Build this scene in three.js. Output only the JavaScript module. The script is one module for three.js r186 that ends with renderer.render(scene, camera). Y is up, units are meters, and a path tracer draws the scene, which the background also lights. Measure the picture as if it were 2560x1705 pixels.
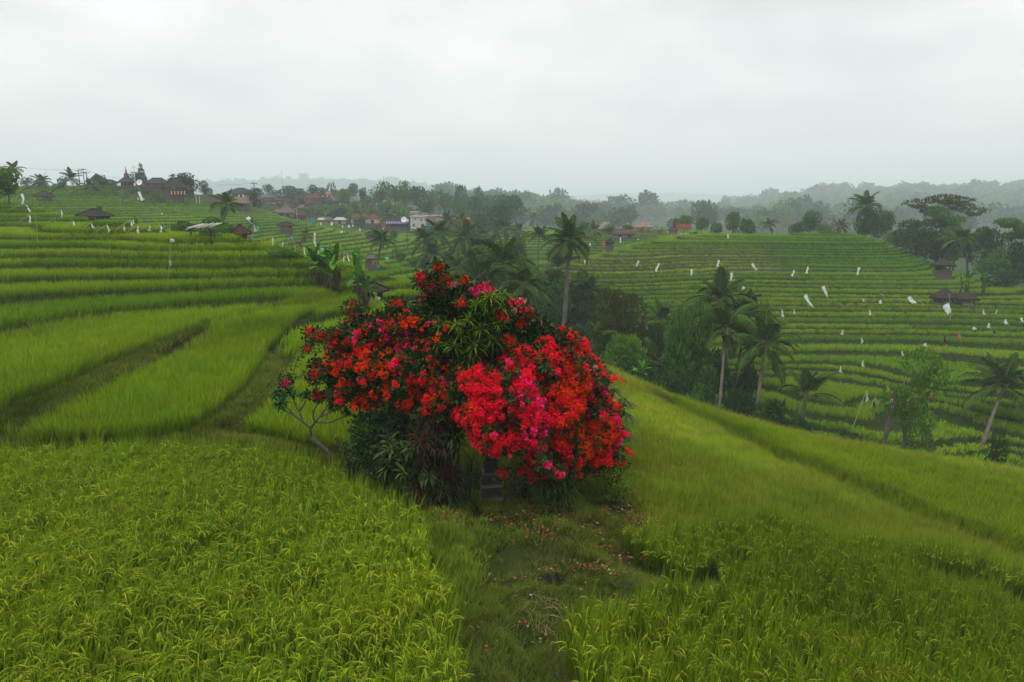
import * as THREE from 'three';
import { mergeGeometries } from 'three/addons/utils/BufferGeometryUtils.js';

// ---------- camera, sky, sun, exposure ----------
const scene = new THREE.Scene();
const FOV = 53, PITCH = 11 * Math.PI / 180, EYE = 7;
const camera = new THREE.PerspectiveCamera(FOV, 1024 / 682, 0.1, 9000);
camera.position.set(0, EYE, 0);
camera.rotation.x = -PITCH;
const renderer = new THREE.WebGLRenderer({ antialias: true });
renderer.setSize(1024, 682);
renderer.shadowMap.enabled = true;
renderer.toneMapping = THREE.LinearToneMapping;
renderer.toneMappingExposure = 1.12;
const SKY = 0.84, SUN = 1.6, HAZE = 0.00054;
scene.fog = new THREE.FogExp2(new THREE.Color().setRGB(0.79, 0.92, 0.935), HAZE);
const sun = new THREE.DirectionalLight(new THREE.Color().setRGB(1, 0.965, 0.91), SUN);
sun.position.set(-60, 170, 30);
sun.castShadow = true;
sun.shadow.radius = 30;
Object.assign(sun.shadow.camera, { left: -160, right: 160, top: 160, bottom: -160, near: 1, far: 500 });
scene.add(sun, sun.target);

// ---------- random numbers and noise ----------
function RNG(a) { return () => { a = (a + 0x6d2b79f5) | 0; let t = Math.imul(a ^ (a >>> 15), 1 | a); t = (t + Math.imul(t ^ (t >>> 7), 61 | t)) ^ t; return ((t ^ (t >>> 14)) >>> 0) / 4294967296; }; }
function hash(x, y, s = 0) { let h = (Math.imul(x, 374761393) + Math.imul(y, 668265263) + Math.imul(s, 974711)) | 0; h = Math.imul(h ^ (h >>> 13), 1274126177); h = Math.imul(h ^ (h >>> 15), 2246822519); return ((h ^ (h >>> 16)) >>> 0) / 4294967296; }
function vn(x, y, s = 0) { const i = Math.floor(x), j = Math.floor(y); let u = x - i, v = y - j; u = u * u * (3 - 2 * u); v = v * v * (3 - 2 * v); return (hash(i, j, s) * (1 - u) + hash(i + 1, j, s) * u) * (1 - v) + (hash(i, j + 1, s) * (1 - u) + hash(i + 1, j + 1, s) * u) * v; }
function fbm(x, y, o = 4, s = 0) { let a = 0.5, t = 0, n = 0; for (let k = 0; k < o; k++) { t += a * vn(x, y, s + k * 17); n += a; a *= 0.5; x *= 2.03; y *= 2.03; } return t / n; }
const lerp = (a, b, t) => a + (b - a) * t, clamp = (x, a = 0, b = 1) => Math.min(b, Math.max(a, x)), sstep = (a, b, x) => { const t = clamp((x - a) / (b - a)); return t * t * (3 - 2 * t); };
const V = (x, y, z) => new THREE.Vector3(x, y, z);

// overcast sky: one computed equirectangular picture
{
  const W = 1024, H = 512, d = new Float32Array(W * H * 4);
  for (let j = 0; j < H; j++) for (let i = 0; i < W; i++) {
    const el = ((j + 0.5) / H - 0.5) * Math.PI, az = ((i + 0.5) / W - 0.5) * 2 * Math.PI;
    const x = Math.cos(el) * Math.cos(az), y = Math.sin(el), z = Math.cos(el) * Math.sin(az);
    const k = 1 / (Math.max(y, 0) + 0.22);
    const c1 = fbm(x * k * 1.15 + 3.1, z * k * 1.15 + 7.7, 4, 5), c2 = fbm(x * k * 3.3 + 1.3, z * k * 3.3 + 2.2, 4, 9);
    let cl = 0.62 * c1 + 0.38 * c2; cl = (cl - 0.5) * 2;
    const up = Math.max(0, y);
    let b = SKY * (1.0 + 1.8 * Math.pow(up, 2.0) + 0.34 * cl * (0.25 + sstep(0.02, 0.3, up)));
    if (y < 0) b *= 1 - 0.6 * sstep(0, 0.25, -y);
    const g = clamp(0.55 - cl * 0.9), o = (j * W + i) * 4;
    d[o] = b * lerp(1.01, 0.965, g); d[o + 1] = b * lerp(1.0, 0.99, g); d[o + 2] = b * lerp(0.97, 0.99, g); d[o + 3] = 1;
  }
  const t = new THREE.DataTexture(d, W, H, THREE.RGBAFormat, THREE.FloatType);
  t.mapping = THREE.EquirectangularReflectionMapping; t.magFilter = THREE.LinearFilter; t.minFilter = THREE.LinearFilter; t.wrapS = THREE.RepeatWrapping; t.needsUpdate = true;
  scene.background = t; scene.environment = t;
}

// ---------- from a place in the photograph (2560 x 1705) to a place in the world ----------
const FPX = 852.5 / Math.tan(FOV * Math.PI / 360), cP = Math.cos(PITCH), sP = Math.sin(PITCH);
function ray(px, py) { const x = (px - 1280) / FPX, y = (852.5 - py) / FPX; return V(x, y * cP - sP, -y * sP - cP); }
function atY(px, py, y) { const d = ray(px, py), t = (y - EYE) / d.y; return V(d.x * t, y, d.z * t); }       // meets the level y
function atD(px, py, D) { const d = ray(px, py), t = D / -d.z; return V(d.x * t, EYE + d.y * t, -D); }        // at D metres ahead
const mpp = (D) => D / FPX / cP;                                                                             // metres per photo pixel there

// ---------- mesh builder ----------
class MB {
  constructor() { this.p = []; this.c = []; this.i = []; this.t = []; }
  v(x, y, z, c, u = x, w = z) { this.p.push(x, y, z); this.c.push(c[0], c[1], c[2]); this.t.push(u, w); return this.p.length / 3 - 1; }
  tri(a, b, c) { this.i.push(a, b, c); }
  quad(a, b, c, d) { this.i.push(a, b, c, a, c, d); }
  face(pts, c) { // flat polygon, own corners
    const e1 = pts[1].clone().sub(pts[0]).normalize(), e2 = pts[pts.length - 1].clone().sub(pts[0]), n = e1.clone().cross(e2).normalize(), b = n.clone().cross(e1);
    const k = pts.map((q) => { const r = q.clone().sub(pts[0]); return this.v(q.x, q.y, q.z, c, r.dot(e1), r.dot(b)); });
    for (let j = 1; j < k.length - 1; j++) this.tri(k[0], k[j], k[j + 1]);
    return this;
  }
  box(cx, cy, cz, sx, sy, sz, c, ry = 0, taper = 1) { // centre of the base, sizes
    const co = Math.cos(ry), si = Math.sin(ry), q = (x, y, z) => V(cx + x * co + z * si, cy + y, cz - x * si + z * co), a = sx / 2, b = sz / 2, A = a * taper, B = b * taper;
    const P = [q(-a, 0, b), q(a, 0, b), q(a, 0, -b), q(-a, 0, -b), q(-A, sy, B), q(A, sy, B), q(A, sy, -B), q(-A, sy, -B)];
    for (const f of [[0, 1, 5, 4], [1, 2, 6, 5], [2, 3, 7, 6], [3, 0, 4, 7], [4, 5, 6, 7], [3, 2, 1, 0]]) this.face(f.map((k) => P[k]), c);
    return this;
  }
  strip(pts, w, side, col) { // ribbon; w, col and side per point or one for all
    let a, b;
    pts.forEach((q, k) => {
      const s = Array.isArray(side) ? side[k] : side, h = (Array.isArray(w) ? w[k] : w) / 2, c = Array.isArray(col[0]) ? col[k] : col;
      const A = this.v(q.x - s.x * h, q.y - s.y * h, q.z - s.z * h, c, 0, k), B = this.v(q.x + s.x * h, q.y + s.y * h, q.z + s.z * h, c, 1, k);
      if (k) this.quad(a, b, B, A);
      a = A; b = B;
    });
    return this;
  }
  tube(pts, r, n, col, cap = true) {
    let prev = null, nrm = null, len = 0;
    pts.forEach((q, k) => {
      const t = pts[Math.min(k + 1, pts.length - 1)].clone().sub(pts[Math.max(k - 1, 0)]).normalize();
      if (!nrm) nrm = Math.abs(t.y) < 0.9 ? V(0, 1, 0) : V(1, 0, 0);
      nrm = nrm.clone().sub(t.clone().multiplyScalar(nrm.dot(t))).normalize();
      const bn = t.clone().cross(nrm), R = Array.isArray(r) ? r[k] : r, c = Array.isArray(col[0]) ? col[k] : col, ring = [];
      if (k) len += q.distanceTo(pts[k - 1]);
      for (let j = 0; j < n; j++) { const a = j / n * 2 * Math.PI, x = Math.cos(a) * R, y = Math.sin(a) * R; ring.push(this.v(q.x + nrm.x * x + bn.x * y, q.y + nrm.y * x + bn.y * y, q.z + nrm.z * x + bn.z * y, c, j / n * 0.6, len)); }
      if (prev) for (let j = 0; j < n; j++) this.quad(prev[j], prev[(j + 1) % n], ring[(j + 1) % n], ring[j]);
      else if (cap) for (let j = 1; j < n - 1; j++) this.tri(ring[0], ring[j + 1], ring[j]);
      prev = ring;
    });
    if (cap) for (let j = 1; j < n - 1; j++) this.tri(prev[0], prev[j], prev[j + 1]);
    return this;
  }
  geo(flat = false) {
    const g = new THREE.BufferGeometry();
    g.setAttribute('position', new THREE.Float32BufferAttribute(this.p, 3));
    g.setAttribute('color', new THREE.Float32BufferAttribute(this.c, 3));
    g.setAttribute('uv', new THREE.Float32BufferAttribute(this.t, 2));
    g.setIndex(this.i);
    g.computeVertexNormals();
    return g;
  }
  build(name, m, parent = scene) { const o = new THREE.Mesh(this.geo(), m); return put(o, name, parent); }
}
const taken = new Map();
function numbered(n) { const k = taken.get(n) || 0; taken.set(n, k + 1); return k ? n + '_' + String(k).padStart(3, '0') : n; }
function put(o, name, parent = scene) { o.name = parent === scene ? numbered(name) : name; o.castShadow = o.receiveShadow = true; parent.add(o); return o; }
function group(name, pos, turn = 0, parent = scene) { const o = new THREE.Group(); if (pos) o.position.copy(pos); o.rotation.y = turn; return put(o, name, parent); }
function tag(o, label, category, grp) { o.userData = { label, category }; if (grp) o.userData.group = grp; return o; }
function kind(o, k, label) { o.userData = { kind: k }; if (label) o.userData.label = label; return o; }
function copyOf(src, label, grp) { const r = src.clone(); r.name = numbered(src.name.replace(/_\d{3}$/, '')); r.userData = { ...src.userData, label }; if (grp) r.userData.group = grp; scene.add(r); return r; }

// ---------- materials ----------
function noiseTex(size, f, srgb) { // f(x, y in 0..1) gives [r, g, b] 0..255; made to repeat by blending over its edges
  const d = new Uint8Array(size * size * 4), P = new Float32Array(size * size * 3);
  for (let j = 0; j < size; j++) for (let i = 0; i < size; i++) { const c = f(i / size, j / size); P.set(c, (j * size + i) * 3); }
  const b = size >> 3;
  for (let j = 0; j < size; j++) for (let i = 0; i < size; i++) {
    const u = i < b ? 0.5 * (1 - i / b) : i >= size - b ? 0.5 * (1 - (size - 1 - i) / b) : 0, w = j < b ? 0.5 * (1 - j / b) : j >= size - b ? 0.5 * (1 - (size - 1 - j) / b) : 0;
    for (let k = 0; k < 3; k++) {
      const g = (x, y) => P[(y * size + x) * 3 + k], I = size - 1 - i, J = size - 1 - j;
      d[(j * size + i) * 4 + k] = lerp(lerp(g(i, j), g(I, j), u), lerp(g(i, J), g(I, J), u), w);
    }
    d[(j * size + i) * 4 + 3] = 255;
  }
  const t = new THREE.DataTexture(d, size, size); t.magFilter = THREE.LinearFilter; t.minFilter = THREE.LinearMipmapLinearFilter; t.wrapS = t.wrapT = THREE.RepeatWrapping; t.generateMipmaps = true;
  if (srgb) t.colorSpace = THREE.SRGBColorSpace; t.needsUpdate = true; return t;
}
const rep = (t, x, y = x) => { const c = t.clone(); c.repeat.set(x, y); c.needsUpdate = true; return c; };
const grainTex = noiseTex(512, (x, y) => { const a = fbm(x * 9, y * 9, 5, 31), b = fbm(x * 60, y * 60, 3, 77), v = 255 * clamp(0.25 + 0.75 * (0.5 * a + 0.6 * b)); return [v, v, v]; });
const soilTex = noiseTex(512, (x, y) => { const a = fbm(x * 7, y * 7, 5, 3), b = fbm(x * 70, y * 70, 3, 13), v = 0.62 + 0.5 * (a - 0.5) + 0.5 * (b - 0.5); return [255 * clamp(v * 1.02), 255 * clamp(v), 255 * clamp(v * 0.94)]; });
const barkTex = noiseTex(256, (x, y) => { const a = fbm(x * 6, y * 40, 4, 41), b = fbm(x * 50, y * 16, 3, 45), v = 255 * clamp(0.2 + 0.45 * a + 0.45 * b); return [v, v, v]; });
const std = (o) => new THREE.MeshPhysicalMaterial({ side: THREE.DoubleSide, ior: 1.3, specularIntensity: 0.2, ...o }), phy = (o) => new THREE.MeshPhysicalMaterial({ side: THREE.DoubleSide, ...o });
const M = {
  leaf: phy({ vertexColors: true, roughness: 1, transmission: 0.15, thickness: 0, ior: 1.08, specularIntensity: 0.12 }),
  tree: phy({ vertexColors: true, roughness: 1, transmission: 0.3, thickness: 0, ior: 1.1, specularIntensity: 0.2 }),
  gloss: phy({ vertexColors: true, roughness: 0.6, transmission: 0, ior: 1.3, specularIntensity: 0.5 }),
  petal: phy({ vertexColors: true, roughness: 1, transmission: 0.3, thickness: 0, ior: 1.08, specularIntensity: 0.1 }),
  bark: std({ vertexColors: true, roughness: 0.95, map: rep(barkTex, 1, 1), bumpMap: rep(barkTex, 1, 1), bumpScale: 0.02 }),
  ground: std({ vertexColors: true, roughness: 1, map: rep(soilTex, 0.45), bumpMap: rep(grainTex, 0.9), bumpScale: 0.05 }),
  hill: std({ vertexColors: true, roughness: 1, map: rep(soilTex, 0.11), bumpMap: rep(grainTex, 0.2), bumpScale: 0.15 }),
  far: std({ vertexColors: true, roughness: 1, map: rep(soilTex, 0.012), bumpMap: rep(grainTex, 0.02), bumpScale: 1.5 }),
  plain: std({ vertexColors: true, roughness: 0.85 }),
  stone: std({ vertexColors: true, roughness: 0.95, map: rep(soilTex, 1.6), bumpMap: rep(grainTex, 2.5), bumpScale: 0.03 }),
  thatch: std({ vertexColors: true, roughness: 1, map: rep(barkTex, 0.5, 0.5), bumpMap: rep(barkTex, 0.5, 0.5), bumpScale: 0.06 }),
  cloth: phy({ vertexColors: true, roughness: 0.95, transmission: 0.3, thickness: 0, ior: 1.25 }),
};
// ---------- terrain: smooth heights through known points (thin-plate splines), then terraces ----------
function spline(pts, smooth = 0) { // pts [x, z, y]
  const n = pts.length, N = n + 3, S = 50, A = [], U = (r2) => r2 > 1e-9 ? 0.5 * r2 * Math.log(r2) : 0;
  for (let i = 0; i < N; i++) A.push(new Float64Array(N + 1));
  for (let i = 0; i < n; i++) {
    const [x, z, y] = pts[i];
    for (let j = 0; j < n; j++) { const a = (x - pts[j][0]) / S, b = (z - pts[j][1]) / S; A[i][j] = U(a * a + b * b); }
    A[i][i] += smooth;
    A[i][n] = A[n][i] = 1; A[i][n + 1] = A[n + 1][i] = x / S; A[i][n + 2] = A[n + 2][i] = z / S; A[i][N] = y;
  }
  for (let k = 0; k < N; k++) {
    let m = k; for (let i = k + 1; i < N; i++) if (Math.abs(A[i][k]) > Math.abs(A[m][k])) m = i;
    [A[k], A[m]] = [A[m], A[k]];
    for (let i = k + 1; i < N; i++) { const f = A[i][k] / A[k][k]; if (f) for (let j = k; j <= N; j++) A[i][j] -= f * A[k][j]; }
  }
  const w = new Float64Array(N);
  for (let i = N - 1; i >= 0; i--) { let s = A[i][N]; for (let j = i + 1; j < N; j++) s -= A[i][j] * w[j]; w[i] = s / A[i][i]; }
  return (x, z) => { let s = w[n] + w[n + 1] * x / S + w[n + 2] * z / S; for (let j = 0; j < n; j++) { const a = (x - pts[j][0]) / S, b = (z - pts[j][1]) / S; s += w[j] * U(a * a + b * b); } return s; };
}
const xzy = (v) => [v.x, v.z, v.y];
const LV = (y, list) => list.map(([px, py]) => xzy(atY(px, py, y)));      // points on one level
const DP = (list) => list.map(([px, py, D]) => xzy(atD(px, py, D)));      // points at known distances

function gridOf(f, x0, x1, z0, z1, cell) {
  const nx = Math.round((x1 - x0) / cell), nz = Math.round((z1 - z0) / cell), g = new Float32Array((nx + 1) * (nz + 1));
  for (let j = 0; j <= nz; j++) for (let i = 0; i <= nx; i++) g[j * (nx + 1) + i] = f(x0 + i * cell, z0 + j * cell);
  const at = (x, z) => {
    const u = (x - x0) / cell, v = (z - z0) / cell; if (u < 0 || v < 0 || u >= nx || v >= nz) return -1e9;
    const i = Math.floor(u), j = Math.floor(v), a = u - i, b = v - j, k = j * (nx + 1) + i;
    return a + b < 1 ? g[k] + a * (g[k + 1] - g[k]) + b * (g[k + nx + 1] - g[k]) : g[k + nx + 2] + (1 - a) * (g[k + nx + 1] - g[k + nx + 2]) + (1 - b) * (g[k + 1] - g[k + nx + 2]);
  };
  return { nx, nz, g, at, x0, z0, cell };
}
const pieces = [];                                            // height functions of every sheet
function ground(x, z) { let h = -1e9; for (const p of pieces) h = Math.max(h, p(x, z)); return h; }
function onGround(px, py, d0 = 6) { // where the line of sight through a photo pixel first meets the ground
  const d = ray(px, py), s = 1 / -d.z; let t = d0, st = 0.4;
  for (let k = 0; k < 4000; k++) { const D = t * s; if (EYE + d.y * D < ground(d.x * D, d.z * D)) break; t += st; st = Math.max(0.3, t * 0.006); if (t > 2500) return null; }
  let a = t - st, b = t; for (let k = 0; k < 24; k++) { const m = (a + b) / 2, D = m * s; if (EYE + d.y * D < ground(d.x * D, d.z * D)) b = m; else a = m; }
  const D = b * s; return V(d.x * D, ground(d.x * D, d.z * D), d.z * D);
}
const footAt = (px, D) => { const d = ray(px, 900), s = D / -d.z; return V(d.x * s, ground(d.x * s, -D), -D); };  // ground under a pixel column, D ahead

// terraces: every triangle of the grid is cut where the smooth height passes a step
function terraces(o) {
  const { step, off, rise, min } = o, G = o.grid;
  const base = (h) => Math.floor((h - off) / step + 1e-9) * step + off;
  const out = (h) => { const b = base(h), t = (h - b) / step; return t < 1 - rise ? b : b + step * (t - 1 + rise) / rise; };
  pieces.push((x, z) => { const h = G.at(x, z); return h < min || (o.cutOff && o.cutOff(x, z)) ? -1e9 : out(h); });
  const tread = new MB(), bank = new MB(), tt = [], bt = [];
  const cut = (poly, k, lo) => { const r = []; for (let i = 0; i < poly.length; i++) { const a = poly[i], b = poly[(i + 1) % poly.length], A = lo ? a[2] >= k : a[2] <= k, B = lo ? b[2] >= k : b[2] <= k; if (A) r.push(a); if (A !== B) { const t = (k - a[2]) / (b[2] - a[2]); r.push([a[0] + (b[0] - a[0]) * t, a[1] + (b[1] - a[1]) * t, k]); } } return r; };
  const emit = (poly, top, isBank, b) => {
    if (poly.length < 3) return;
    const mb = isBank ? bank : tread, q = poly.map(([x, z, h]) => V(x, isBank ? top(h) : b, z)), mid = q[0], c = isBank ? o.bankColor(mid.x, mid.z, b) : o.treadColor(mid.x, mid.z, b);
    const ks = q.map((w) => mb.v(w.x, w.y, w.z, c));
    for (let i = 1; i < ks.length - 1; i++) { mb.tri(ks[0], ks[i + 1], ks[i]); (isBank ? bt : tt).push([q[0], q[i], q[i + 1], b]); }
  };
  const tri = (A, B, C) => {
    const lo = Math.min(A[2], B[2], C[2]), hi = Math.max(A[2], B[2], C[2]);
    if (hi < min) return;
    for (let b = base(Math.max(lo, min)); b <= hi; b += step) {
      const P = cut([A, B, C], Math.max(b, min), true), e = b + step * (1 - rise);
      emit(cut(P, e, false), null, false, b);
      emit(cut(cut(P, e, true), b + step, false), (h) => b + Math.min(step, (h - e) / rise), true, b);
    }
  };
  const { nx, nz, g, x0, z0, cell } = G;
  for (let j = 0; j < nz; j++) for (let i = 0; i < nx; i++) {
    const k = j * (nx + 1) + i, x = x0 + i * cell, z = z0 + j * cell;
    if ((o.skip && o.skip(x, z)) || (o.cutOff && o.cutOff(x, z))) continue;
    const a = [x, z, g[k]], b = [x + cell, z, g[k + 1]], c = [x, z + cell, g[k + nx + 1]], d = [x + cell, z + cell, g[k + nx + 2]];
    tri(a, b, c); tri(b, d, c);
  }
  const root = kind(group(o.name, null), 'structure', o.label);
  tread.build('paddy_soil', M.hill, root); bank.build('earth_bank', M.hill, root);
  return { tt, bt, root };
}
const inView = (x, z, m = 4) => z < -1 && Math.abs(x) < 0.80 * -z + m;

// --- colours of bare ground (linear) ---
const EARTH = [0.052, 0.042, 0.018], MUD = [0.022, 0.028, 0.009], TURF = [0.035, 0.062, 0.008], mixc = (a, b, t) => [lerp(a[0], b[0], t), lerp(a[1], b[1], t), lerp(a[2], b[2], t)];

// --- the near ridge: paddies outlined in the photograph at their levels ---
const Y1 = 0.1, Y2 = 0.4, Y3 = 0.9;
const poly = (y, base, top, h) => [...base.map(([a, b]) => atY(a, b, y)), ...top.map(([a, b]) => atY(a, b, y + h))].map((v) => [v.x, v.z]);
const F1 = [[-24, -2], ...poly(Y1, [], [[-160, 1148], [0, 1134], [115, 1127], [230, 1124], [344, 1117], [459, 1118], [555, 1121], [689, 1134], [765, 1150], [823, 1172], [880, 1200], [940, 1242], [1042, 1288], [1075, 1335], [1082, 1396], [1100, 1440], [1118, 1500], [1132, 1560], [1145, 1640], [1145, 1705]], 0.6), [-0.5, -6], [-0.5, -2]];
const F2 = poly(Y2, [[23, 1105], [38, 1115], [115, 1119], [230, 1115], [344, 1107], [440, 1096], [482, 1082], [536, 1044], [597, 994], [643, 933], [670, 887], [704, 849], [746, 826], [804, 799], [861, 784], [888, 776]], [[892, 767], [804, 775], [689, 795], [574, 825], [498, 854], [383, 905], [306, 943], [230, 981], [153, 1016], [57, 1058], [23, 1070]], 0.6);
const F2B = poly(Y1, [[565, 1096], [640, 1100], [800, 1132]], [[870, 1120], [900, 1000], [940, 880], [960, 800], [880, 800], [790, 830], [740, 880], [700, 950], [650, 1010], [600, 1060]], 0.55);
const F3 = poly(Y3, [[-260, 1140], [-120, 1080], [0, 1033], [38, 1017], [134, 983], [230, 937], [306, 904], [383, 874], [459, 841], [574, 809], [651, 790], [727, 774], [804, 765], [845, 758]], [[830, 749], [765, 753], [651, 759], [536, 767], [383, 778], [283, 788], [191, 801], [77, 820], [0, 840], [-160, 890], [-300, 930]], 0.6);
const F5 = [...poly(0.12, [[1412, 1600], [1404, 1545], [1440, 1502], [1530, 1482], [1664, 1460], [1740, 1462]], []), ...poly(-1.0, [[1900, 1430], [2160, 1420], [2420, 1470], [2620, 1520], [2900, 1640]], []), [15, -6], [12, -2], [1.5, -2], ...poly(0.1, [[1450, 1720], [1440, 1674], [1420, 1632]], [])];
const F6 = [...poly(-0.35, [[1535, 1375], [1600, 1425], [1700, 1462]], []), ...poly(-0.8, [[1900, 1425], [2150, 1412]], []), ...poly(-1.5, [[2420, 1460], [2620, 1500], [2640, 1430]], []), ...poly(-1.25, [[2300, 1370]], []), ...poly(-0.55, [[2100, 1330], [1900, 1292]], []), ...poly(0.1, [[1720, 1287], [1590, 1322]], [])];
const F7 = [...poly(-2.6, [[1690, 1020]], []), ...poly(-3.0, [[1830, 1085], [2000, 1162]], []), ...poly(-3.5, [[2160, 1232], [2300, 1293]], []), ...poly(-3.7, [[2440, 1345], [2560, 1393], [2760, 1470]], []), ...poly(-4.7, [[2800, 1290], [2560, 1236], [2400, 1200]], []), ...poly(-3.9, [[2100, 1140], [1950, 1098]], []), ...poly(-3.2, [[1800, 1058], [1680, 1010]], [])];
const levelFields = [[F1, Y1], [F2, Y2], [F2B, Y1], [F3, Y3]];
const nearBase = spline([
  ...LV(0, [[1240, 1272], [1100, 1235]]), ...LV(0.05, [[1000, 1180], [1400, 1300]]), ...LV(-0.35, [[1380, 1690], [1360, 1500]]), ...LV(-0.12, [[1220, 1690], [1180, 1450]]), ...LV(-0.45, [[1500, 1480], [1620, 1440]]),
  ...LV(-0.55, [[1700, 1650]]), ...LV(-1.0, [[2100, 1600]]), ...LV(-1.6, [[2560, 1640], [2400, 1450]]), ...LV(-0.4, [[1600, 1370]]), ...LV(-1.05, [[2000, 1380]]),
  ...LV(-0.9, [[1650, 1180]]), ...LV(-1.5, [[2000, 1290]]), ...LV(-2.2, [[2300, 1390], [1750, 1090]]), ...LV(-0.5, [[1500, 1010]]), ...LV(-0.8, [[1480, 940]]), ...LV(-1.6, [[1580, 990]]),
  ...LV(-2.6, [[1680, 1016]]), ...LV(-3.1, [[2000, 1162]]), ...LV(-3.5, [[2300, 1293]]), ...LV(-3.7, [[2560, 1393]]), ...LV(-3.2, [[1800, 1058]]), ...LV(-3.9, [[2100, 1136]]), ...LV(-4.4, [[2400, 1195]]), ...LV(-4.7, [[2560, 1232]]),
  ...DP([[1620, 980, 47], [1800, 1040, 44], [2100, 1130, 40], [2400, 1210, 38], [2560, 1260, 37]]).map((q) => [q[0], q[1], -8.2]),
  ...DP([[1620, 980, 56], [1800, 1040, 52], [2100, 1130, 48], [2400, 1210, 46], [2560, 1260, 45]]).map((q) => [q[0], q[1], -12.6]),
  ...DP([[1480, 930, 44], [1400, 900, 46]]).map((q) => [q[0], q[1], -4]), ...DP([[1480, 930, 56], [1350, 900, 58]]).map((q) => [q[0], q[1], -9]),
  ...LV(Y1, [[0, 1200], [300, 1120], [700, 1140], [500, 1300], [0, 1500]]), ...LV(Y2, [[100, 1090], [440, 1080], [600, 950], [700, 820], [850, 772]]), ...LV(Y3, [[0, 990], [200, 900], [500, 810], [800, 755], [0, 850]]),
  ...LV(-0.2, [[930, 775], [1010, 900]]), ...LV(-0.5, [[1050, 800]]), ...DP([[1150, 800, 52]]).map((q) => [q[0], q[1], -3]), ...DP([[1080, 800, 58]]).map((q) => [q[0], q[1], -3.5]), [-30, -3, 0.1], [12, -3, -0.9], [22, -8, -3.4], [40, -12, -7], [-40, -25, 1.1],
  ...LV(0.6, [[860, 752]]), [-34, -45, 0.6], [-15, -60, -1.5], [0, -62, -7], [8, -60, -13], [22, -60, -15], [36, -56, -16], [46, -46, -15], [46, -30, -12],
]);
function sdPoly(P, x, z) {
  let d = 1e9, s = false;
  for (let i = 0, j = P.length - 1; i < P.length; j = i++) {
    const [ax, az] = P[i], [bx, bz] = P[j], ex = bx - ax, ez = bz - az, t = clamp(((x - ax) * ex + (z - az) * ez) / (ex * ex + ez * ez || 1)), dx = x - ax - ex * t, dz = z - az - ez * t;
    d = Math.min(d, dx * dx + dz * dz);
    if (az > z !== bz > z && x < ex * (z - az) / ez + ax) s = !s;
  }
  return s ? -Math.sqrt(d) : Math.sqrt(d);
}
const LINE = (y, list) => list.map(([a, b]) => { const v = atY(a, b, y); return [v.x, v.z]; });
const BUND_L = LINE(0.1, [[1095, 1285], [1150, 1390], [1185, 1490], [1225, 1590], [1275, 1720]]), GULLY = LINE(-0.15, [[1215, 1370], [1250, 1470], [1300, 1590], [1350, 1720]]), BUND_R = LINE(-0.2, [[1385, 1370], [1460, 1415], [1560, 1452], [1700, 1492]]);
const F7_EDGE = [...LINE(-2.6, [[1640, 1000], [1690, 1024]]), ...LINE(-3.0, [[1830, 1090], [2000, 1168]]), ...LINE(-3.5, [[2160, 1238], [2300, 1300]]), ...LINE(-3.7, [[2440, 1353], [2560, 1402], [2760, 1480]])];
const boxOf = (P) => [Math.min(...P.map((q) => q[0])), Math.max(...P.map((q) => q[0])), Math.min(...P.map((q) => q[1])), Math.max(...P.map((q) => q[1]))];
const fieldInfo = levelFields.map(([P, y]) => ({ P, y, b: boxOf(P) }));
const nearGrid = gridOf((x, z) => {
  let h = nearBase(x, z) + 0.10 * (fbm(x * 0.9, z * 0.9, 3, 4) - 0.5) + 0.05 * (fbm(x * 3.1, z * 3.1, 2, 8) - 0.5);
  const near = (L, w) => { let d = 9; for (let i = 1; i < L.length; i++) { const [ax, az] = L[i - 1], [bx, bz] = L[i], ex = bx - ax, ez = bz - az, t = clamp(((x - ax) * ex + (z - az) * ez) / (ex * ex + ez * ez)); d = Math.min(d, Math.hypot(x - ax - ex * t, z - az - ez * t)); } return Math.exp(-((d / w) ** 2)); };
  if (z > -19 && x > -4 && x < 8) h += 0.30 * near(BUND_L, 0.42) - 0.34 * near(GULLY, 0.34) + 0.34 * near(BUND_R, 0.42) + 0.10 * (fbm(x * 4, z * 4, 3, 6) - 0.5);
  h -= 0.75 * near(F7_EDGE, 0.5);
  for (const { P, y, b } of fieldInfo) {
    if (x < b[0] - 1.2 || x > b[1] + 1.2 || z < b[2] - 1.2 || z > b[3] + 1.2) continue;
    const s = sdPoly(P, x, z); if (s < 1.2) h = lerp(h, y, 1 - sstep(0.05, 0.6, s));
  }
  return h;
}, -46, 46, -62, 2, 0.25);
pieces.push((x, z) => nearGrid.at(x, z));
{
  const mb = new MB(), { nx, nz, g, x0, z0, cell } = nearGrid;
  for (let j = 0; j <= nz; j++) for (let i = 0; i <= nx; i++) {
    const x = x0 + i * cell, z = z0 + j * cell, n = fbm(x * 0.7, z * 0.7, 4, 21), m = fbm(x * 2.7, z * 2.7, 3, 22);
    let c = mixc(EARTH, TURF, clamp(0.35 + 1.6 * (n - 0.4)));
    c = mixc(c, [0.075, 0.065, 0.032], clamp(2.5 * (m - 0.58)));
    mb.v(x, g[j * (nx + 1) + i], z, c);
  }
  for (let j = 0; j < nz; j++) for (let i = 0; i < nx; i++) { const k = j * (nx + 1) + i; mb.tri(k, k + nx + 1, k + 1); mb.tri(k + 1, k + nx + 1, k + nx + 2); }
  kind(mb.build('ground', M.ground), 'structure', 'grassy ridge ground around the paddies and under the flowering bush');
}

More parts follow.
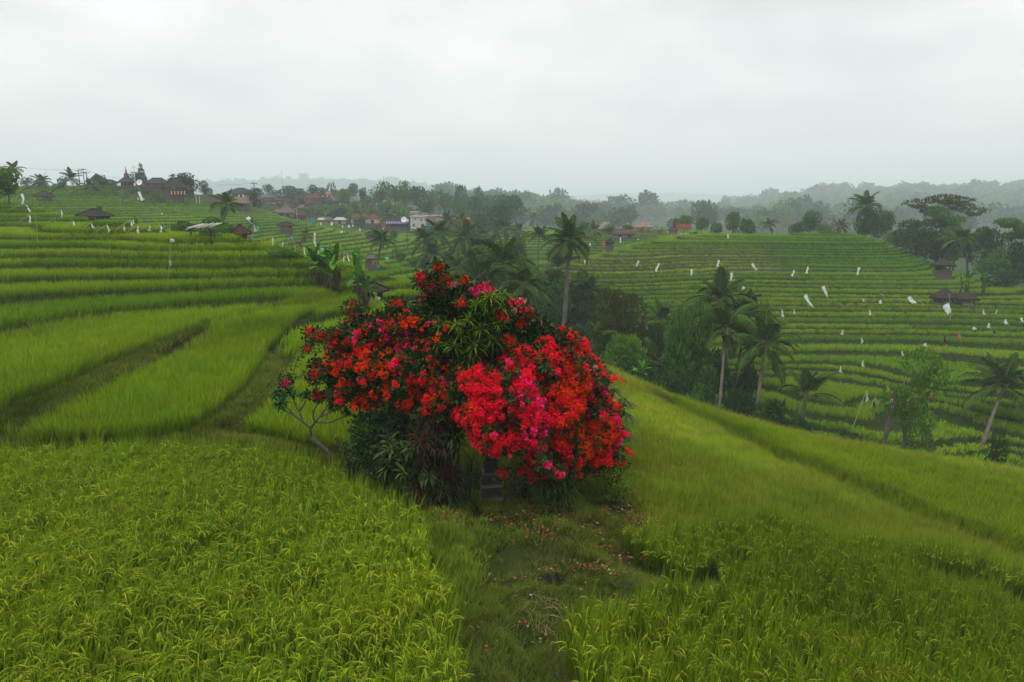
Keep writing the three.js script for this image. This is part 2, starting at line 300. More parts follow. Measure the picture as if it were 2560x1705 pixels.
// --- the terraced hillside beyond the near paddies ---
const hillB = spline([
  ...LV(1.4, [[-300, 900], [-150, 865], [0, 828], [115, 807], [230, 790], [383, 774], [536, 761], [700, 750], [827, 741]]),
  ...LV(1.9, [[-200, 770], [0, 747], [230, 735], [459, 724], [650, 716], [780, 711]]),
  ...LV(2.4, [[-200, 715], [0, 702], [300, 697], [560, 693], [708, 691], [800, 689]]),
  ...LV(2.9, [[-200, 678], [0, 669], [350, 668], [647, 668], [760, 670]]),
  ...LV(3.4, [[-200, 650], [0, 646], [300, 646], [603, 648]]),
  ...LV(3.9, [[-200, 616], [0, 617], [300, 621], [544, 626]]),
  ...LV(4.4, [[-150, 584], [0, 590], [250, 599], [481, 608]]),
  ...LV(4.9, [[60, 567], [130, 573], [260, 583]]),
  ...DP([[-100, 500, 100], [0, 508, 95], [80, 525, 90], [180, 548, 84], [300, 567, 82], [420, 588, 67], [560, 606, 58], [700, 628, 52], [800, 655, 52]]),
  ...DP([[-100, 510, 130], [0, 520, 125], [180, 560, 108], [300, 585, 108], [420, 606, 92], [560, 630, 82], [700, 660, 74], [820, 690, 66]]).map((q) => [q[0], q[1], q[2] - 2]),
  ...LV(0.9, [[880, 745]]), ...LV(0.4, [[940, 752], [1000, 742]]), ...LV(0.9, [[950, 722], [1040, 712]]), ...LV(-0.1, [[1090, 738]]), ...DP([[1100, 720, 66], [1130, 760, 62], [1000, 690, 76], [900, 690, 72]]).map((q, k) => [q[0], q[1], q[2] - [2, 1.5, 1, 0.8][k]]),
]);
const fallow = (x, z, b) => x < 47 && b > -3.5 && b < -0.55 && z < -85 ? 1 : 0;
const bankC = (s) => (x, z, b) => mixc(TURF, EARTH, clamp(1.8 * (fbm(x * 0.11 + b * 3, z * 0.11, 3, s) - 0.4)));
const gridB = gridOf((x, z) => hillB(x, z) + 0.16 * sstep(0.46, 0.54, vn(x * 0.05 + 1, z * 0.03, 5)) * sstep(-36, -42, z) * sstep(-68, -58, z) + 0.10 * (fbm(x * 0.16, z * 0.16, 3, 61) - 0.5), -100, 4, -130, -24, 0.8);
const TB = terraces({ name: 'terraced_hill', label: 'terraced hillside of rice paddies rising beyond the near fields', grid: gridB, step: 0.5, off: 0.4, rise: 0.3, min: 0.33, bankColor: bankC(1), treadColor: () => MUD, skip: (x, z) => nearGrid.at(x, z) > gridB.at(x, z) + 0.7 || sdPoly(F3, x + 0.4, z + 0.4) < 0.3 || sdPoly(F2, x + 0.4, z + 0.4) < 0.6 });

// --- the broad terraced hill across the valley ---
const hillC = spline([
  ...LV(-11.8, [[2275, 1144], [2400, 1142], [2560, 1138], [2700, 1140]]), ...LV(-11.4, [[2121, 1074], [2179, 1100], [2243, 1102], [2338, 1098], [2498, 1100], [2640, 1098]]),
  ...LV(-11.0, [[1900, 1010], [2051, 1040], [2163, 1058], [2198, 1038], [2275, 1022], [2370, 1032], [2466, 1066], [2640, 1094]]), ...LV(-10.6, [[1700, 960], [1860, 966], [1988, 991], [2125, 1014], [2230, 996], [2340, 1002], [2560, 1055]]),
  ...LV(-10.2, [[1650, 940], [1860, 943], [1956, 940], [2083, 953], [2243, 975], [2338, 988], [2560, 1022]]), ...LV(-8.6, [[1600, 862], [1800, 862], [1984, 858], [2179, 858], [2306, 856], [2560, 868], [2700, 872]]),
  ...LV(-9.4, [[1600, 900], [1900, 905], [2100, 900], [2300, 915], [2560, 940]]),
  ...LV(-7.4, [[1500, 800], [1750, 802], [2000, 802], [2250, 806], [2560, 812]]), ...LV(-5.8, [[1450, 752], [1700, 752], [2000, 752], [2300, 755], [2560, 760]]),
  ...LV(-3.8, [[1440, 700], [1700, 697], [2000, 697], [2250, 700]]), ...LV(-1.6, [[1480, 650], [1700, 645], [2000, 645], [2200, 648]]),
  ...DP([[1380, 680, 112], [1440, 655, 118], [1520, 636, 124], [1600, 616, 130], [1750, 597, 138], [1850, 590, 140], [2000, 588, 140], [2120, 590, 138], [2200, 606, 132], [2270, 645, 122], [2400, 690, 112], [2560, 726, 104], [2700, 750, 98]]),
  ...DP([[1380, 680, 130], [1440, 665, 135], [1850, 600, 165], [2100, 600, 165], [2250, 640, 150], [2400, 700, 136], [2560, 740, 128]]).map((q) => [q[0], q[1], q[2] - 3.5]),
  ...DP([[1706, 589, 167], [1640, 602, 166], [1560, 622, 150]]), ...DP([[1250, 800, 80], [1250, 700, 110], [1400, 860, 70], [1500, 920, 66], [1450, 760, 90]]).map((q, k) => [q[0], q[1], [-10.5, -8.5, -11.5, -11.8, -7.2][k]]),
]);
const gridC = gridOf((x, z) => { const h = hillC(x, z); return h + 0.10 * Math.sin(3.3 * h + 1) + 0.06 * Math.sin(7.1 * h) + 0.2 * sstep(0.46, 0.54, vn(x * 0.05 + 3, z * 0.03, 5)) + 0.34 * (fbm(x * 0.05, z * 0.11, 3, 71) - 0.5); }, -10, 124, -175, -40, 1.0);
const TC = terraces({ name: 'terraced_hill', label: 'broad terraced hill of rice paddies across the palm valley', grid: gridC, step: 0.4, off: -0.2, rise: 0.34, min: -12.6, bankColor: (x, z, b) => mixc(mixc(bankC(2)(x, z, b), [0.018, 0.036, 0.005], 0.75), [0.055, 0.050, 0.028], clamp(fallow(x, z, b) * (0.5 + fbm(x * 0.2, z * 0.3, 3, 88)))), treadColor: () => [0.028, 0.05, 0.009], skip: (x, z) => !inView(x, z, 14) });

// --- the long slope below the village ---
const hillD = spline([
  ...DP([[-100, 470, 185], [130, 479, 175], [260, 488, 172], [400, 500, 170], [480, 515, 172], [560, 512, 190], [640, 520, 195], [700, 545, 200], [780, 562, 205], [860, 578, 210]]),
  ...DP([[1300, 572, 270], [1000, 545, 320], [600, 505, 300]]),
  ...DP([[130, 520, 135], [300, 545, 128], [480, 562, 124], [600, 580, 126], [700, 600, 130], [500, 600, 104], [300, 600, 106], [100, 560, 112]]),
  ...DP([[620, 640, 100], [760, 650, 106], [860, 650, 118], [960, 640, 130], [1100, 610, 170], [1000, 690, 96], [900, 690, 92], [1080, 680, 104]]),
  ...DP([[1250, 640, 160], [1350, 620, 180], [1450, 610, 185], [1100, 760, 86], [1250, 720, 120], [1350, 690, 130], [1560, 585, 240], [1700, 575, 260]]),
  ...DP([[690, 501, 310], [760, 507, 298], [830, 494, 318], [850, 508, 280], [740, 523, 256], [785, 531, 250], [900, 518, 275], [960, 526, 264], [1060, 552, 258], [320, 467, 190], [400, 473, 190], [450, 487, 184], [270, 467, 196], [600, 515, 206], [715, 543, 216], [1515, 581, 205], [1568, 578, 212], [1608, 578, 206], [1558, 595, 192], [840, 558, 226], [915, 562, 240], [1000, 570, 240], [1180, 574, 234]]), [-150, -100, 4], [-190, -190, 9], [-60, -60, -3], [0, -70, -6], [110, -180, -6],
]);
const gridD = gridOf((x, z) => hillD(x, z) + 0.3 * (fbm(x * 0.08, z * 0.08, 3, 81) - 0.5), -230, 70, -330, -60, 1.6);
const TD = terraces({ name: 'terraced_hill', label: 'long slope of narrow rice terraces below the village', grid: gridD, step: 0.45, off: 0.1, rise: 0.36, cutOff: (x, z) => z > -165 && x > (-z - 60) * 0.13 - 4, min: -9, bankColor: bankC(3), treadColor: () => [0.028, 0.05, 0.009], skip: (x, z) => !inView(x, z, 10) || Math.max(gridB.at(x, z), gridC.at(x, z), nearGrid.at(x, z)) > gridD.at(x, z) + 1.2 });

// --- the country beyond, one sheet out to the horizon ---
function farY(x, z) {
  const D = Math.hypot(x, z), az = x / Math.max(60, -z);
  let y = -14 + 6 * sstep(150, 330, D);
  y += 14 * Math.exp(-(((x + 80) / 165) ** 2 + ((z + 800) / 130) ** 2));                          // wooded rise behind the village
  y += 34 * Math.exp(-(((x - 760) / 310) ** 2 + ((z + 1450) / 330) ** 2));                        // forest hill
  y += 36 * Math.exp(-(((x - 1350) / 480) ** 2 + ((z + 1450) / 420) ** 2));
  y += 92 * Math.exp(-(((x + 1350) / 860) ** 2 + ((z + 2900) / 500) ** 2));                       // misty ridges
  y += 66 * Math.exp(-(((x + 480) / 560) ** 2 + ((z + 3000) / 450) ** 2));
  y += 120 * Math.exp(-(((x - 900) / 1300) ** 2 + ((z + 4800) / 700) ** 2));
  y += (fbm(x * 0.004 + 9, z * 0.004, 4, 91) - 0.5) * lerp(2, 26, sstep(300, 2200, D));
  return -z < 0 ? Math.min(y, -14) : y;
}
pieces.push((x, z) => farY(x, z));
{
  const mb = new MB(), nr = 120, na = 150; let prev = null;
  for (let j = 0; j <= nr; j++) {
    const r = 40 * Math.pow(6500 / 40, j / nr), row = [];
    for (let i = 0; i <= na; i++) { const a = lerp(-1.15, 1.15, i / na), x = r * Math.sin(a), z = -r * Math.cos(a); row.push(mb.v(x, farY(x, z), z, mixc([0.03, 0.055, 0.012], [0.05, 0.075, 0.02], fbm(x * 0.02, z * 0.02, 3, 14)))); }
    if (prev) for (let i = 0; i < na; i++) mb.quad(prev[i], prev[i + 1], row[i + 1], row[i]);
    prev = row;
  }
  kind(mb.build('hills', M.far), 'structure', 'valley floor and misty hills out to the horizon');
  const under = new MB(); under.face([V(-6600, -22, 6600), V(6600, -22, 6600), V(6600, -22, -6600), V(-6600, -22, -6600)], [0.04, 0.06, 0.015]);
  kind(under.build('valley_floor', M.far), 'structure', 'low land around the ridge out to the horizon');
}
// ---------- rice, grass: tufts of bent blades, scattered ----------
function blade(mb, r, o) { // one bent leaf blade
  const az = r() * 6.283, ca = Math.cos(az), sa = Math.sin(az), L = o.len * (0.75 + 0.5 * r()), lean = o.lean * (0.3 + 0.9 * r()), bend = o.bend * (0.4 + 1.1 * r()), x0 = (r() - 0.5) * o.spread, z0 = (r() - 0.5) * o.spread, n = o.seg;
  const pts = [], w = [], cols = []; let x = x0, y = 0, z = z0, th = lean;
  const tone = 0.8 + 0.4 * r(), yel = r() * o.yellow;
  for (let k = 0; k <= n; k++) {
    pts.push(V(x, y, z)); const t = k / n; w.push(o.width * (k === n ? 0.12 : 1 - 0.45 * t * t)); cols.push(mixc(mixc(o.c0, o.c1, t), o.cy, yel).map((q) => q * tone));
    const ds = L / n; x += Math.sin(th) * ca * ds; z += Math.sin(th) * sa * ds; y += Math.cos(th) * ds; th += bend / n * (0.6 + 0.8 * t);
  }
  const tw = (r() - 0.5) * 1.6, s = V(-sa * Math.cos(tw) + 0.3 * ca * Math.sin(tw), Math.sin(tw) * 0.5, ca * Math.cos(tw) + 0.3 * sa * Math.sin(tw)).normalize();
  mb.strip(pts, w, s, cols);
}
function ear(mb, r, o) { // a nodding ear of rice: arched stalk with grains hanging from it
  const az = r() * 6.283, ca = Math.cos(az), sa = Math.sin(az), n = 7, pts = []; let x = (r() - 0.5) * o.spread, z = (r() - 0.5) * o.spread, y = o.len * (0.62 + 0.12 * r()), th = 0.15 + 0.3 * r();
  const c = mixc(o.cy, [0.25, 0.31, 0.04], 0.2 + 0.6 * r());
  for (let k = 0; k <= n; k++) { pts.push(V(x, y, z)); const ds = o.len * 0.043; x += Math.sin(th) * ca * ds; z += Math.sin(th) * sa * ds; y += Math.cos(th) * ds; th += 0.2 + 0.24 * r(); }
  mb.strip(pts, [0.004, 0.005, 0.008, 0.011, 0.013, 0.013, 0.01, 0.004], V(-sa, 0.2, ca).normalize(), c);
  for (let k = 2; k < n; k++) for (let j = 0; j < 2; j++) {
    const a = pts[k], d = V(ca * 0.3 + (r() - 0.5), -0.5 - r() * 0.6, sa * 0.3 + (r() - 0.5)).normalize(), e = a.clone().addScaledVector(d, 0.035 + 0.02 * r());
    mb.strip([a, a.clone().lerp(e, 0.5), e], [0.005, 0.011, 0.003], V(-sa + (r() - 0.5), r() - 0.5, ca + (r() - 0.5)).normalize(), c.map((q) => q * (0.85 + 0.3 * r())));
  }
}
function tuft(seed, o) { const mb = new MB(), r = RNG(seed); for (let k = 0; k < o.n; k++) blade(mb, r, o); for (let k = 0; k < (o.ears || 0); k++) ear(mb, r, o); return mb.geo(); }
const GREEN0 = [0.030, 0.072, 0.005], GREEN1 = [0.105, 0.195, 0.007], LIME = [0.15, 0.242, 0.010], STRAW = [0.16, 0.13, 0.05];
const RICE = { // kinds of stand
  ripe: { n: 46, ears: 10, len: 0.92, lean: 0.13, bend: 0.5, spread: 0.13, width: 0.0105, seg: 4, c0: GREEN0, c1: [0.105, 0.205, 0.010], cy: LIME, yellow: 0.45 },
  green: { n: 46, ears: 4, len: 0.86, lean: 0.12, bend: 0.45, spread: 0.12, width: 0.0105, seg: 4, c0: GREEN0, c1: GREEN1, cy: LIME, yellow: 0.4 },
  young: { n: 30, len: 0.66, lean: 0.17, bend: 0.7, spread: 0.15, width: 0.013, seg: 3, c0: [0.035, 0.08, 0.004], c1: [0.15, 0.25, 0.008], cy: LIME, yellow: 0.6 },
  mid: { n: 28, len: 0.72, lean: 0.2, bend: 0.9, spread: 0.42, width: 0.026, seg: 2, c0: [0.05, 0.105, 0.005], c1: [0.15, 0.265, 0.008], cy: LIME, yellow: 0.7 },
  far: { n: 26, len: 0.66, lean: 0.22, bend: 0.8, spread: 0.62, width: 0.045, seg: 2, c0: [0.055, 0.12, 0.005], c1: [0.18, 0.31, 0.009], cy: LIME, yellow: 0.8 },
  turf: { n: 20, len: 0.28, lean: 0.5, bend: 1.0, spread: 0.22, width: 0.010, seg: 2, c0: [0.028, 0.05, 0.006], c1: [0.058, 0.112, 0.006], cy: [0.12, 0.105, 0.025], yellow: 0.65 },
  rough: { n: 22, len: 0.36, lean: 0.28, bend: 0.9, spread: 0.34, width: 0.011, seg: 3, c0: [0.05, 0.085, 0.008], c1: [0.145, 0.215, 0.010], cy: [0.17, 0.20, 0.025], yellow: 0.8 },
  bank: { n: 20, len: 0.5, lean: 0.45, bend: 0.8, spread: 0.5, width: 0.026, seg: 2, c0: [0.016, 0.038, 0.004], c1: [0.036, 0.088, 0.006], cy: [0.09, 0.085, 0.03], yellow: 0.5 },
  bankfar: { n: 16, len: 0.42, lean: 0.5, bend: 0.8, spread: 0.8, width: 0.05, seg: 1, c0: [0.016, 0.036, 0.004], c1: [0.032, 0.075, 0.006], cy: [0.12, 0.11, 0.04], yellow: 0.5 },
};
const tuftCache = {};
const tufts = (k, n = 4) => tuftCache[k] || (tuftCache[k] = Array.from({ length: n }, (_, i) => tuft(1000 + i * 77 + k.length * 13, RICE[k])));
// spots: [x, y, z, size, height, shade [r, g, b]]
function scatter(name, label, kindOfTuft, spots, seed, leanDir = 0, leanBy = 0.05) {
  const root = kind(group(name, null), 'stuff', label), G = tufts(kindOfTuft), r = RNG(seed), per = G.map(() => []);
  for (const s of spots) per[(r() * G.length) | 0].push(s);
  const m = new THREE.Matrix4(), q = new THREE.Quaternion(), q2 = new THREE.Quaternion(), e = new THREE.Euler(), c = new THREE.Color();
  G.forEach((g, k) => {
    if (!per[k].length) return;
    const im = new THREE.InstancedMesh(g, M.leaf, per[k].length);
    per[k].forEach((s, j) => {
      const wind = leanBy * (0.3 + 1.4 * vn(s[0] * 0.35 + 5, s[2] * 0.35, 3));
      q.setFromEuler(e.set(0, r() * 6.283, 0)); q2.setFromEuler(e.set(Math.sin(leanDir) * wind + (r() - 0.5) * 0.12, 0, -Math.cos(leanDir) * wind + (r() - 0.5) * 0.12)); q.premultiply(q2);
      m.compose(V(s[0], s[1], s[2]), q, V(s[3], s[4], s[3])); im.setMatrixAt(j, m); im.setColorAt(j, c.setRGB(s[5][0], s[5][1], s[5][2]));
    });
    put(im, name, root);
  });
  return root;
}
function shadeAt(x, z, s, amp = 0.22) { const a = 1 + amp * (fbm(x * 0.16, z * 0.16, 3, s) - 0.5) * 2, w = (fbm(x * 0.5 + 40, z * 0.5, 2, s + 5) - 0.5) * 0.3; return [a * (1 + w), a * (1 + w * 0.25), a]; }
// rows of rice hills inside an outline
function paddy(P, sp, f, seed, edge = 0.05, turn = 0.35) {
  const b = boxOf(P), r = RNG(seed), out = [];
  const cx = (b[0] + b[1]) / 2, cz = (b[2] + b[3]) / 2, R = Math.hypot(b[1] - b[0], b[3] - b[2]) / 2, co = Math.cos(turn), si = Math.sin(turn);
  for (let v = -R; v < R; v += sp) for (let u = -R; u < R; u += sp) {
    const p = u + (r() - 0.5) * sp * 0.5, q = v + (r() - 0.5) * sp * 0.5, X = cx + p * co - q * si, Z = cz + p * si + q * co;
    if (X < b[0] || X > b[1] || Z < b[2] || Z > b[3] || !inView(X, Z, 2.5) || sdPoly(P, X, Z) > -edge) { r(); continue; }
    out.push(f(X, Z, r));
  }
  return out;
}
const spot = (x, z, r, s, h, shade, dy = -0.02) => { const v = 0.86 + 0.28 * fbm(x * 0.9, z * 0.9, 2, 71); return [x, ground(x, z) + dy, z, s * (0.8 + 0.4 * r()), h * v * (0.8 + 0.36 * r()), shade]; };
const tint = (a, k) => [a[0] * k[0], a[1] * k[1], a[2] * k[2]];
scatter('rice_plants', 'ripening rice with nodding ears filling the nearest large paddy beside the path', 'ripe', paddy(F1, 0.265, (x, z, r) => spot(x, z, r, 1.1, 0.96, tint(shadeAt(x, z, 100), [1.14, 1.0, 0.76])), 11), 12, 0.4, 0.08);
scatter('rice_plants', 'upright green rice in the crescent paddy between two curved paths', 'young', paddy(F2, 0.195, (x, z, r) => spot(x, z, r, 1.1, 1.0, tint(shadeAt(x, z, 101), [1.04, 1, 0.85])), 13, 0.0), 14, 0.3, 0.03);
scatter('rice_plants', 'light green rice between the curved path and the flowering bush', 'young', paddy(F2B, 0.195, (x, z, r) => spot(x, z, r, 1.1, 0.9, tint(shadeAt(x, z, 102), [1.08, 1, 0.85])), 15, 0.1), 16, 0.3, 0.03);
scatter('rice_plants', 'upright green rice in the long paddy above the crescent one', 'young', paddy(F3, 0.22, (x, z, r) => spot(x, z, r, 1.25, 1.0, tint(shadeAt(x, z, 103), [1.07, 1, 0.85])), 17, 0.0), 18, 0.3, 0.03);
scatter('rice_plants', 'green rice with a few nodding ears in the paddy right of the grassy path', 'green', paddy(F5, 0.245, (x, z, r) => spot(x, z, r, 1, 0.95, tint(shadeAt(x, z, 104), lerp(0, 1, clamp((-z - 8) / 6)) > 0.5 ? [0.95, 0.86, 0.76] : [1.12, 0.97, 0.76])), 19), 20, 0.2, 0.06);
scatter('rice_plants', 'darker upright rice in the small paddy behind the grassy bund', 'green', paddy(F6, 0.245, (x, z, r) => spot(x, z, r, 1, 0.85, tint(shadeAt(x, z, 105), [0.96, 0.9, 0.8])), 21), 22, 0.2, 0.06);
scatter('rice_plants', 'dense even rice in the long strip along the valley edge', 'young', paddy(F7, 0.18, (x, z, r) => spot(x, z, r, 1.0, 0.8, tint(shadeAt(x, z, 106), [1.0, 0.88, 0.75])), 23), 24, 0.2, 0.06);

// rice and grass on the terraces: spots drawn from the cut triangles by area
function fromTriangles(list, density, f, seed) {
  const r = RNG(seed), out = []; let acc = 0;
  for (const [a, b, c, lev] of list) {
    const mx = (a.x + b.x + c.x) / 3, mz = (a.z + b.z + c.z) / 3; if (!inView(mx, mz, 5)) continue;
    const ar = 0.5 * Math.hypot((b.y - a.y) * (c.z - a.z) - (b.z - a.z) * (c.y - a.y), (b.z - a.z) * (c.x - a.x) - (b.x - a.x) * (c.z - a.z), (b.x - a.x) * (c.y - a.y) - (b.y - a.y) * (c.x - a.x));
    acc += ar * density(mx, mz);
    while (acc > 1) { acc -= 1; let u = r(), v = r(); if (u + v > 1) { u = 1 - u; v = 1 - v; } const x = a.x + u * (b.x - a.x) + v * (c.x - a.x), y = a.y + u * (b.y - a.y) + v * (c.y - a.y), z = a.z + u * (b.z - a.z) + v * (c.z - a.z); const s = f(x, y, z, lev, r); if (s) out.push(s); }
  }
  return out;
}
const terraceShade = (x, z, lev, s) => { const k = hash(Math.round(lev * 20), Math.floor(x / 38 + vn(lev * 7, 0, s) * 3), s), y = hash(Math.round(lev * 20), Math.floor(x / 38 + vn(lev * 7, 0, s) * 3), s + 1); return tint(shadeAt(x, z, s, 0.16), [0.66 + 0.66 * k, 0.74 + 0.44 * k + 0.08 * y, 0.85]); };
{
  const hidden = (x, z, y) => nearGrid.at(x, z) > y + 0.15;
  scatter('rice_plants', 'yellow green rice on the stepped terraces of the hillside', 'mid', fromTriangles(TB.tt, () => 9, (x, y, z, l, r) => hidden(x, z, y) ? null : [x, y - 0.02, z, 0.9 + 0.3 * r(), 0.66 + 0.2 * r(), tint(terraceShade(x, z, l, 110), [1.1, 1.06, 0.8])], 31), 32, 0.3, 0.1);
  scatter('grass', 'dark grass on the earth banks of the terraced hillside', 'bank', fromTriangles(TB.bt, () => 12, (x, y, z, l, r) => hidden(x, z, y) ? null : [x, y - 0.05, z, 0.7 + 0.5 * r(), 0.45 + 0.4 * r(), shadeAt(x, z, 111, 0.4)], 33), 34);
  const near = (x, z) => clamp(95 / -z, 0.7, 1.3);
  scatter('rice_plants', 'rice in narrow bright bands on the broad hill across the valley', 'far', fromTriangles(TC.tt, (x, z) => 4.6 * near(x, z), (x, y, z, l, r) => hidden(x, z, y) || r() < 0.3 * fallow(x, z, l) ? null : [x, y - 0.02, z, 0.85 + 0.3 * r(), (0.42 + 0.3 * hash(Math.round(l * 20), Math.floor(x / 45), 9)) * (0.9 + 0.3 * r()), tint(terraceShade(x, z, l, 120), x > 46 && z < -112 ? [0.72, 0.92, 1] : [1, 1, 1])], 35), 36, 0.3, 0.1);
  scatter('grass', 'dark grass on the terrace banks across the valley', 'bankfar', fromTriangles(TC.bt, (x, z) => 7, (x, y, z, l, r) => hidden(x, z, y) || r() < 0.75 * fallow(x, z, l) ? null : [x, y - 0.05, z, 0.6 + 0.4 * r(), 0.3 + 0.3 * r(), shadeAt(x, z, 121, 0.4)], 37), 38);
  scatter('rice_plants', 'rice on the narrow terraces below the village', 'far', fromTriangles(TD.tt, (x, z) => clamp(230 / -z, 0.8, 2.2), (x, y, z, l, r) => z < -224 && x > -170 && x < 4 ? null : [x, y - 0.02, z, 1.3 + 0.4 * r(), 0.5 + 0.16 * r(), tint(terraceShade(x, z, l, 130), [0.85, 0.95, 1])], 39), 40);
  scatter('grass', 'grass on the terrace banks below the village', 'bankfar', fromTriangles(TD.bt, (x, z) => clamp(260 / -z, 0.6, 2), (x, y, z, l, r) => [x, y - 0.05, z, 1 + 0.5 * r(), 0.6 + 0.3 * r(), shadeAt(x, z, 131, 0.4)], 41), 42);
}
// turf on the ridge, rough grass on the slope
{
  const r = RNG(51), turf = [], rough = [], ps = [F1, F2, F2B, F3, F5, F6, F7].map((P) => ({ P, b: boxOf(P) }));
  const inside = (x, z) => ps.some(({ P, b }) => x > b[0] && x < b[1] && z > b[2] && z < b[3] && sdPoly(P, x, z) < 0.02);
  for (let k = 0; k < 260000; k++) {
    const D = 6.5 + 50 * Math.pow(r(), 1.5), x = (r() * 2 - 1) * (0.8 * D + 2), z = -D; if (inside(x, z)) continue;
    if (Math.max(gridB.at(x, z)) > nearGrid.at(x, z) + 0.1) continue;
    const n = fbm(x * 0.9, z * 0.9, 4, 52), slope = sstep(1.2, 3.5, x - 1.2 - 0.05 * (D - 16)) * sstep(13, 17, D) + sstep(16.5, 17.3, D) * sstep(-2.2, -1.2, x) * sstep(30, 24, D), p = sdPoly(F7, x, z); if (p < 0.5 && x > 3) continue;
    if (slope > r() && x > -2.5) { const far = clamp(D / 26, 0.8, 1.4) * sstep(0.4, 2.4, p); if (far < 0.1) continue; rough.push([x, nearGrid.at(x, z) - 0.03, z, far * (0.8 + 0.5 * r()), (0.55 + 0.8 * n) * (0.7 + 0.5 * r() + (r() < 0.08 ? 0.7 : 0)), tint(shadeAt(x, z, 53, 0.55), mixc([1.14, 1.1, 1], [1.3, 0.92, 1.25], clamp(4 * (fbm(x * 0.4 + 8, z * 0.9, 3, 54) - 0.52))))]); }
    else if (D < 17 && x > BUND_L[0][0] - 0.2 && x < 3.2 && fbm(x * 1.6, z * 1.6, 3, 59) > 0.47 && r() < 0.85) continue; else if (n > 0.34 || r() < 0.35 || D > 17.5) { const far = clamp(D / 18, 0.8, 1.8); turf.push([x, nearGrid.at(x, z) - 0.02, z, far * (0.8 + 0.5 * r()), far * (D > 17.5 ? 0.75 : 0.3 + 1.9 * n * n + 0.15 * (x < -0.6 - 0.13 * (z + 12) && D < 16 ? 1 : 0)) * (0.6 + 0.6 * r()), tint(shadeAt(x, z, 55, 0.55), mixc(D < 17 && x < -0.6 - 0.13 * (z + 12) ? [1.25, 1.4, 0.9] : [1, 1, 1], [1.35, 0.85, 1.3], D > 17.5 ? 0 : clamp(3 * (fbm(x * 0.8 + 4, z * 0.8, 3, 58) - 0.54))))]); }
  }
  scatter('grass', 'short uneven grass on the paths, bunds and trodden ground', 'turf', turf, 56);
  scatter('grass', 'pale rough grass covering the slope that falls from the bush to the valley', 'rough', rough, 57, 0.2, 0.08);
}
// ---------- plant builders ----------
const ballPoint = (r) => { let x, y, z, d; do { x = r() * 2 - 1; y = r() * 2 - 1; z = r() * 2 - 1; d = x * x + y * y + z * z; } while (d > 1 || d < 0.01); return V(x, y, z); };
// leaves through the volume of lobes [x, y, z, rx, ry, rz]; every leaf is a folded diamond
function leafCloud(mb, lobes, n, size, cols, r, o = {}) {
  const vol = lobes.map((l) => Math.pow(l[3] * l[4] * l[5], 0.75)), tot = vol.reduce((a, b) => a + b, 0), core = o.core ?? 0.55;
  for (let k = 0; k < n; k++) {
    let t = r() * tot, i = 0; while (t > vol[i] && i < lobes.length - 1) t -= vol[i++];
    const l = lobes[i], d = ballPoint(r).normalize(); let m = lerp(core, 1.0, Math.sqrt(r())) * (1 + 0.16 * (vn(d.x * 2.3 + i * 9, d.y * 2.3 + d.z * 1.9, 7) - 0.5) * 2);
    if (o.flat && d.y < 0) m *= 0.55;
    const p = V(l[0] + d.x * l[3] * m, l[1] + d.y * l[4] * m, l[2] + d.z * l[5] * m), s = size * (0.6 + 0.8 * r());
    const ax = d.clone().addScaledVector(ballPoint(r), 1.1).add(V(0, o.hang ? -o.hang : 0.1, 0)).normalize(), sd = ax.clone().cross(ballPoint(r)).normalize(), up = sd.clone().cross(ax);
    const c = cols[(r() * cols.length) | 0].map((q) => q * (0.75 + 0.5 * r())), w = (o.slim ?? 0.28) * s;
    const a = mb.v(p.x, p.y, p.z, c, 0, 0), e = p.clone().addScaledVector(ax, s), q1 = p.clone().addScaledVector(ax, s * 0.5).addScaledVector(sd, w).addScaledVector(up, w * 0.35), q2 = p.clone().addScaledVector(ax, s * 0.5).addScaledVector(sd, -w).addScaledVector(up, w * 0.35);
    const b = mb.v(q1.x, q1.y, q1.z, c, 1, 0), f = mb.v(e.x, e.y, e.z, c, 1, 1), g = mb.v(q2.x, q2.y, q2.z, c, 0, 1);
    mb.tri(a, b, f); mb.tri(a, f, g);
  }
}
const BARK = [0.11, 0.09, 0.06], BARKD = [0.05, 0.04, 0.028], PALE = [0.24, 0.22, 0.18];
const LEAFS = {
  mid: [[0.0543, 0.1318, 0.0186], [0.0775, 0.1705, 0.0217], [0.0465, 0.1085, 0.0186]], dark: [[0.0243, 0.0607, 0.0162], [0.0351, 0.081, 0.0175], [0.0203, 0.0486, 0.0135]],
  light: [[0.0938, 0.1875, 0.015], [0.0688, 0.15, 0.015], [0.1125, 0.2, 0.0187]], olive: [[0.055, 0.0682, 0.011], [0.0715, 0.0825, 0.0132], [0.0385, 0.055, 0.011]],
  blue: [[0.034, 0.102, 0.0374], [0.0476, 0.1275, 0.0425], [0.0272, 0.0765, 0.0306]], red: [[0.144, 0.066, 0.048], [0.108, 0.072, 0.042], [0.168, 0.072, 0.06]], yellow: [[0.132, 0.165, 0.022], [0.099, 0.143, 0.0165]],
};
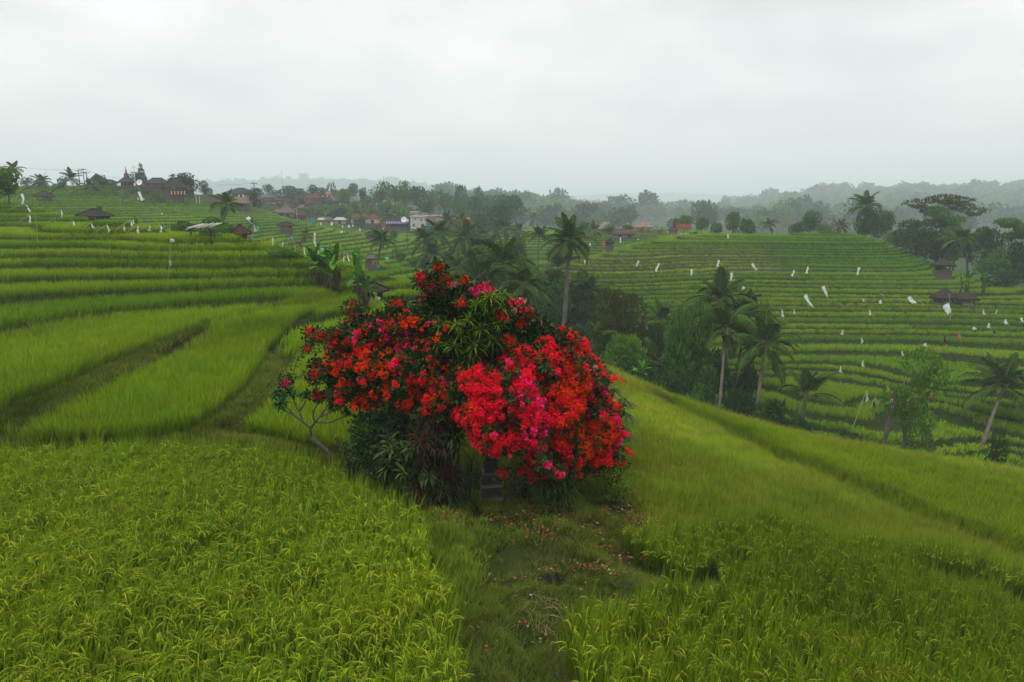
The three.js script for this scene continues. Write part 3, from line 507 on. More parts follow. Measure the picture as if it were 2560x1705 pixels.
// a broadleaf tree, built one unit high: crown lobes inside x, z +-0.5, y 0..1; o.lobes overrides
function treeMeshes(seed, o) {
  const r = RNG(seed), tr = new MB(), cr = new MB(), base = o.trunk ?? 0.3, w = o.trunkR ?? 0.03, lobes = o.lobes || [];
  if (!o.lobes) for (let k = 0; k < (o.n || 9); k++) { const a = k * 2.4 + r(), q = Math.sqrt((k + 0.4) / (o.n || 9)), y = base + (1 - base) * (0.25 + 0.62 * r()), s = 1 - 0.55 * Math.abs(y - base - (1 - base) * 0.4) / (1 - base), R = 0.12 + 0.15 * r() * r() + 0.03; lobes.push([Math.cos(a) * q * 0.40 * s, Math.min(y, 1 - R * 0.75), Math.sin(a) * q * 0.40 * s, R * 1.15 * (o.wide || 1), R * 0.75, R * 1.15 * (o.wide || 1)]); }
  const top = lobes.reduce((m, l) => Math.max(m, l[1]), 0), sway = (r() - 0.5) * 0.06;
  const trunk = [0, 0.25, 0.5, 0.75, 1].map((t) => V(sway * Math.sin(t * 3), t * top * 0.9, sway * Math.sin(t * 4 + 1)));
  tr.tube(trunk, [w * 1.35, w, w * 0.85, w * 0.6, w * 0.2], 7, o.bark || BARK);
  lobes.forEach((l) => { const y0 = Math.min(base + 0.3 * (l[1] - base), top * 0.8) * (0.9 + 0.2 * r()), a = V(sway, Math.max(y0, base * 0.8), sway), b = V(l[0], l[1], l[2]); tr.tube([a, a.clone().lerp(b, 0.5).add(V(0, 0.03, 0)), b], [w * 0.45, w * 0.3, w * 0.1], 5, o.bark || BARK, false); });
  leafCloud(cr, lobes, o.leaves || 1600, o.leaf || 0.075, LEAFS[o.col || 'mid'], r, o);
  return [tr.geo(), cr.geo()];
}
function tree(name, label, foot, height, width, seed, o, grp) { // height and width of the whole tree in metres
  const t = tag(group(name, foot), label, o.cat || 'tree', grp), [a, b] = treeMeshes(seed, o);
  a.scale(width, height, width); b.scale(width, height, width);
  put(new THREE.Mesh(a, M.bark), 'trunk', t); put(new THREE.Mesh(b, M.tree), 'crown', t);
  return t;
}
// tree given by the photo: crown centre px, crown half sizes in photo pixels, distance
function treeAt(name, label, px, py, rx, ry, D, seed, o = {}, grp) {
  const k = mpp(D), foot = footAt(o.foot ?? px, D), top = atD(px, py - ry, D).y;
  foot.y -= 0.1; const h = Math.max(top - foot.y, ry * 2 * k), cb = clamp(1 - 2 * ry * k / h, 0.02, 0.9);
  return tree(name, label, foot, h, 2 * rx * k, seed, { trunk: cb, ...o }, grp);
}
// palm fronds: five shapes from upright to hanging, shared by all palms (length 1)
function frondGeo(seed, e0, bendBy, o = {}) {
  const r = RNG(seed), mb = new MB(), n = 9, pts = []; let x = 0, y = 0, th = e0;
  for (let k = 0; k <= n; k++) { pts.push(V(x, y, (r() - 0.5) * 0.015 * k / n)); x += Math.cos(th) / n; y += Math.sin(th) / n; th -= bendBy / n * (0.5 + 1.1 * k / n); }
  mb.tube(pts, pts.map((_, k) => 0.014 * (1 - 0.85 * k / n) + 0.002), 4, o.rib || [0.15, 0.16, 0.05], false);
  const N = o.N || 38;
  for (let k = 0; k < N; k++) for (const s of [-1, 1]) {
    const t = 0.13 + 0.86 * (k + r() * 0.6) / N, f = t * n, i = Math.min(n - 1, Math.floor(f)), p = pts[i].clone().lerp(pts[i + 1], f - i), tan = pts[i + 1].clone().sub(pts[i]).normalize(), up = V(-tan.y, tan.x, 0);
    const L = 0.27 * Math.pow(Math.sin(Math.PI * (0.16 + 0.8 * t)), 0.8) * (0.85 + 0.3 * r()), c = (o.cols || [[0.035, 0.075, 0.012], [0.05, 0.095, 0.014], [0.028, 0.06, 0.012]])[(r() * 3) | 0];
    const d = tan.clone().multiplyScalar(0.62).add(V(0, 0, s)).addScaledVector(up, 0.22 - 0.15 * r()).normalize(), d2 = d.clone().add(V(0, -0.75 - 0.4 * r(), 0)).normalize();
    const q1 = p.clone().addScaledVector(d, L * 0.5), q2 = q1.clone().addScaledVector(d2, L * 0.55), side = tan.clone().addScaledVector(up, 0.35).normalize();
    mb.strip([p, q1, q2], [0.022, 0.032, 0.006], side, c);
  }
  return mb.geo();
}
const FROND = [[1.45, 0.5], [1.15, 0.95], [0.8, 1.25], [0.4, 1.35], [0.0, 1.2], [-0.5, 0.9]].map(([e, b], k) => [frondGeo(300 + k, e, b), frondGeo(340 + k, e * 0.95, b * 1.2)]);
const DEADF = [[-0.9, 0.5], [-0.4, 1.0]].map(([e, b], k) => frondGeo(380 + k, e, b, { cols: [[0.13, 0.085, 0.035], [0.10, 0.065, 0.03], [0.16, 0.11, 0.05]], rib: [0.16, 0.11, 0.05], N: 22 }));
const YELF = [[1.2, 0.8], [0.7, 1.2], [0.2, 1.2]].map(([e, b], k) => frondGeo(390 + k, e, b, { cols: [[0.14, 0.15, 0.03], [0.10, 0.13, 0.02], [0.18, 0.15, 0.04]], rib: [0.2, 0.16, 0.04], N: 24 }));
const NUT = (() => { const g = new THREE.SphereGeometry(0.13, 10, 8); g.scale(1, 1.25, 1); const c = new Float32Array(g.attributes.position.count * 3); for (let i = 0; i < c.length; i += 3) { c[i] = 0.11; c[i + 1] = 0.10; c[i + 2] = 0.02; } g.setAttribute('color', new THREE.BufferAttribute(c, 3)); return g; })();
function palm(name, label, foot, head, L, seed, o = {}, grp) { // foot on the ground, head where the fronds spring
  const t = tag(group(name, foot), label, o.cat || 'palm tree', grp), r = RNG(seed), h = head.clone().sub(foot), n = 14, mb = new MB(), pts = [], rad = [], col = [], R = o.r || 0.15;
  for (let k = 0; k <= n; k++) { const q = k / n, b = Math.sin(q * Math.PI) * (o.bow ?? 0.04) * h.y; pts.push(V(h.x * q * q + b * Math.cos(seed), -0.2 + (h.y + 0.2) * q, h.z * q * q + b * Math.sin(seed))); rad.push(R * (1.25 - 0.45 * q) * (k % 2 ? 1.05 : 0.97) + (k === 0 ? R * 0.5 : 0)); col.push(mixc(o.bark || [0.17, 0.15, 0.115], [0.08, 0.07, 0.05], k % 2 ? 0.15 : 0.5)); }
  mb.tube(pts, rad, 8, col); put(new THREE.Mesh(mb.geo(), M.bark), 'trunk', t);
  const N = o.n || 18, set = o.yellow ? YELF.map((g) => [g, g]) : FROND, lo = o.lo ?? 0, hi = o.hi ?? set.length - 1;
  for (let k = 0; k < N; k++) {
    const cls = Math.round(lerp(lo, hi, Math.pow(k / (N - 1), o.pow || 0.8))), f = put(new THREE.Mesh(set[Math.min(cls, set.length - 1)][k % 2], M.leaf), 'frond', t), s = L * (0.85 + 0.3 * r()) * (k < 3 ? 0.85 : 1);
    f.position.copy(h).add(V(0, 0.05 * L * (1 - k / N), 0)); f.rotation.set(0, k * 2.39996 + seed + r() * 0.4, (r() - 0.5) * 0.2); f.scale.set(s, s, s);
    if (o.wind) f.rotation.z -= o.wind * Math.cos(f.rotation.y) * 0.35;
  }
  for (let k = 0; k < (o.dead || 0); k++) { const f = put(new THREE.Mesh(DEADF[k % 2], M.leaf), 'dead_frond', t); f.position.copy(h); f.rotation.y = k * 2.1 + seed * 1.7; f.scale.setScalar(L * 0.8); }
  for (let k = 0; k < (o.nuts || 0); k++) { const f = put(new THREE.Mesh(NUT, M.gloss), 'coconut', t); f.position.copy(h).add(V(Math.cos(k * 1.3) * 0.28, -0.22 - 0.16 * (k % 3), Math.sin(k * 1.3) * 0.28)); }
  return t;
}
function palmAt(label, px, py, D, Lpx, seed, o = {}, grp) { const head = atD(px, py, D), foot = footAt(o.foot ?? px, o.footD ?? D); if (foot.y > head.y - 0.6) foot.y = head.y - 0.6; return palm(o.name || 'coconut_palm', label, foot, head, 1.2 * Lpx * mpp(D), seed, o, grp); }
// banana leaf: a wide arched blade with a folded midrib (length 1)
function bananaLeaf(seed, e0, bendBy, col) {
  const r = RNG(seed), mb = new MB(), n = 10, rib = [], up = []; let x = 0, y = 0, th = e0;
  for (let k = 0; k <= n; k++) { rib.push(V(x, y, 0)); up.push(V(-Math.sin(th), Math.cos(th), 0)); x += Math.cos(th) / n; y += Math.sin(th) / n; th -= bendBy / n * (0.4 + 1.2 * k / n); }
  for (const s of [-1, 1]) { let a, b; for (let k = 1; k <= n; k++) { const t = k / n, w = 0.145 * Math.pow(Math.sin(Math.PI * Math.min(0.98, 0.1 + 0.87 * t)), 0.55) * (k < 2 ? 0.35 : 1) * (k === n ? 0.2 : 1) * (0.88 + 0.24 * r()), c = col.map((q) => q * (0.9 + 0.2 * r())), A = mb.v(rib[k].x, rib[k].y, 0, c, 0, t), e = rib[k].clone().add(V(0, 0, s * w * 0.92)).addScaledVector(up[k], w * (0.25 - 0.5 * r() * t)), B = mb.v(e.x, e.y, e.z, c, 1, t); if (a !== undefined) mb.quad(a, b, B, A); a = A; b = B; } }
  mb.tube(rib, rib.map((_, k) => 0.012 * (1 - 0.9 * k / n) + 0.001), 4, [0.16, 0.2, 0.05], false);
  return mb.geo();
}
const BLEAF = [[1.4, 0.45], [1.15, 0.9], [0.8, 1.5], [0.35, 1.7]].map(([e, b], k) => [bananaLeaf(400 + k, e, b, [0.06, 0.17, 0.015]), bananaLeaf(420 + k, e, b, [0.035, 0.11, 0.016])]);
const BDRY = bananaLeaf(440, -0.5, 1.6, [0.06, 0.045, 0.026]);
function banana(label, foot, height, L, seed, o = {}, grp) {
  const t = tag(group('banana_plant', foot), label, 'banana plant', grp), r = RNG(seed), stems = o.stems || 1;
  for (let s = 0; s < stems; s++) {
    const bx = s ? (r() - 0.5) * 2 * (o.spread || 0.8) : 0, bz = s ? (r() - 0.5) * 2 * (o.spread || 0.8) : 0, h = (height - L * 0.75) * (s ? 0.55 + 0.5 * r() : 1), lx = (r() - 0.5) * 0.3, hd = V(bx + lx, h, bz), mb = new MB();
    mb.tube([V(bx, -0.1, bz), V(bx + lx * 0.3, h * 0.5, bz), hd], [0.16, 0.13, 0.07].map((q) => q * (o.stem || 1)), 8, [[0.07, 0.06, 0.03], [0.09, 0.11, 0.03], [0.10, 0.16, 0.03]]); put(new THREE.Mesh(mb.geo(), M.bark), 'stem', t);
    const N = o.n || 8;
    for (let k = 0; k < N; k++) { const c = Math.min(3, Math.floor(k / N * 4)), f = put(new THREE.Mesh(BLEAF[c][(k + s) % 2], M.leaf), 'leaf', t); f.position.copy(hd); f.rotation.y = k * 2.4 + seed + s; const q = L * (0.75 + 0.4 * r()) * (s ? 0.85 : 1); f.scale.set(q, q, q * (0.9 + 0.3 * r())); }
    for (let k = 0; k < (o.dry || 0); k++) { const f = put(new THREE.Mesh(BDRY, M.leaf), 'dry_leaf', t); f.position.copy(hd).add(V(0, -0.1 - 0.35 * r() * h, 0)); f.rotation.y = k * 1.7 + s; f.scale.set(L * 0.32, L * (0.4 + 0.3 * r()), L * 0.45); }
  }
  return t;
}
// strap-leaved rosette (dracaena, cordyline, pandan); leaf length 1 in the middle of the range
function rosetteGeo(seed, n, L, w, cols, droop = 1) {
  const r = RNG(seed), mb = new MB();
  for (let k = 0; k < n; k++) {
    const az = k * 2.4 + r(), ca = Math.cos(az), sa = Math.sin(az); let th = lerp(1.4, -0.1, Math.pow(k / n, 0.9)) + (r() - 0.5) * 0.3, x = 0, y = 0; const pts = [], ws = [], l = L * (0.7 + 0.5 * r()), c = cols[(r() * cols.length) | 0].map((q) => q * (0.8 + 0.4 * r()));
    for (let j = 0; j <= 4; j++) { pts.push(V(ca * x, y, sa * x)); ws.push(w * [0.5, 1, 1, 0.7, 0.08][j]); x += Math.cos(th) * l / 4; y += Math.sin(th) * l / 4; th -= droop * (0.25 + 0.25 * r()); }
    mb.strip(pts, ws, V(-sa, 0.15 * (r() - 0.5), ca), c);
  }
  return mb.geo();
}
// ---------- the flowering arch over the shrine path ----------
const BUSH_D = 15.4, bushK = mpp(BUSH_D) / 2.24;
const bAt = (cx, cy, dz = 0) => atD(660 + (cx < 1180 ? 1180 - (1180 - cx) * 1.03 : cx) / 2.24, 630 + cy / 2.24, BUSH_D + dz);
const bushFoot = onGround(1240, 1262);
const bougainvillea = tag(group('bougainvillea', bushFoot.clone()), 'huge bougainvillea in red, orange and magenta bloom arching over a grassy path', 'flowering bush');
const toBush = (v) => v.clone().sub(bushFoot);
// lobes: centre and half sizes in the enlarged photo, how far behind the front, colour weights [red, orange, magenta, pink], blossom clusters
const LOBES = [
  [545, 480, 150, 60, .3, [4, 2, 3, 0], 95], [690, 425, 120, 60, .1, [4, 3, 3, 0], 85], [850, 395, 110, 60, 0, [3, 5, 1, 0], 60], [530, 620, 140, 130, .3, [2, 6, 1, 0], 150], [690, 640, 150, 150, 0, [3, 5, 1, 0], 110],
  [590, 770, 140, 95, .4, [1, 7, 0, 0], 120], [790, 770, 130, 120, 0, [3, 5, 1, 0], 95], [890, 610, 120, 150, -.1, [4, 3, 2, 0], 90], [1000, 480, 130, 120, .1, [1, 4, 0, 0], 34], [1010, 830, 105, 105, -.3, [4, 2, 3, 0], 95],
  [1065, 770, 110, 75, -.4, [2, 1, 4, 0], 80], [1240, 745, 130, 100, -.6, [4, 1, 2, 0], 130], [1235, 900, 120, 120, -.8, [5, 2, 3, 0], 170], [1400, 800, 140, 120, -.9, [4, 0, 4, 0], 200], [1480, 950, 95, 140, -1.0, [3, 0, 4, 0], 190],
  [1510, 1070, 60, 75, -1.0, [2, 0, 4, 0], 75], [1310, 1035, 120, 85, -.9, [4, 5, 0, 0], 130], [1450, 620, 120, 95, -.2, [5, 2, 2, 0], 130], [1590, 600, 140, 95, 0, [5, 3, 1, 0], 150], [1715, 560, 85, 85, .1, [5, 2, 1, 0], 95],
  [1690, 750, 160, 130, -.1, [5, 4, 1, 0], 240], [1640, 900, 140, 130, -.5, [5, 4, 1, 0], 230], [1840, 850, 110, 130, .1, [5, 3, 1, 0], 180], [1835, 1000, 120, 140, 0, [6, 4, 0, 0], 210], [1930, 1010, 60, 130, .2, [4, 1, 3, 0], 120],
  [1690, 1090, 140, 100, -.5, [4, 5, 0, 0], 190], [1620, 1180, 95, 60, -.5, [4, 4, 0, 0], 90], [1830, 1150, 95, 70, 0, [6, 2, 0, 0], 110], [1530, 1165, 55, 55, -.8, [5, 1, 1, 0], 50], [440, 720, 60, 90, .5, [3, 4, 1, 0], 45],
  [1130, 650, 130, 110, 0, [3, 3, 0, 0], 34], [960, 930, 90, 70, -.1, [2, 4, 0, 0], 24], [1100, 900, 90, 80, -.3, [3, 3, 1, 0], 30],
  // lone sprays
  [985, 85, 28, 20, .2, [3, 4, 0, 0], 9], [900, 150, 42, 30, .2, [6, 1, 1, 0], 18], [960, 188, 42, 22, .2, [6, 2, 0, 0], 16], [1000, 228, 20, 16, .2, [0, 0, 3, 0], 5], [1015, 147, 20, 14, .2, [0, 3, 0, 0], 4], [1125, 165, 20, 15, .2, [1, 3, 0, 0], 5], [1060, 185, 35, 10, .2, [0, 2, 1, 1], 5],
  [1235, 222, 58, 28, .1, [0, 0, 8, 0], 24], [1120, 290, 35, 20, 0, [4, 3, 0, 0], 9], [750, 300, 42, 26, .2, [1, 5, 0, 0], 13], [310, 465, 45, 28, .3, [4, 4, 0, 0], 18], [272, 540, 14, 9, .3, [4, 0, 0, 0], 3], [150, 732, 28, 22, .5, [0, 0, 6, 0], 8], [330, 805, 34, 14, .5, [4, 0, 1, 0], 7],
  [405, 525, 24, 22, .4, [3, 0, 3, 0], 8], [418, 785, 28, 30, .4, [5, 0, 1, 0], 11], [315, 645, 26, 34, .4, [4, 3, 0, 0], 11], [305, 700, 22, 28, .4, [6, 0, 1, 0], 9], [1340, 362, 28, 24, -.3, [3, 4, 0, 0], 9], [1362, 500, 38, 36, -.3, [2, 5, 0, 0], 15], [1450, 412, 28, 18, 0, [0, 4, 0, 0], 7],
  [1430, 300, 45, 45, 0, [1, 0, 0, 6], 11], [1480, 350, 40, 35, 0, [3, 0, 1, 3], 9], [1553, 405, 13, 9, .1, [1, 0, 0, 3], 3], [1700, 458, 28, 22, .2, [3, 3, 0, 0], 10], [1338, 1238, 22, 18, -.9, [4, 3, 0, 0], 7], [1500, 1248, 32, 22, -.7, [5, 2, 0, 0], 11], [1448, 1228, 14, 13, -.7, [2, 3, 0, 0], 4],
  [1992, 1182, 32, 20, .2, [6, 0, 1, 0], 9], [1910, 1240, 22, 18, .1, [6, 1, 0, 0], 6], [1972, 1270, 20, 15, .1, [4, 0, 1, 0], 5], [515, 305, 28, 12, .3, [1, 4, 0, 0], 6], [1850, 700, 30, 60, .3, [2, 4, 0, 1], 14], [1985, 870, 16, 26, .3, [2, 5, 0, 0], 6],
];
const HUES = [[0.80, 0.008, 0.028], [0.76, 0.055, 0.005], [0.78, 0.012, 0.165], [0.80, 0.30, 0.30]];
function bloomGeo(seed, tones) { // a dome of three-bracted papery flowers
  const r = RNG(seed), mb = new MB();
  for (let k = 0; k < 17; k++) {
    const d = ballPoint(r).normalize(); if (d.y < -0.35) d.y *= -0.6; const p = d.clone().multiplyScalar(0.085 * (0.55 + 0.5 * r())), t1 = d.clone().cross(V(r() - 0.5, r() - 0.5, r() - 0.5)).normalize(), t2 = d.clone().cross(t1), c0 = tones[(r() * tones.length) | 0];
    for (let j = 0; j < 3; j++) {
      const a = j * 2.094 + r() * 0.4, out = t1.clone().multiplyScalar(Math.cos(a)).addScaledVector(t2, Math.sin(a)), sd = d.clone().cross(out), s = 0.042 * (0.8 + 0.45 * r()), c = c0.map((q) => q * (0.85 + 0.3 * r()));
      const A = mb.v(p.x, p.y, p.z, c), m = p.clone().addScaledVector(out, s * 0.55).addScaledVector(d, s * 0.45), e = p.clone().addScaledVector(out, s * 0.95).addScaledVector(d, s * 0.85);
      const B = mb.v(m.x + sd.x * s * 0.48, m.y + sd.y * s * 0.48, m.z + sd.z * s * 0.48, c), C = mb.v(e.x, e.y, e.z, c), D = mb.v(m.x - sd.x * s * 0.48, m.y - sd.y * s * 0.48, m.z - sd.z * s * 0.48, c);
      mb.tri(A, B, C); mb.tri(A, C, D);
    }
  }
  return mb.geo();
}
{
  const r = RNG(600), all = [], leafSpots = [];
  for (const [cx, cy, rx, ry, dz, w, n] of LOBES) {
    const side = 0.95 * Math.pow((cx - 1180) / 850, 2), c = toBush(bAt(cx, cy, dz + side)), X = rx * bushK, Y = ry * bushK, Z = (X + Y) * 0.55 * (n > 40 ? 1.15 : 1), big = n > 20, tot = w.reduce((a, b) => a + b, 0);
    const count = Math.round(n * (big ? 2.0 : 1.3));
    for (let k = 0; k < count; k++) {
      const d = ballPoint(r).normalize(); if (d.z < 0 && r() < 0.5) d.z *= -1; if (d.y < -0.2 && r() < 0.4) d.y *= -0.5;
      const lump = 1 + 0.42 * (fbm(d.x * 3.2 + cx * 0.02, d.y * 3.2 + cy * 0.02 + d.z * 2, 3, 61) - 0.5) * 2, m = (big ? 0.82 + 0.26 * r() : Math.sqrt(r())) * lump, p = V(c.x + d.x * X * m, c.y + d.y * Y * m, c.z + d.z * Z * m);
      const hole = 0.6 * fbm((p.x + 9) * 1.5, (p.y + p.z) * 1.5, 3, 62) + 0.4 * fbm((p.x + 9) * 4, (p.y + p.z) * 4, 2, 66); if (big && hole < (cx < 1150 ? 0.53 : 0.40) && r() < 0.9) { if (r() < 0.6) leafSpots.push([p.clone().lerp(c, 0.2), d]); continue; }
      const zone = fbm((p.x + 30) * 0.8, (p.y + 11) * 0.8, 2, 63) * 0.7 + 0.3 * r(); let q = clamp((zone - 0.2) / 0.6, 0, 0.999) * tot, h = 0; while (q > w[h]) q -= w[h++];
      all.push({ p, d, h, s: 0.6 + 0.55 * r() * r() + 0.1, see: d.z + 0.4 * d.y });
    }
    for (let k = 0; k < (big ? n * 2.6 : n * 1.6); k++) { const d = ballPoint(r), m = big ? 0.86 : 0.95; leafSpots.push([V(c.x + d.x * X * m, c.y + d.y * Y * m, c.z + d.z * Z * m), d.normalize()]); }
  }
  // the shaded leafy heart and the far side of the arch
  for (const [cx, cy, rx, ry, dz, n, fl] of [[1150, 480, 260, 170, .8, 900, 30], [1180, 640, 280, 150, .9, 800, 20], [700, 620, 300, 200, 1.5, 700, 150], [1650, 720, 280, 220, 1.4, 700, 200], [1250, 380, 180, 120, .9, 420, 10], [1010, 1000, 90, 130, .5, 420, 0], [1700, 1000, 220, 180, 1.2, 500, 120], [1000, 290, 130, 80, .6, 220, 8], [1230, 300, 130, 60, .5, 260, 0], [1480, 470, 150, 100, .5, 420, 10], [620, 400, 170, 50, .8, 200, 12], [1060, 230, 110, 60, .4, 110, 5]]) {
    const c = toBush(bAt(cx, cy, dz)), X = rx * bushK, Y = ry * bushK, Z = Math.min(X, Y) * 0.9;
    for (let k = 0; k < n; k++) { const d = ballPoint(r); leafSpots.push([V(c.x + d.x * X, c.y + d.y * Y, c.z + d.z * Z), d.normalize()]); }
    for (let k = 0; k < fl; k++) { const d = ballPoint(r).normalize(); if (r() < 0.7) d.z = -Math.abs(d.z); all.push({ p: V(c.x + d.x * X, c.y + d.y * Y, c.z + d.z * Z), d, h: (r() * 3) | 0, s: 0.8 + 0.5 * r(), see: -1 }); }
  }
  const sprays = []; { const rr = RNG(644), big = LOBES.filter((l) => l[6] > 40); for (let k = 0; k < 64; k++) {
    const L = big[(rr() * big.length) | 0], side = 0.95 * Math.pow((L[0] - 1180) / 850, 2), c = toBush(bAt(L[0], L[1], L[4] + side)), d = ballPoint(rr).normalize(); if (d.y < -0.2) d.y *= -1; if (d.z < -0.3) d.z *= -1; d.x += 0.5 * Math.sign(L[0] - 1180) * rr(); d.normalize();
    const a = V(c.x + d.x * L[2] * bushK * 0.8, c.y + d.y * L[3] * bushK * 0.8, c.z + d.z * 0.4), len = 0.35 + 0.6 * rr(), P = [0, .25, .5, .75, 1].map((q) => a.clone().addScaledVector(d, len * q).add(V(0, -0.45 * len * q * q, 0)));
    sprays.push(P); const tot = L[5].reduce((x, y) => x + y, 0);
    for (let j = 0; j < 9; j++) { const q = 0.35 + 0.65 * rr(), i = Math.min(3, Math.floor(q * 4)), p = P[i].clone().lerp(P[i + 1], q * 4 - i).add(ballPoint(rr).multiplyScalar(0.07)); let u = rr() * 0.999 * tot, h = 0; while (u > L[5][h]) u -= L[5][h++]; if (rr() < 0.7) all.push({ p, d, h, s: 0.5 + 0.35 * rr(), see: 0 }); leafSpots.push([p.clone().lerp(P[0], 0.35), d]); }
  } }
  const tones = [[[1, 1, 1], [0.85, 0.9, 0.9], [1, 1.8, 1.5], [0.8, 0.8, 1.2]], [[1, 1, 1], [0.95, 0.6, 1], [1, 1.4, 1], [0.8, 0.8, 1]], [[1, 1, 1], [0.9, 0.9, 0.8], [1, 2, 1.2], [1, 1, 0.6]], [[1, 1, 1], [1, 0.8, 0.8], [0.95, 1.3, 1.2]]];
  const G = HUES.map((h, i) => [0, 1, 2].map((k) => bloomGeo(620 + i * 10 + k, tones[i].map((t) => h.map((q, j) => Math.min(0.85, q * t[j]))))));
  const q = new THREE.Quaternion(), q2 = new THREE.Quaternion(), m4 = new THREE.Matrix4(), UP = V(0, 1, 0);
  const turnTo = (d) => { q.setFromUnitVectors(UP, d.clone().add(V(0, 0.35, 0.15)).normalize()); q2.setFromAxisAngle(UP, r() * 6.283); return q.clone().multiply(q2); };
  all.sort((a, b) => b.see - a.see);
  const single = new Set(all.filter((_, k) => k % 5 === 0).slice(0, 280)), rest = HUES.map(() => [[], [], []]);
  all.forEach((f, k) => {
    const v = k % 3, qq = turnTo(f.d);
    if (single.has(f)) { const o = put(new THREE.Mesh(G[f.h][v], M.petal), 'blossom', bougainvillea); o.position.copy(f.p); o.quaternion.copy(qq); o.scale.setScalar(f.s); }
    else rest[f.h][v].push(m4.clone().compose(f.p, qq, V(f.s, f.s, f.s)));
  });
  const bl = kind(group('blossoms', null, 0, bougainvillea), 'stuff');
  rest.forEach((R, h) => R.forEach((list, v) => { if (!list.length) return; const im = new THREE.InstancedMesh(G[h][v], M.petal, list.length); list.forEach((mm, j) => im.setMatrixAt(j, mm)); put(im, 'blossoms', bl); }));
  // leaf sprays
  const spray = [0, 1, 2].map((s) => { const rr = RNG(660 + s), mb = new MB(); leafCloud(mb, [[0, 0, 0, 0.14, 0.10, 0.14]], 15, 0.075, [[0.018, 0.045, 0.008], [0.028, 0.065, 0.010], [0.013, 0.032, 0.008], [0.05, 0.085, 0.012]], rr, { core: 0.2, slim: 0.3 }); return mb.geo(); });
  const lv = kind(group('leaves', null, 0, bougainvillea), 'stuff');
  spray.forEach((g, v) => { const list = leafSpots.filter((_, k) => k % 3 === v), im = new THREE.InstancedMesh(g, M.gloss, list.length); list.forEach(([p, d], j) => { const s = 0.8 + 0.6 * r(); im.setMatrixAt(j, m4.compose(p, turnTo(d), V(s, s, s))); }); put(im, 'leaves', lv); });
  // woody stems climbing from both feet, and leafy shoots that reach out
  const B = (a, b, z) => toBush(bAt(a, b, z)), stem = (pts, r0, r1, c = BARKD) => { const mb = new MB(), cu = new THREE.CatmullRomCurve3(pts), n = pts.length * 4, P = cu.getPoints(n); mb.tube(P, P.map((_, k) => lerp(r0, r1, k / n)), 6, c); put(new THREE.Mesh(mb.geo(), M.bark), 'stem', bougainvillea); };
  stem([B(1030, 1450, .4), B(1010, 1200, .4), B(1040, 950, .5), B(950, 700, .5), B(700, 600, .6)], 0.07, 0.03); stem([B(1045, 1450, .5), B(1070, 1150, .6), B(1090, 850, .6), B(1200, 600, .5), B(1250, 330, .4)], 0.06, 0.02); stem([B(1640, 1430, .2), B(1620, 1200, .2), B(1660, 980, .3), B(1600, 760, .4), B(1450, 560, .5)], 0.07, 0.03);
  stem([B(1655, 1430, .3), B(1700, 1150, .3), B(1760, 950, .4), B(1820, 800, .4)], 0.05, 0.02); stem([B(1090, 850, .6), B(850, 900, .6), B(600, 830, .6), B(470, 740, .6)], 0.035, 0.015); stem([B(1250, 330, .4), B(1120, 240, .3), B(1000, 190, .2), B(975, 110, .2)], 0.018, 0.008); stem([B(1120, 240, .3), B(1180, 230, .2), B(1250, 215, .1)], 0.014, 0.006);
  sprays.forEach((P) => { const mb = new MB(); mb.tube(P, [0.012, 0.010, 0.008, 0.006, 0.003], 4, BARKD, false); put(new THREE.Mesh(mb.geo(), M.bark), 'shoot', bougainvillea); });
  const shoots = [[[560, 470, .3], [430, 440, .3], [320, 455, .3], [270, 470, .3]], [[520, 590, .4], [400, 540, .4], [280, 550, .4], [220, 600, .4], [185, 680, .5], [150, 720, .5]], [[640, 400, .3], [520, 385, .4], [420, 420, .4], [370, 470, .4]], [[480, 650, .5], [360, 660, .5], [260, 690, .5], [190, 705, .5]], [[1800, 1150, .2], [1900, 1200, .2], [1990, 1260, .2]], [[1500, 420, .2], [1560, 400, .2]], [[800, 400, .3], [740, 330, .3], [690, 320, .3]], [[560, 330, .4], [520, 300, .4]], [[1500, 470, .2], [1620, 480, .2], [1700, 455, .2]]];
  for (const s of shoots) {
    const P = new THREE.CatmullRomCurve3(s.map((a) => B(...a))).getPoints(14), mb = new MB(), lf = new MB(), rr = RNG(680 + s[0][0]);
    mb.tube(P, P.map((_, k) => 0.012 - 0.0006 * k), 4, BARKD); const o = put(new THREE.Mesh(mb.geo(), M.bark), 'shoot', bougainvillea);
    leafCloud(lf, P.map((p) => [p.x, p.y, p.z, 0.06, 0.06, 0.06]), 120, 0.075, [[0.018, 0.045, 0.010], [0.03, 0.065, 0.012]], rr, { core: 0.2 }); put(new THREE.Mesh(lf.geo(), M.gloss), 'leaves', o);
  }
}
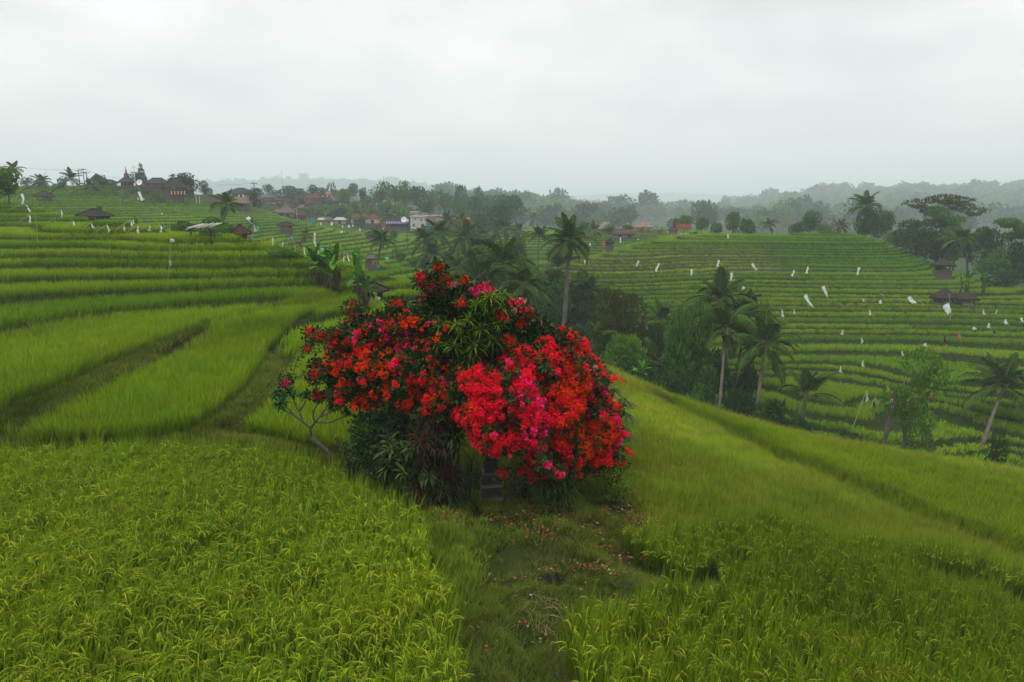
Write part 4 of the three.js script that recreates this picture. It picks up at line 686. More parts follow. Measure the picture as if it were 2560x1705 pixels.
// --- plants that cloak the two gate posts ---
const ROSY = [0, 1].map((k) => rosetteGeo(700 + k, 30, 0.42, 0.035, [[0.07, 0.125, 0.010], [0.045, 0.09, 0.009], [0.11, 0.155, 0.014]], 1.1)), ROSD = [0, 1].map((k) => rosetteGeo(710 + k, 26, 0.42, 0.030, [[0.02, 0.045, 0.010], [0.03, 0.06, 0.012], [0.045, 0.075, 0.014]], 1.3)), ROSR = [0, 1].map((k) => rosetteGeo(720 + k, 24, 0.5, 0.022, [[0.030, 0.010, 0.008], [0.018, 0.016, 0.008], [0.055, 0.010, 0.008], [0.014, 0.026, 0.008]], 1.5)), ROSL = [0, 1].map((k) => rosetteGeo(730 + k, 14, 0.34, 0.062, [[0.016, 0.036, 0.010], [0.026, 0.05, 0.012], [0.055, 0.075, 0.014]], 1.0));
function rosettes(name, label, cat, foot, list, sets, m, seed, stemCol = BARKD) { // list [enlarged-photo x, y, depth, size]
  const t = tag(group(name, foot), label, cat), r = RNG(seed);
  for (const [cx, cy, dz, s] of list) {
    const p = bAt(cx, cy, dz).sub(foot), mb = new MB(), o = put(new THREE.Mesh(sets[(r() * sets.length) | 0], m), 'rosette', t); o.position.copy(p); o.rotation.set((r() - 0.3) * 0.7, r() * 6.28, (r() - 0.5) * 0.7); o.scale.setScalar(s);
    mb.tube([p.clone().add(V(0, -0.35 * s, 0.02)), p], [0.018, 0.014], 5, stemCol, false); put(new THREE.Mesh(mb.geo(), M.bark), 'stem', t);
  }
  return t;
}
{
  const r = RNG(740), span = (n, x0, x1, y0, y1, z0, z1, s0, s1) => Array.from({ length: n }, () => [lerp(x0, x1, r()), lerp(y0, y1, r()), lerp(z0, z1, r()), lerp(s0, s1, r())]);
  const footL = onGround(660 + 1020 / 2.24, 630 + 1445 / 2.24), footR = onGround(660 + 1640 / 2.24, 630 + 1430 / 2.24);
  rosettes('dracaena', 'bright strap-leaved dracaena heads growing out of the dark top of the bougainvillea', 'dracaena', footL.clone(), [[1265, 262, -.5, .95], [1190, 300, -.3, .7], [1320, 320, -.4, .8], [1240, 340, -.5, .85], [1150, 385, -.4, .8], [1080, 420, -.3, .7], [1310, 410, -.5, .75], [1210, 440, -.5, .8], [1110, 480, -.4, .75], [1280, 500, -.4, .7], [1180, 540, -.5, 1], [1060, 540, -.4, .9], [985, 430, -.2, .8], [980, 520, -.2, .8], [1340, 250, -.2, .7]], ROSY, M.leaf, 741);
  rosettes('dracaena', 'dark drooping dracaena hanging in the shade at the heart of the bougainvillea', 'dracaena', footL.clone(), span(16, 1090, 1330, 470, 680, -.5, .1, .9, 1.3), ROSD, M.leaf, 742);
  rosettes('cordyline', 'dark red cordyline covering the gate post at the bush left end', 'cordyline', footL.clone(), [...span(46, 880, 1090, 900, 1400, -.75, -.1, .8, 1.15)], ROSR, M.gloss, 743);
  rosettes('dracaena', 'narrow green dracaena mixed into the red cordyline', 'dracaena', footL.clone(), span(28, 900, 1100, 930, 1420, -.75, .1, .75, 1.1), ROSD, M.gloss, 744);
  rosettes('ti_plant', 'broad leaved ti plant with yellow green tips beside the red cordyline', 'ti plant', footL.clone(), [[850, 1105, -.5, 1.15], [790, 1115, -.4, .9], [720, 1100, -.2, .9], ...span(30, 660, 960, 1060, 1390, -.45, .1, .8, 1.2).map((q) => [q[0] + (q[1] - 1100) * 0.35, q[1], q[2], q[3]])], ROSL, M.gloss, 745);
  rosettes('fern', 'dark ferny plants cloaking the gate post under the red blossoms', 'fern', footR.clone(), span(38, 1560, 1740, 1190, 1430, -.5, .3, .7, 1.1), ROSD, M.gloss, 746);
  rosettes('spider_lily', 'dark arching spider lilies between the stone pillar and the gate post', 'plant', onGround(1268, 1232).clone(), span(7, 1370, 1470, 1270, 1340, .2, .8, .6, .8), ROSD, M.gloss, 747);
  rosettes('spider_lily', 'dark arching leaves on the shaded side of the stone pillar', 'plant', onGround(1190, 1228).clone(), span(7, 1130, 1200, 1180, 1320, .1, .6, .6, .9), ROSD, M.gloss, 748);
  // the posts themselves
  const post = (name, label, foot, h, w) => { const t = tag(group(name, foot), label, 'gate post'), a = new MB(), b = new MB(); a.box(0, -0.1, 0, w * 1.25, 0.32, w * 1.25, [0.10, 0.095, 0.085], 0.1, 0.96); put(new THREE.Mesh(a.geo(), M.stone), 'plinth', t); b.box(0, 0.22, 0, w, h - 0.22, w, [0.085, 0.08, 0.072], 0.1, 0.9); put(new THREE.Mesh(b.geo(), M.stone), 'shaft', t); return t; };
  post('gate_post', 'weathered grey gate post half hidden by red cordyline', V(bAt(1030, 1440, .45).x, footL.y, -BUSH_D - 0.45), 1.9, 0.36); post('gate_post', 'dark gate post wrapped in ferns under the red blossoms', V(bAt(1640, 1430, .3).x, footR.y, -BUSH_D - 0.35), 1.9, 0.34);
  // stepped stone pillar in the gap of the arch
  const sf = bAt(1272, 1362, 0.4); sf.y = ground(sf.x, sf.z) - 0.04; const t = tag(group('shrine_pillar', sf), 'stepped dark stone shrine pillar standing in the gap under the bougainvillea', 'shrine pillar'), k = bushK * 1.03;
  let y = 0; const course = (nm, w, h, c, tp = 1) => { const mb = new MB(); mb.box(0, y, 0, w * k, h * k, w * k * 0.85, c, 0.12, tp); put(new THREE.Mesh(mb.geo(), M.stone), nm, t); y += h * k; };
  const S1 = [0.11, 0.105, 0.095], S2 = [0.24, 0.225, 0.20], S3 = [0.085, 0.08, 0.074];
  course('plinth', 132, 22, S2); course('plinth', 118, 16, S1); course('shaft', 96, 48, S3, 0.94); course('cornice', 124, 16, S2); course('cornice', 112, 14, S1); course('shaft', 88, 44, S3, 0.94); course('cornice', 108, 12, S2); course('shaft', 78, 56, S3, 0.9); course('cornice', 92, 12, S1); course('capital', 66, 40, S3, 0.7); course('finial', 40, 40, S3, 0.3);
  // low leafy shrub on the side of the paddies, and a small tree of feathery leaves behind
  const sh = tag(group('shrub', bAt(690, 1250, 0.5)), 'dark green leafy shrub between the frangipani and the red cordyline', 'shrub'); sh.position.y = ground(sh.position.x, sh.position.z); const mb = new MB(), st = new MB(), c = (a, b, z, R) => { const p = bAt(a, b, z).sub(sh.position); return [p.x, p.y, p.z, R * bushK, R * bushK, R * bushK]; };
  leafCloud(mb, [c(600, 990, .4, 100), c(680, 1080, .3, 110), c(590, 1110, .4, 90), c(720, 970, .6, 100), c(800, 1010, .5, 100), c(650, 1190, .3, 80), c(760, 1190, .4, 80)], 5200, 0.10, LEAFS.dark, RNG(750), { core: 0.3 }); put(new THREE.Mesh(mb.geo(), M.gloss), 'foliage', sh);
  for (const [a, b] of [[600, 1000], [680, 1080], [720, 980], [800, 1020]]) st.tube([V(0, -0.05, 0), bAt(a, b + 80, .4).sub(sh.position), bAt(a, b, .4).sub(sh.position)], [0.03, 0.02, 0.01], 5, BARKD); put(new THREE.Mesh(st.geo(), M.bark), 'stem', sh);
  const dead = tag(group('shrub', bAt(500, 1060, 0.9)), 'half bare brownish shrub behind the frangipani branches', 'shrub'); dead.position.y = ground(dead.position.x, dead.position.z); const dm = new MB(), ds = new MB(), rr = RNG(755);
  for (let i = 0; i < 26; i++) { const e = V((rr() - 0.5) * 0.9, 0.5 + rr() * 0.75, (rr() - 0.5) * 0.7), md = e.clone().multiplyScalar(0.55).add(V((rr() - 0.5) * 0.2, 0.1, 0)); ds.tube([V(0, -0.05, 0), md, e], [0.016, 0.010, 0.004], 4, [0.10, 0.085, 0.065]); leafCloud(dm, [[e.x, e.y, e.z, 0.16, 0.12, 0.16]], 22, 0.07, [[0.05, 0.045, 0.018], [0.03, 0.05, 0.014], [0.08, 0.06, 0.025]], rr); }
  put(new THREE.Mesh(ds.geo(), M.bark), 'twig', dead); put(new THREE.Mesh(dm.geo(), M.leaf), 'foliage', dead);
  const sg = tag(group('shrub', bAt(1960, 1230, 0.3)), 'light green shrub with fine leaves below the red blossoms at the slope', 'shrub'); sg.position.y = ground(sg.position.x, sg.position.z); const gm = new MB(), gs = new MB();
  for (let i = 0; i < 16; i++) { const e = V((rr() - 0.5) * 0.9, 0.3 + rr() * 0.8, (rr() - 0.5) * 0.7); gs.tube([V(0, -0.05, 0), e.clone().multiplyScalar(0.6), e], [0.012, 0.008, 0.003], 4, [0.09, 0.10, 0.04]); leafCloud(gm, [[e.x, e.y, e.z, 0.2, 0.14, 0.2]], 70, 0.05, LEAFS.light, rr); }
  put(new THREE.Mesh(gs.geo(), M.bark), 'twig', sg); put(new THREE.Mesh(gm.geo(), M.leaf), 'foliage', sg);
  // feathery dark tree behind the right shoulder of the arch
  const ff = bAt(1960, 1000, 3.2); ff.y = ground(ff.x, ff.z); const ft = tag(group('feather_leaved_tree', ff), 'small dark tree with feathery layered leaves behind the bougainvillea beside the slope', 'tree'), fm = new MB(), fs = new MB();
  const FT = [[1900, 720], [1960, 760], [2010, 820], [1950, 860], [2030, 900], [1980, 960], [1900, 640], [2020, 1000], [1930, 900]].map(([a, b], i) => bAt(a, b, 3 + 0.25 * (i % 4)).sub(ff)), ft0 = V(-0.2, 1.0, 0);
  fs.tube([V(0, -0.1, 0), V(-0.1, 0.6, 0), ft0], [0.08, 0.06, 0.05], 6, BARKD);
  FT.forEach((e) => { fs.tube([ft0, ft0.clone().lerp(e, 0.6).add(V(0, 0.15, 0)), e], [0.04, 0.025, 0.01], 5, BARKD, false); for (let i = 0; i < 9; i++) { const az = i * 0.7 + rr(), d = V(Math.cos(az), -0.25 - 0.2 * rr(), Math.sin(az)), P = [0, 0.5, 1].map((q) => e.clone().addScaledVector(d, 0.42 * q).add(V(0, -0.10 * q * q, 0))); for (let j = 1; j < 9; j++) for (const s of [-1, 1]) { const a = P[0].clone().lerp(P[2], j / 9), b = a.clone().add(V(-d.z * s, -0.15, d.x * s).multiplyScalar(0.13)); fm.strip([a, a.clone().lerp(b, 0.5), b], [0.01, 0.045, 0.01], d, [0.012 + 0.012 * rr(), 0.028 + 0.02 * rr(), 0.010]); } } });
  put(new THREE.Mesh(fs.geo(), M.bark), 'trunk', ft); put(new THREE.Mesh(fm.geo(), M.gloss), 'crown', ft);
  // frangipani: forked grey limbs with leaf tufts at their ends
  const fp = onGround(660 + 405 / 2.24, 630 + 1140 / 2.24), fr = tag(group('frangipani_tree', fp), 'small leaning frangipani with bare forked grey limbs and leaf tufts beside the bush', 'frangipani tree'), P = (a, b, z = 0) => bAt(a, b, z + (-fp.z - BUSH_D)).sub(fp), tr = new MB(), gry = [0.20, 0.185, 0.155];
  tr.tube([V(0, -0.1, 0), P(370, 1105), P(325, 1070), P(292, 1040)], [0.075, 0.062, 0.06, 0.065], 8, gry); put(new THREE.Mesh(tr.geo(), M.bark), 'trunk', fr);
  const limbs = [[[292, 1040], [285, 985], [250, 955], [205, 920], [150, 890], [95, 862]], [[285, 985], [310, 955], [335, 925], [380, 905], [435, 880]], [[250, 955], [225, 890], [200, 840], [185, 805]], [[310, 955], [300, 900], [325, 850], [352, 820]], [[205, 920], [150, 860], [125, 815]], [[335, 925], [380, 860], [410, 840]], [[225, 890], [255, 850], [262, 815]], [[310, 955], [390, 955], [450, 930], [500, 915]], [[335, 925], [400, 890], [470, 850]], [[150, 890], [110, 840], [85, 815]]], tips = [];
  limbs.forEach((L, i) => { const mb2 = new MB(), pts = L.map(([a, b], j) => P(a, b, (i % 3 - 1) * 0.08 * j)); mb2.tube(pts, pts.map((_, j) => lerp(i < 2 ? 0.042 : 0.028, 0.013, j / (pts.length - 1))), 6, gry); put(new THREE.Mesh(mb2.geo(), M.bark), 'limb', fr); tips.push(pts[pts.length - 1], pts[pts.length - 2].clone().lerp(pts[pts.length - 1], 0.5).add(V(0.05, 0.12, 0.05))); });
  const FL = rosetteGeo(760, 16, 0.24, 0.055, [[0.03, 0.075, 0.014], [0.045, 0.10, 0.018], [0.025, 0.06, 0.014]], 0.9);
  [...tips, ...tips.map((p) => p.clone().add(V((rr() - 0.5) * 0.3, 0.02 + 0.1 * rr(), (rr() - 0.5) * 0.3)))].forEach((p, i) => { const o = put(new THREE.Mesh(FL, M.leaf), 'leaf_tuft', fr); o.position.copy(p); o.rotation.set((rr() - 0.5) * 0.6, i * 1.3, (rr() - 0.5) * 0.6); o.scale.setScalar(0.85 + 0.4 * rr()); });
}
// fallen petals and litter on the path
{
  const r = RNG(770), g = (() => { const mb = new MB(); for (let k = 0; k < 3; k++) { const a = k * 2.1, x = Math.cos(a) * 0.025, z = Math.sin(a) * 0.025, c = [1, 1, 1]; const i = [mb.v(0, 0.004, 0, c), mb.v(x * 0.6 - z * 0.5, 0.02, z * 0.6 + x * 0.5, c), mb.v(x * 1.3, 0.012, z * 1.3, c), mb.v(x * 0.6 + z * 0.5, 0.02, z * 0.6 - x * 0.5, c)]; mb.quad(...i); } return mb.geo(); })();
  const spots = []; while (spots.length < 760) { const cx = lerp(900, 2000, r()), cy = lerp(1270, 1440, Math.pow(r(), 1.4)); const px = cx * 0.62 + 500 + (cy - 1270) * 0.5, p = onGround(px, cy, 9); if (p && fbm(p.x * 1.3, p.z * 1.3, 2, 77) > 0.42) spots.push(p); }
  for (let k = 0; k < 120; k++) { const p = onGround(lerp(1150, 1560, r()), lerp(1440, 1640, r()), 8); if (p) spots.push(p); }
  const im = new THREE.InstancedMesh(g, M.petal, spots.length), m = new THREE.Matrix4(), q = new THREE.Quaternion(), c = new THREE.Color();
  spots.forEach((p, j) => { const s = 0.6 + 0.7 * r(); im.setMatrixAt(j, m.compose(p.clone().add(V(0, 0.05 + 0.05 * r(), 0)), q.setFromEuler(new THREE.Euler((r() - 0.5), r() * 6, (r() - 0.5))), V(s, s, s))); const t = r(); im.setColorAt(j, t < 0.45 ? c.setRGB(0.34, 0.08, 0.05) : t < 0.8 ? c.setRGB(0.42, 0.17, 0.11) : t < 0.92 ? c.setRGB(0.45, 0.03, 0.06) : c.setRGB(0.5, 0.4, 0.28)); });
  kind(put(im, 'fallen_petals'), 'stuff', 'fallen orange and pink petals strewn over the grass under the bougainvillea');
  const d = [], st = new MB(); for (let k = 0; k < 90; k++) { const p = onGround(lerp(1280, 1410, r()), lerp(1470, 1580, r()), 8), a = r() * 3.14, L = 0.12 + 0.3 * r(); st.tube([V(p.x, p.y + 0.05 + 0.05 * r(), p.z), V(p.x + Math.cos(a) * L * 0.5, p.y + 0.09, p.z + Math.sin(a) * L * 0.5), V(p.x + Math.cos(a) * L, p.y + 0.04, p.z + Math.sin(a) * L)], [0.005, 0.004, 0.003], 3, [0.2 + 0.1 * r(), 0.16 + 0.08 * r(), 0.09]); }
  kind(st.build('dry_straw', M.plain), 'stuff', 'dry straw and twigs scattered on the trodden path');
  // a heap of blackened rags and a torn grey sack
  const rag = (label, px, py, R, col, seed) => { const p = onGround(px, py, 7), rr = RNG(seed), gg = new THREE.IcosahedronGeometry(1, 4), a = gg.attributes.position, cc = new Float32Array(a.count * 3); for (let i = 0; i < a.count; i++) { const x = a.getX(i), y = a.getY(i), z = a.getZ(i), m = 0.75 + 0.5 * Math.abs(fbm(x * 2.4 + seed, y * 2.4 + z * 2, 3, seed) - 0.5) * 3; a.setXYZ(i, x * R * m, Math.max(-0.02, (y + 0.35) * R * (0.2 + 0.5 * fbm(x * 6, z * 6 + y * 3, 2, seed + 3)) * m), z * R * 0.7 * m); const q = 0.6 + 0.8 * fbm(x * 5, z * 5 + y, 2, seed + 1); cc[i * 3] = col[0] * q; cc[i * 3 + 1] = col[1] * q; cc[i * 3 + 2] = col[2] * q; } gg.setAttribute('color', new THREE.BufferAttribute(cc, 3)); gg.computeVertexNormals(); const o = tag(put(new THREE.Mesh(gg, M.plain), 'crumpled_sack'), label, 'sack'); o.position.copy(p).add(V(0, 0.03, 0)); o.rotation.y = rr() * 3; };
  rag('crumpled black plastic sack lying on the grassy path before the arch', 1382, 1458, 0.24, [0.012, 0.013, 0.014], 781); rag('torn grey plastic sack at the foot of the paddy by the lower edge', 1400, 1694, 0.10, [0.035, 0.036, 0.036], 783);
}
// ---------- palms ----------
const GP = 'coconut palms in the valley';
palmAt('tall lone coconut palm with a slender pale trunk rising behind the bougainvillea', 1424, 602, 74, 60, 1, { foot: 1403, footD: 74, n: 24, dead: 6, nuts: 7, r: 0.23, bark: [0.26, 0.24, 0.20], bow: 0.02, wind: 0.3 });
palmAt('big bushy palm just behind the top of the bougainvillea, below its taller neighbour', 1312, 716, 60, 66, 2, { n: 20, pow: 0.7, wind: 0.2 });
palmAt('large palm with wide dark fronds rising behind the magenta sprig of the bougainvillea', 1258, 662, 68, 80, 3, { n: 20, wind: 0.25 });
palmAt('dark palm half hidden behind the red topmost sprays of the bougainvillea', 1192, 705, 66, 70, 4, { n: 16 });
palmAt('low palm between the magenta sprig and the tall lone palm trunk', 1275, 748, 62, 56, 5, { n: 16 });
palmAt('short palm against the bright terraces beside the tall lone palm trunk', 1472, 733, 84, 62, 6, { n: 15, hi: 4 });
palmAt('lone palm with a bare trunk on the terraces below the village', 953, 604, 104, 34, 7, { n: 18, r: 0.13, hi: 4 });
palmAt('palm with drooping dark crown, first of the clump in the middle distance', 1061, 600, 116, 42, 8, { n: 17 });
palmAt('palm in the middle of the clump in the middle distance', 1096, 584, 122, 42, 9, { n: 18 });
palmAt('low dark palm at the foot of the clump in the middle distance', 1076, 642, 108, 42, 10, { n: 16 });
palmAt('palm with a straight pale trunk standing free beside the clump in the middle distance', 1164, 596, 118, 45, 11, { n: 19, nuts: 4 });
palmAt('small palm beside the orange roofed house', 1118, 556, 190, 30, 12, { n: 14 });
palmAt('small palm in front of the orange roof', 1150, 553, 200, 30, 13, { n: 14 });
palmAt('palm at the valley head behind the tall lone palm', 1262, 572, 170, 34, 14, { n: 15 });
palmAt('thin palm left of the areca at the valley head', 1296, 580, 175, 28, 15, { n: 13 });
palmAt('small round headed areca palm between the valley palms and the tall lone palm', 1348, 592, 110, 30, 16, { n: 15, name: 'areca_palm', r: 0.08, hi: 4 });
palmAt('tall palm with upright dark fronds before the terraced hill, tallest of the valley edge', 1797, 752, 66, 80, 17, { n: 19, foot: 1826, r: 0.16 });
palmAt('palm with a wide grey green crown and bare trunk at the valley edge', 1814, 826, 56, 82, 18, { n: 20, foot: 1799, footD: 50, nuts: 6, r: 0.13 });
palmAt('palm half hidden behind the wide crowned one at the valley edge', 1858, 788, 66, 72, 19, { n: 17, foot: 1838 });
palmAt('palm with broad drooping crown standing clear of the others at the valley edge', 1912, 866, 53, 86, 20, { n: 21, foot: 1886, footD: 49, nuts: 5, r: 0.13, dead: 1 });
palmAt('leaning palm with a short dark trunk behind the round olive tree', 1654, 806, 68, 60, 21, { n: 15 });
palmAt('drooping young palm low between the olive tree and the leafy tree', 1640, 910, 58, 76, 22, { n: 12 });
palmAt('young palm with upright fronds beside the olive tree', 1478, 856, 58, 58, 23, { n: 7, hi: 2 });
palmAt('young palm with tall closed fronds among bananas at the valley edge', 2016, 990, 48, 78, 24, { n: 11, hi: 4, pow: 1.5, foot: 2010, footD: 46 });
palmAt('tall palm at the right border with a long grey trunk and upswept crown', 2508, 972, 56, 88, 25, { n: 18, hi: 4, foot: 2484, footD: 52, r: 0.14, nuts: 3 });
palmAt('palm rising above the terraced hill beside the flat topped trees', 2164, 516, 150, 38, 26, { n: 17, foot: 2155 });
palmAt('palm in the dark grove below the flat topped trees', 2404, 600, 118, 42, 27, { n: 17, foot: 2390 });
palmAt('small palm on the far crest of the terraced hill, before the forest', 1922, 563, 165, 20, 28, { n: 14 });
palmAt('tuft of a small palm on the crest left of its neighbour', 1876, 571, 165, 18, 29, { n: 13 });
palmAt('small palm at the end of the crest row near the bare red tree', 2104, 566, 150, 18, 30, { n: 12 });
palmAt('yellowing palm before the thatched hut roofs', 1605, 582, 185, 20, 31, { n: 15, yellow: true });
palmAt('golden palm beside the yellowing one, nearer the red roofed pavilion', 1650, 583, 185, 20, 32, { n: 15, yellow: true });
palmAt('pale palm between the tall lone palm and the thatched roofs', 1484, 578, 180, 26, 33, { n: 14 });
palmAt('palm in the haze below the wooded rise, left of the tall lone palm', 1334, 546, 300, 20, 34, { n: 12 });
palmAt('second palm in the haze below the wooded rise', 1314, 532, 340, 18, 35, { n: 12 });
palmAt('windblown palm standing tallest on the hill crest among the temple trees', 178, 448, 168, 25, 36, { n: 16, wind: 0.6 });
palmAt('hazy windblown palm behind the leafy tree at the hill crest', 34, 424, 160, 24, 37, { n: 12, wind: 0.8 });
palmAt('bushy palm right behind the light green tree on the hill', 104, 455, 165, 23, 38, { n: 15, wind: 0.4 });
palmAt('low palm before the temple wall on the hill', 262, 466, 176, 24, 39, { n: 13 });
palmAt('low palm between the windblown palm and the temple', 226, 468, 172, 22, 40, { n: 13 });
palmAt('leftmost of three slim palms on the temple roof line', 432, 443, 196, 11, 41, { n: 11, hi: 4, r: 0.08 }); palmAt('middle one of three slim palms on the temple roof line', 448, 448, 196, 10, 42, { n: 11, hi: 4, r: 0.08 }); palmAt('rightmost of three slim palms on the temple roof line', 461, 452, 196, 10, 43, { n: 11, hi: 4, r: 0.08 });
palmAt('shaggy palm on the slope above the leafy hut', 567, 512, 108, 36, 44, { n: 16 });
palmAt('low palm beside the open shed on the village slope', 766, 588, 128, 22, 45, { n: 12 });
palmAt('low palm beside the long white streamer on the slope', 632, 560, 120, 16, 46, { n: 10 });
palmAt('palm among trees on the wooded rise behind the village', 1035, 482, 330, 18, 47, { n: 13 }); palmAt('palm next to a leafy crown on the wooded rise behind the village', 1060, 486, 335, 17, 48, { n: 13 }); palmAt('palm on the wooded rise right above the orange roof', 1102, 490, 340, 17, 49, { n: 13 }); palmAt('palm on the wooded rise nearest the valley', 1120, 494, 345, 15, 50, { n: 12 });
palmAt('dark low palm in the valley bottom behind the red sprays', 1142, 668, 92, 34, 51, { n: 13, hi: 3 });
palmAt('hazy palm in the valley between the clump and the orange house', 1205, 590, 165, 30, 52, { n: 14 }); palmAt('grey green palm low in the valley left of the big bushy palm', 1228, 610, 140, 30, 53, { n: 14 });

// ---------- broadleaf trees and shrubs ----------
const lobesOf = (list) => list;
treeAt('tree', 'light green leafy tree with a thin trunk on the hill crest by a white flag', 75, 455, 26, 34, 90, 801, { foot: 78, col: 'light', leaves: 2600, leaf: 0.09, n: 10 });
treeAt('tree', 'dark leafy tree cut off by the left border on the hill crest', -6, 428, 40, 44, 84, 802, { col: 'mid', leaves: 2400, leaf: 0.08, n: 11 });
treeAt('tree', 'dense round olive brown tree before the bright terraces at the valley edge', 1548, 805, 68, 72, 62, 803, { col: 'olive', leaves: 9000, leaf: 0.05, n: 22, trunk: 0.1, core: 0.75, wide: 0.9 });
treeAt('tree', 'tall green leafy tree rising beside the palms at the valley edge', 1722, 862, 52, 104, 56, 804, { col: 'mid', leaves: 7000, leaf: 0.055, n: 20, trunk: 0.06, wide: 1.2 });
treeAt('tree', 'light green spreading tree in front of the olive brown one', 1570, 882, 48, 36, 54, 805, { col: 'light', leaves: 3200, leaf: 0.07, n: 12, core: 0.6 });
treeAt('bamboo_thicket', 'dark green bamboo thicket behind the tall lone palm trunk', 1440, 800, 72, 66, 84, 806, { cat: 'bamboo', col: 'dark', leaves: 6000, leaf: 0.09, slim: 0.1, hang: 0.8, n: 20, trunk: 0.02, wide: 1.1 });
treeAt('bamboo_thicket', 'dark bamboo thicket between the pink sprig and the tall lone palm trunk', 1340, 800, 56, 60, 80, 807, { cat: 'bamboo', col: 'dark', leaves: 5000, leaf: 0.09, slim: 0.1, hang: 0.8, n: 18, trunk: 0.02, wide: 1.1 });
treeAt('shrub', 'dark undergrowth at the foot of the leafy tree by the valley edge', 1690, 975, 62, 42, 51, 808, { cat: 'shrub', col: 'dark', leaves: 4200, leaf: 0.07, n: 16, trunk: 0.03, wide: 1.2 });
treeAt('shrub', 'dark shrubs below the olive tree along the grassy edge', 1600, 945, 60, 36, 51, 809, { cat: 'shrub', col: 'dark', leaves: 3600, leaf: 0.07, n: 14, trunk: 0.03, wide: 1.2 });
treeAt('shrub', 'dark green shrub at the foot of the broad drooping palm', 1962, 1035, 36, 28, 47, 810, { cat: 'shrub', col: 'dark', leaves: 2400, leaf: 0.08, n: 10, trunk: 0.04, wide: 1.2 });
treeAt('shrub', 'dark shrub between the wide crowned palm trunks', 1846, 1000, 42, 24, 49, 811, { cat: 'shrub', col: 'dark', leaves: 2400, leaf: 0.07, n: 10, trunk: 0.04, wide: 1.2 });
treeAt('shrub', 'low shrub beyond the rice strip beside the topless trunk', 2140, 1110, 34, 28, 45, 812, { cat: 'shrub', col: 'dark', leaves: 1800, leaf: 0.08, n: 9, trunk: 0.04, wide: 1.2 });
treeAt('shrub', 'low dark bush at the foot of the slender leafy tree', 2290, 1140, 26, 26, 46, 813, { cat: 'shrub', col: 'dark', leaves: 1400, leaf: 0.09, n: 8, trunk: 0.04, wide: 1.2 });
treeAt('ivy_clad_stump', 'tall stump wholly clad in dark ivy at the right border', 2524, 1140, 30, 66, 42, 814, { cat: 'ivy clad stump', col: 'dark', leaves: 4200, leaf: 0.05, trunk: 0.02, trunkR: 0.1, lobes: [[0, .15, 0, .5, .18, .5], [-.08, .38, 0, .34, .2, .34], [.1, .6, 0, .32, .2, .32], [0, .84, 0, .26, .16, .26], [-.3, .1, 0, .3, .12, .3]] });
treeAt('slender_tree', 'slender tree with sparse leafy patches and a pale trunk in the valley paddies', 2330, 985, 78, 108, 48, 815, { foot: 2287, col: 'light', leaves: 2600, leaf: 0.05, trunk: 0.2, trunkR: 0.022, bark: PALE, lobes: [[.12, .9, 0, .26, .10, .22], [.3, .82, .1, .18, .08, .15], [.05, .66, 0, .2, .09, .2], [-.28, .64, .1, .2, .08, .18], [-.15, .55, -.1, .2, .07, .2], [.1, .45, .1, .26, .08, .22], [.2, .3, 0, .2, .09, .2], [.32, .18, 0, .16, .08, .14]] });
{ // topless trunk
  const D = 47, foot = footAt(2223, D), head = atD(2238, 978, D), t = tag(group('bare_trunk', foot), 'bare topless palm trunk standing grey in the valley by a white cloth', 'dead trunk'), mb = new MB(), h = head.clone().sub(foot);
  mb.tube([0, .15, .3, .45, .6, .75, .9, 1].map((q) => V(h.x * q, -0.2 + (h.y + 0.2) * q, h.z * q)), [.2, .15, .15, .14, .15, .13, .14, .12], 9, [[.15, .13, .10], [.11, .095, .075], [.15, .13, .10], [.12, .1, .08], [.16, .14, .11], [.1, .085, .065], [.13, .11, .085], [.08, .065, .05]]); put(new THREE.Mesh(mb.geo(), M.bark), 'trunk', t);
  const c = new MB(); c.tube([h.clone().add(V(-.05, -.02, 0)), h.clone().add(V(.2, .07, 0)), h.clone().add(V(.32, .05, .05))], [.05, .04, .015], 5, [.1, .085, .065]); put(new THREE.Mesh(c.geo(), M.bark), 'stub', t);
}
treeAt('tree', 'leafy tree growing over the ruined open shed on the hillside', 566, 578, 36, 36, 62, 820, { foot: 568, col: 'mid', leaves: 4200, leaf: 0.06, n: 15, wide: 1.1 });
treeAt('tree', 'flat leafy tree shading the low hut beside the ruined shed', 484, 572, 24, 14, 64, 821, { foot: 489, col: 'mid', leaves: 1500, leaf: 0.09, n: 9, wide: 1.3 });
treeAt('shrub', 'rank green shrub below the ruined open shed', 556, 640, 34, 22, 57, 822, { cat: 'shrub', col: 'mid', leaves: 2200, leaf: 0.06, n: 12, trunk: 0.02, wide: 1.2 });
treeAt('shrub', 'low scrubby bush in the gully below the ruined shed', 640, 660, 38, 16, 53, 823, { cat: 'shrub', col: 'olive', leaves: 1800, leaf: 0.06, n: 11, trunk: 0.02, wide: 1.3 });
treeAt('shrub', 'dark scrub lower in the gully above the banana clump', 725, 690, 40, 16, 50, 824, { cat: 'shrub', col: 'mid', leaves: 1800, leaf: 0.06, n: 11, trunk: 0.02, wide: 1.3 });
treeAt('shrub', 'round grassy clump on the terrace below the hill crest', 127, 568, 10, 9, 68, 825, { cat: 'shrub', col: 'light', leaves: 500, leaf: 0.16, slim: 0.08, n: 6, trunk: 0.02, wide: 1.3 });
treeAt('shrub', 'round red brown bush among white streamers on the terrace', 763, 618, 15, 12, 88, 826, { cat: 'shrub', col: 'red', leaves: 800, leaf: 0.1, n: 8, trunk: 0.05, wide: 1.3 });
treeAt('shrub', 'leafy scrub before the hill crest at the left border', 15, 478, 36, 20, 120, 827, { cat: 'shrub', col: 'mid', leaves: 900, leaf: 0.09, n: 9, trunk: 0.03, wide: 1.2 });
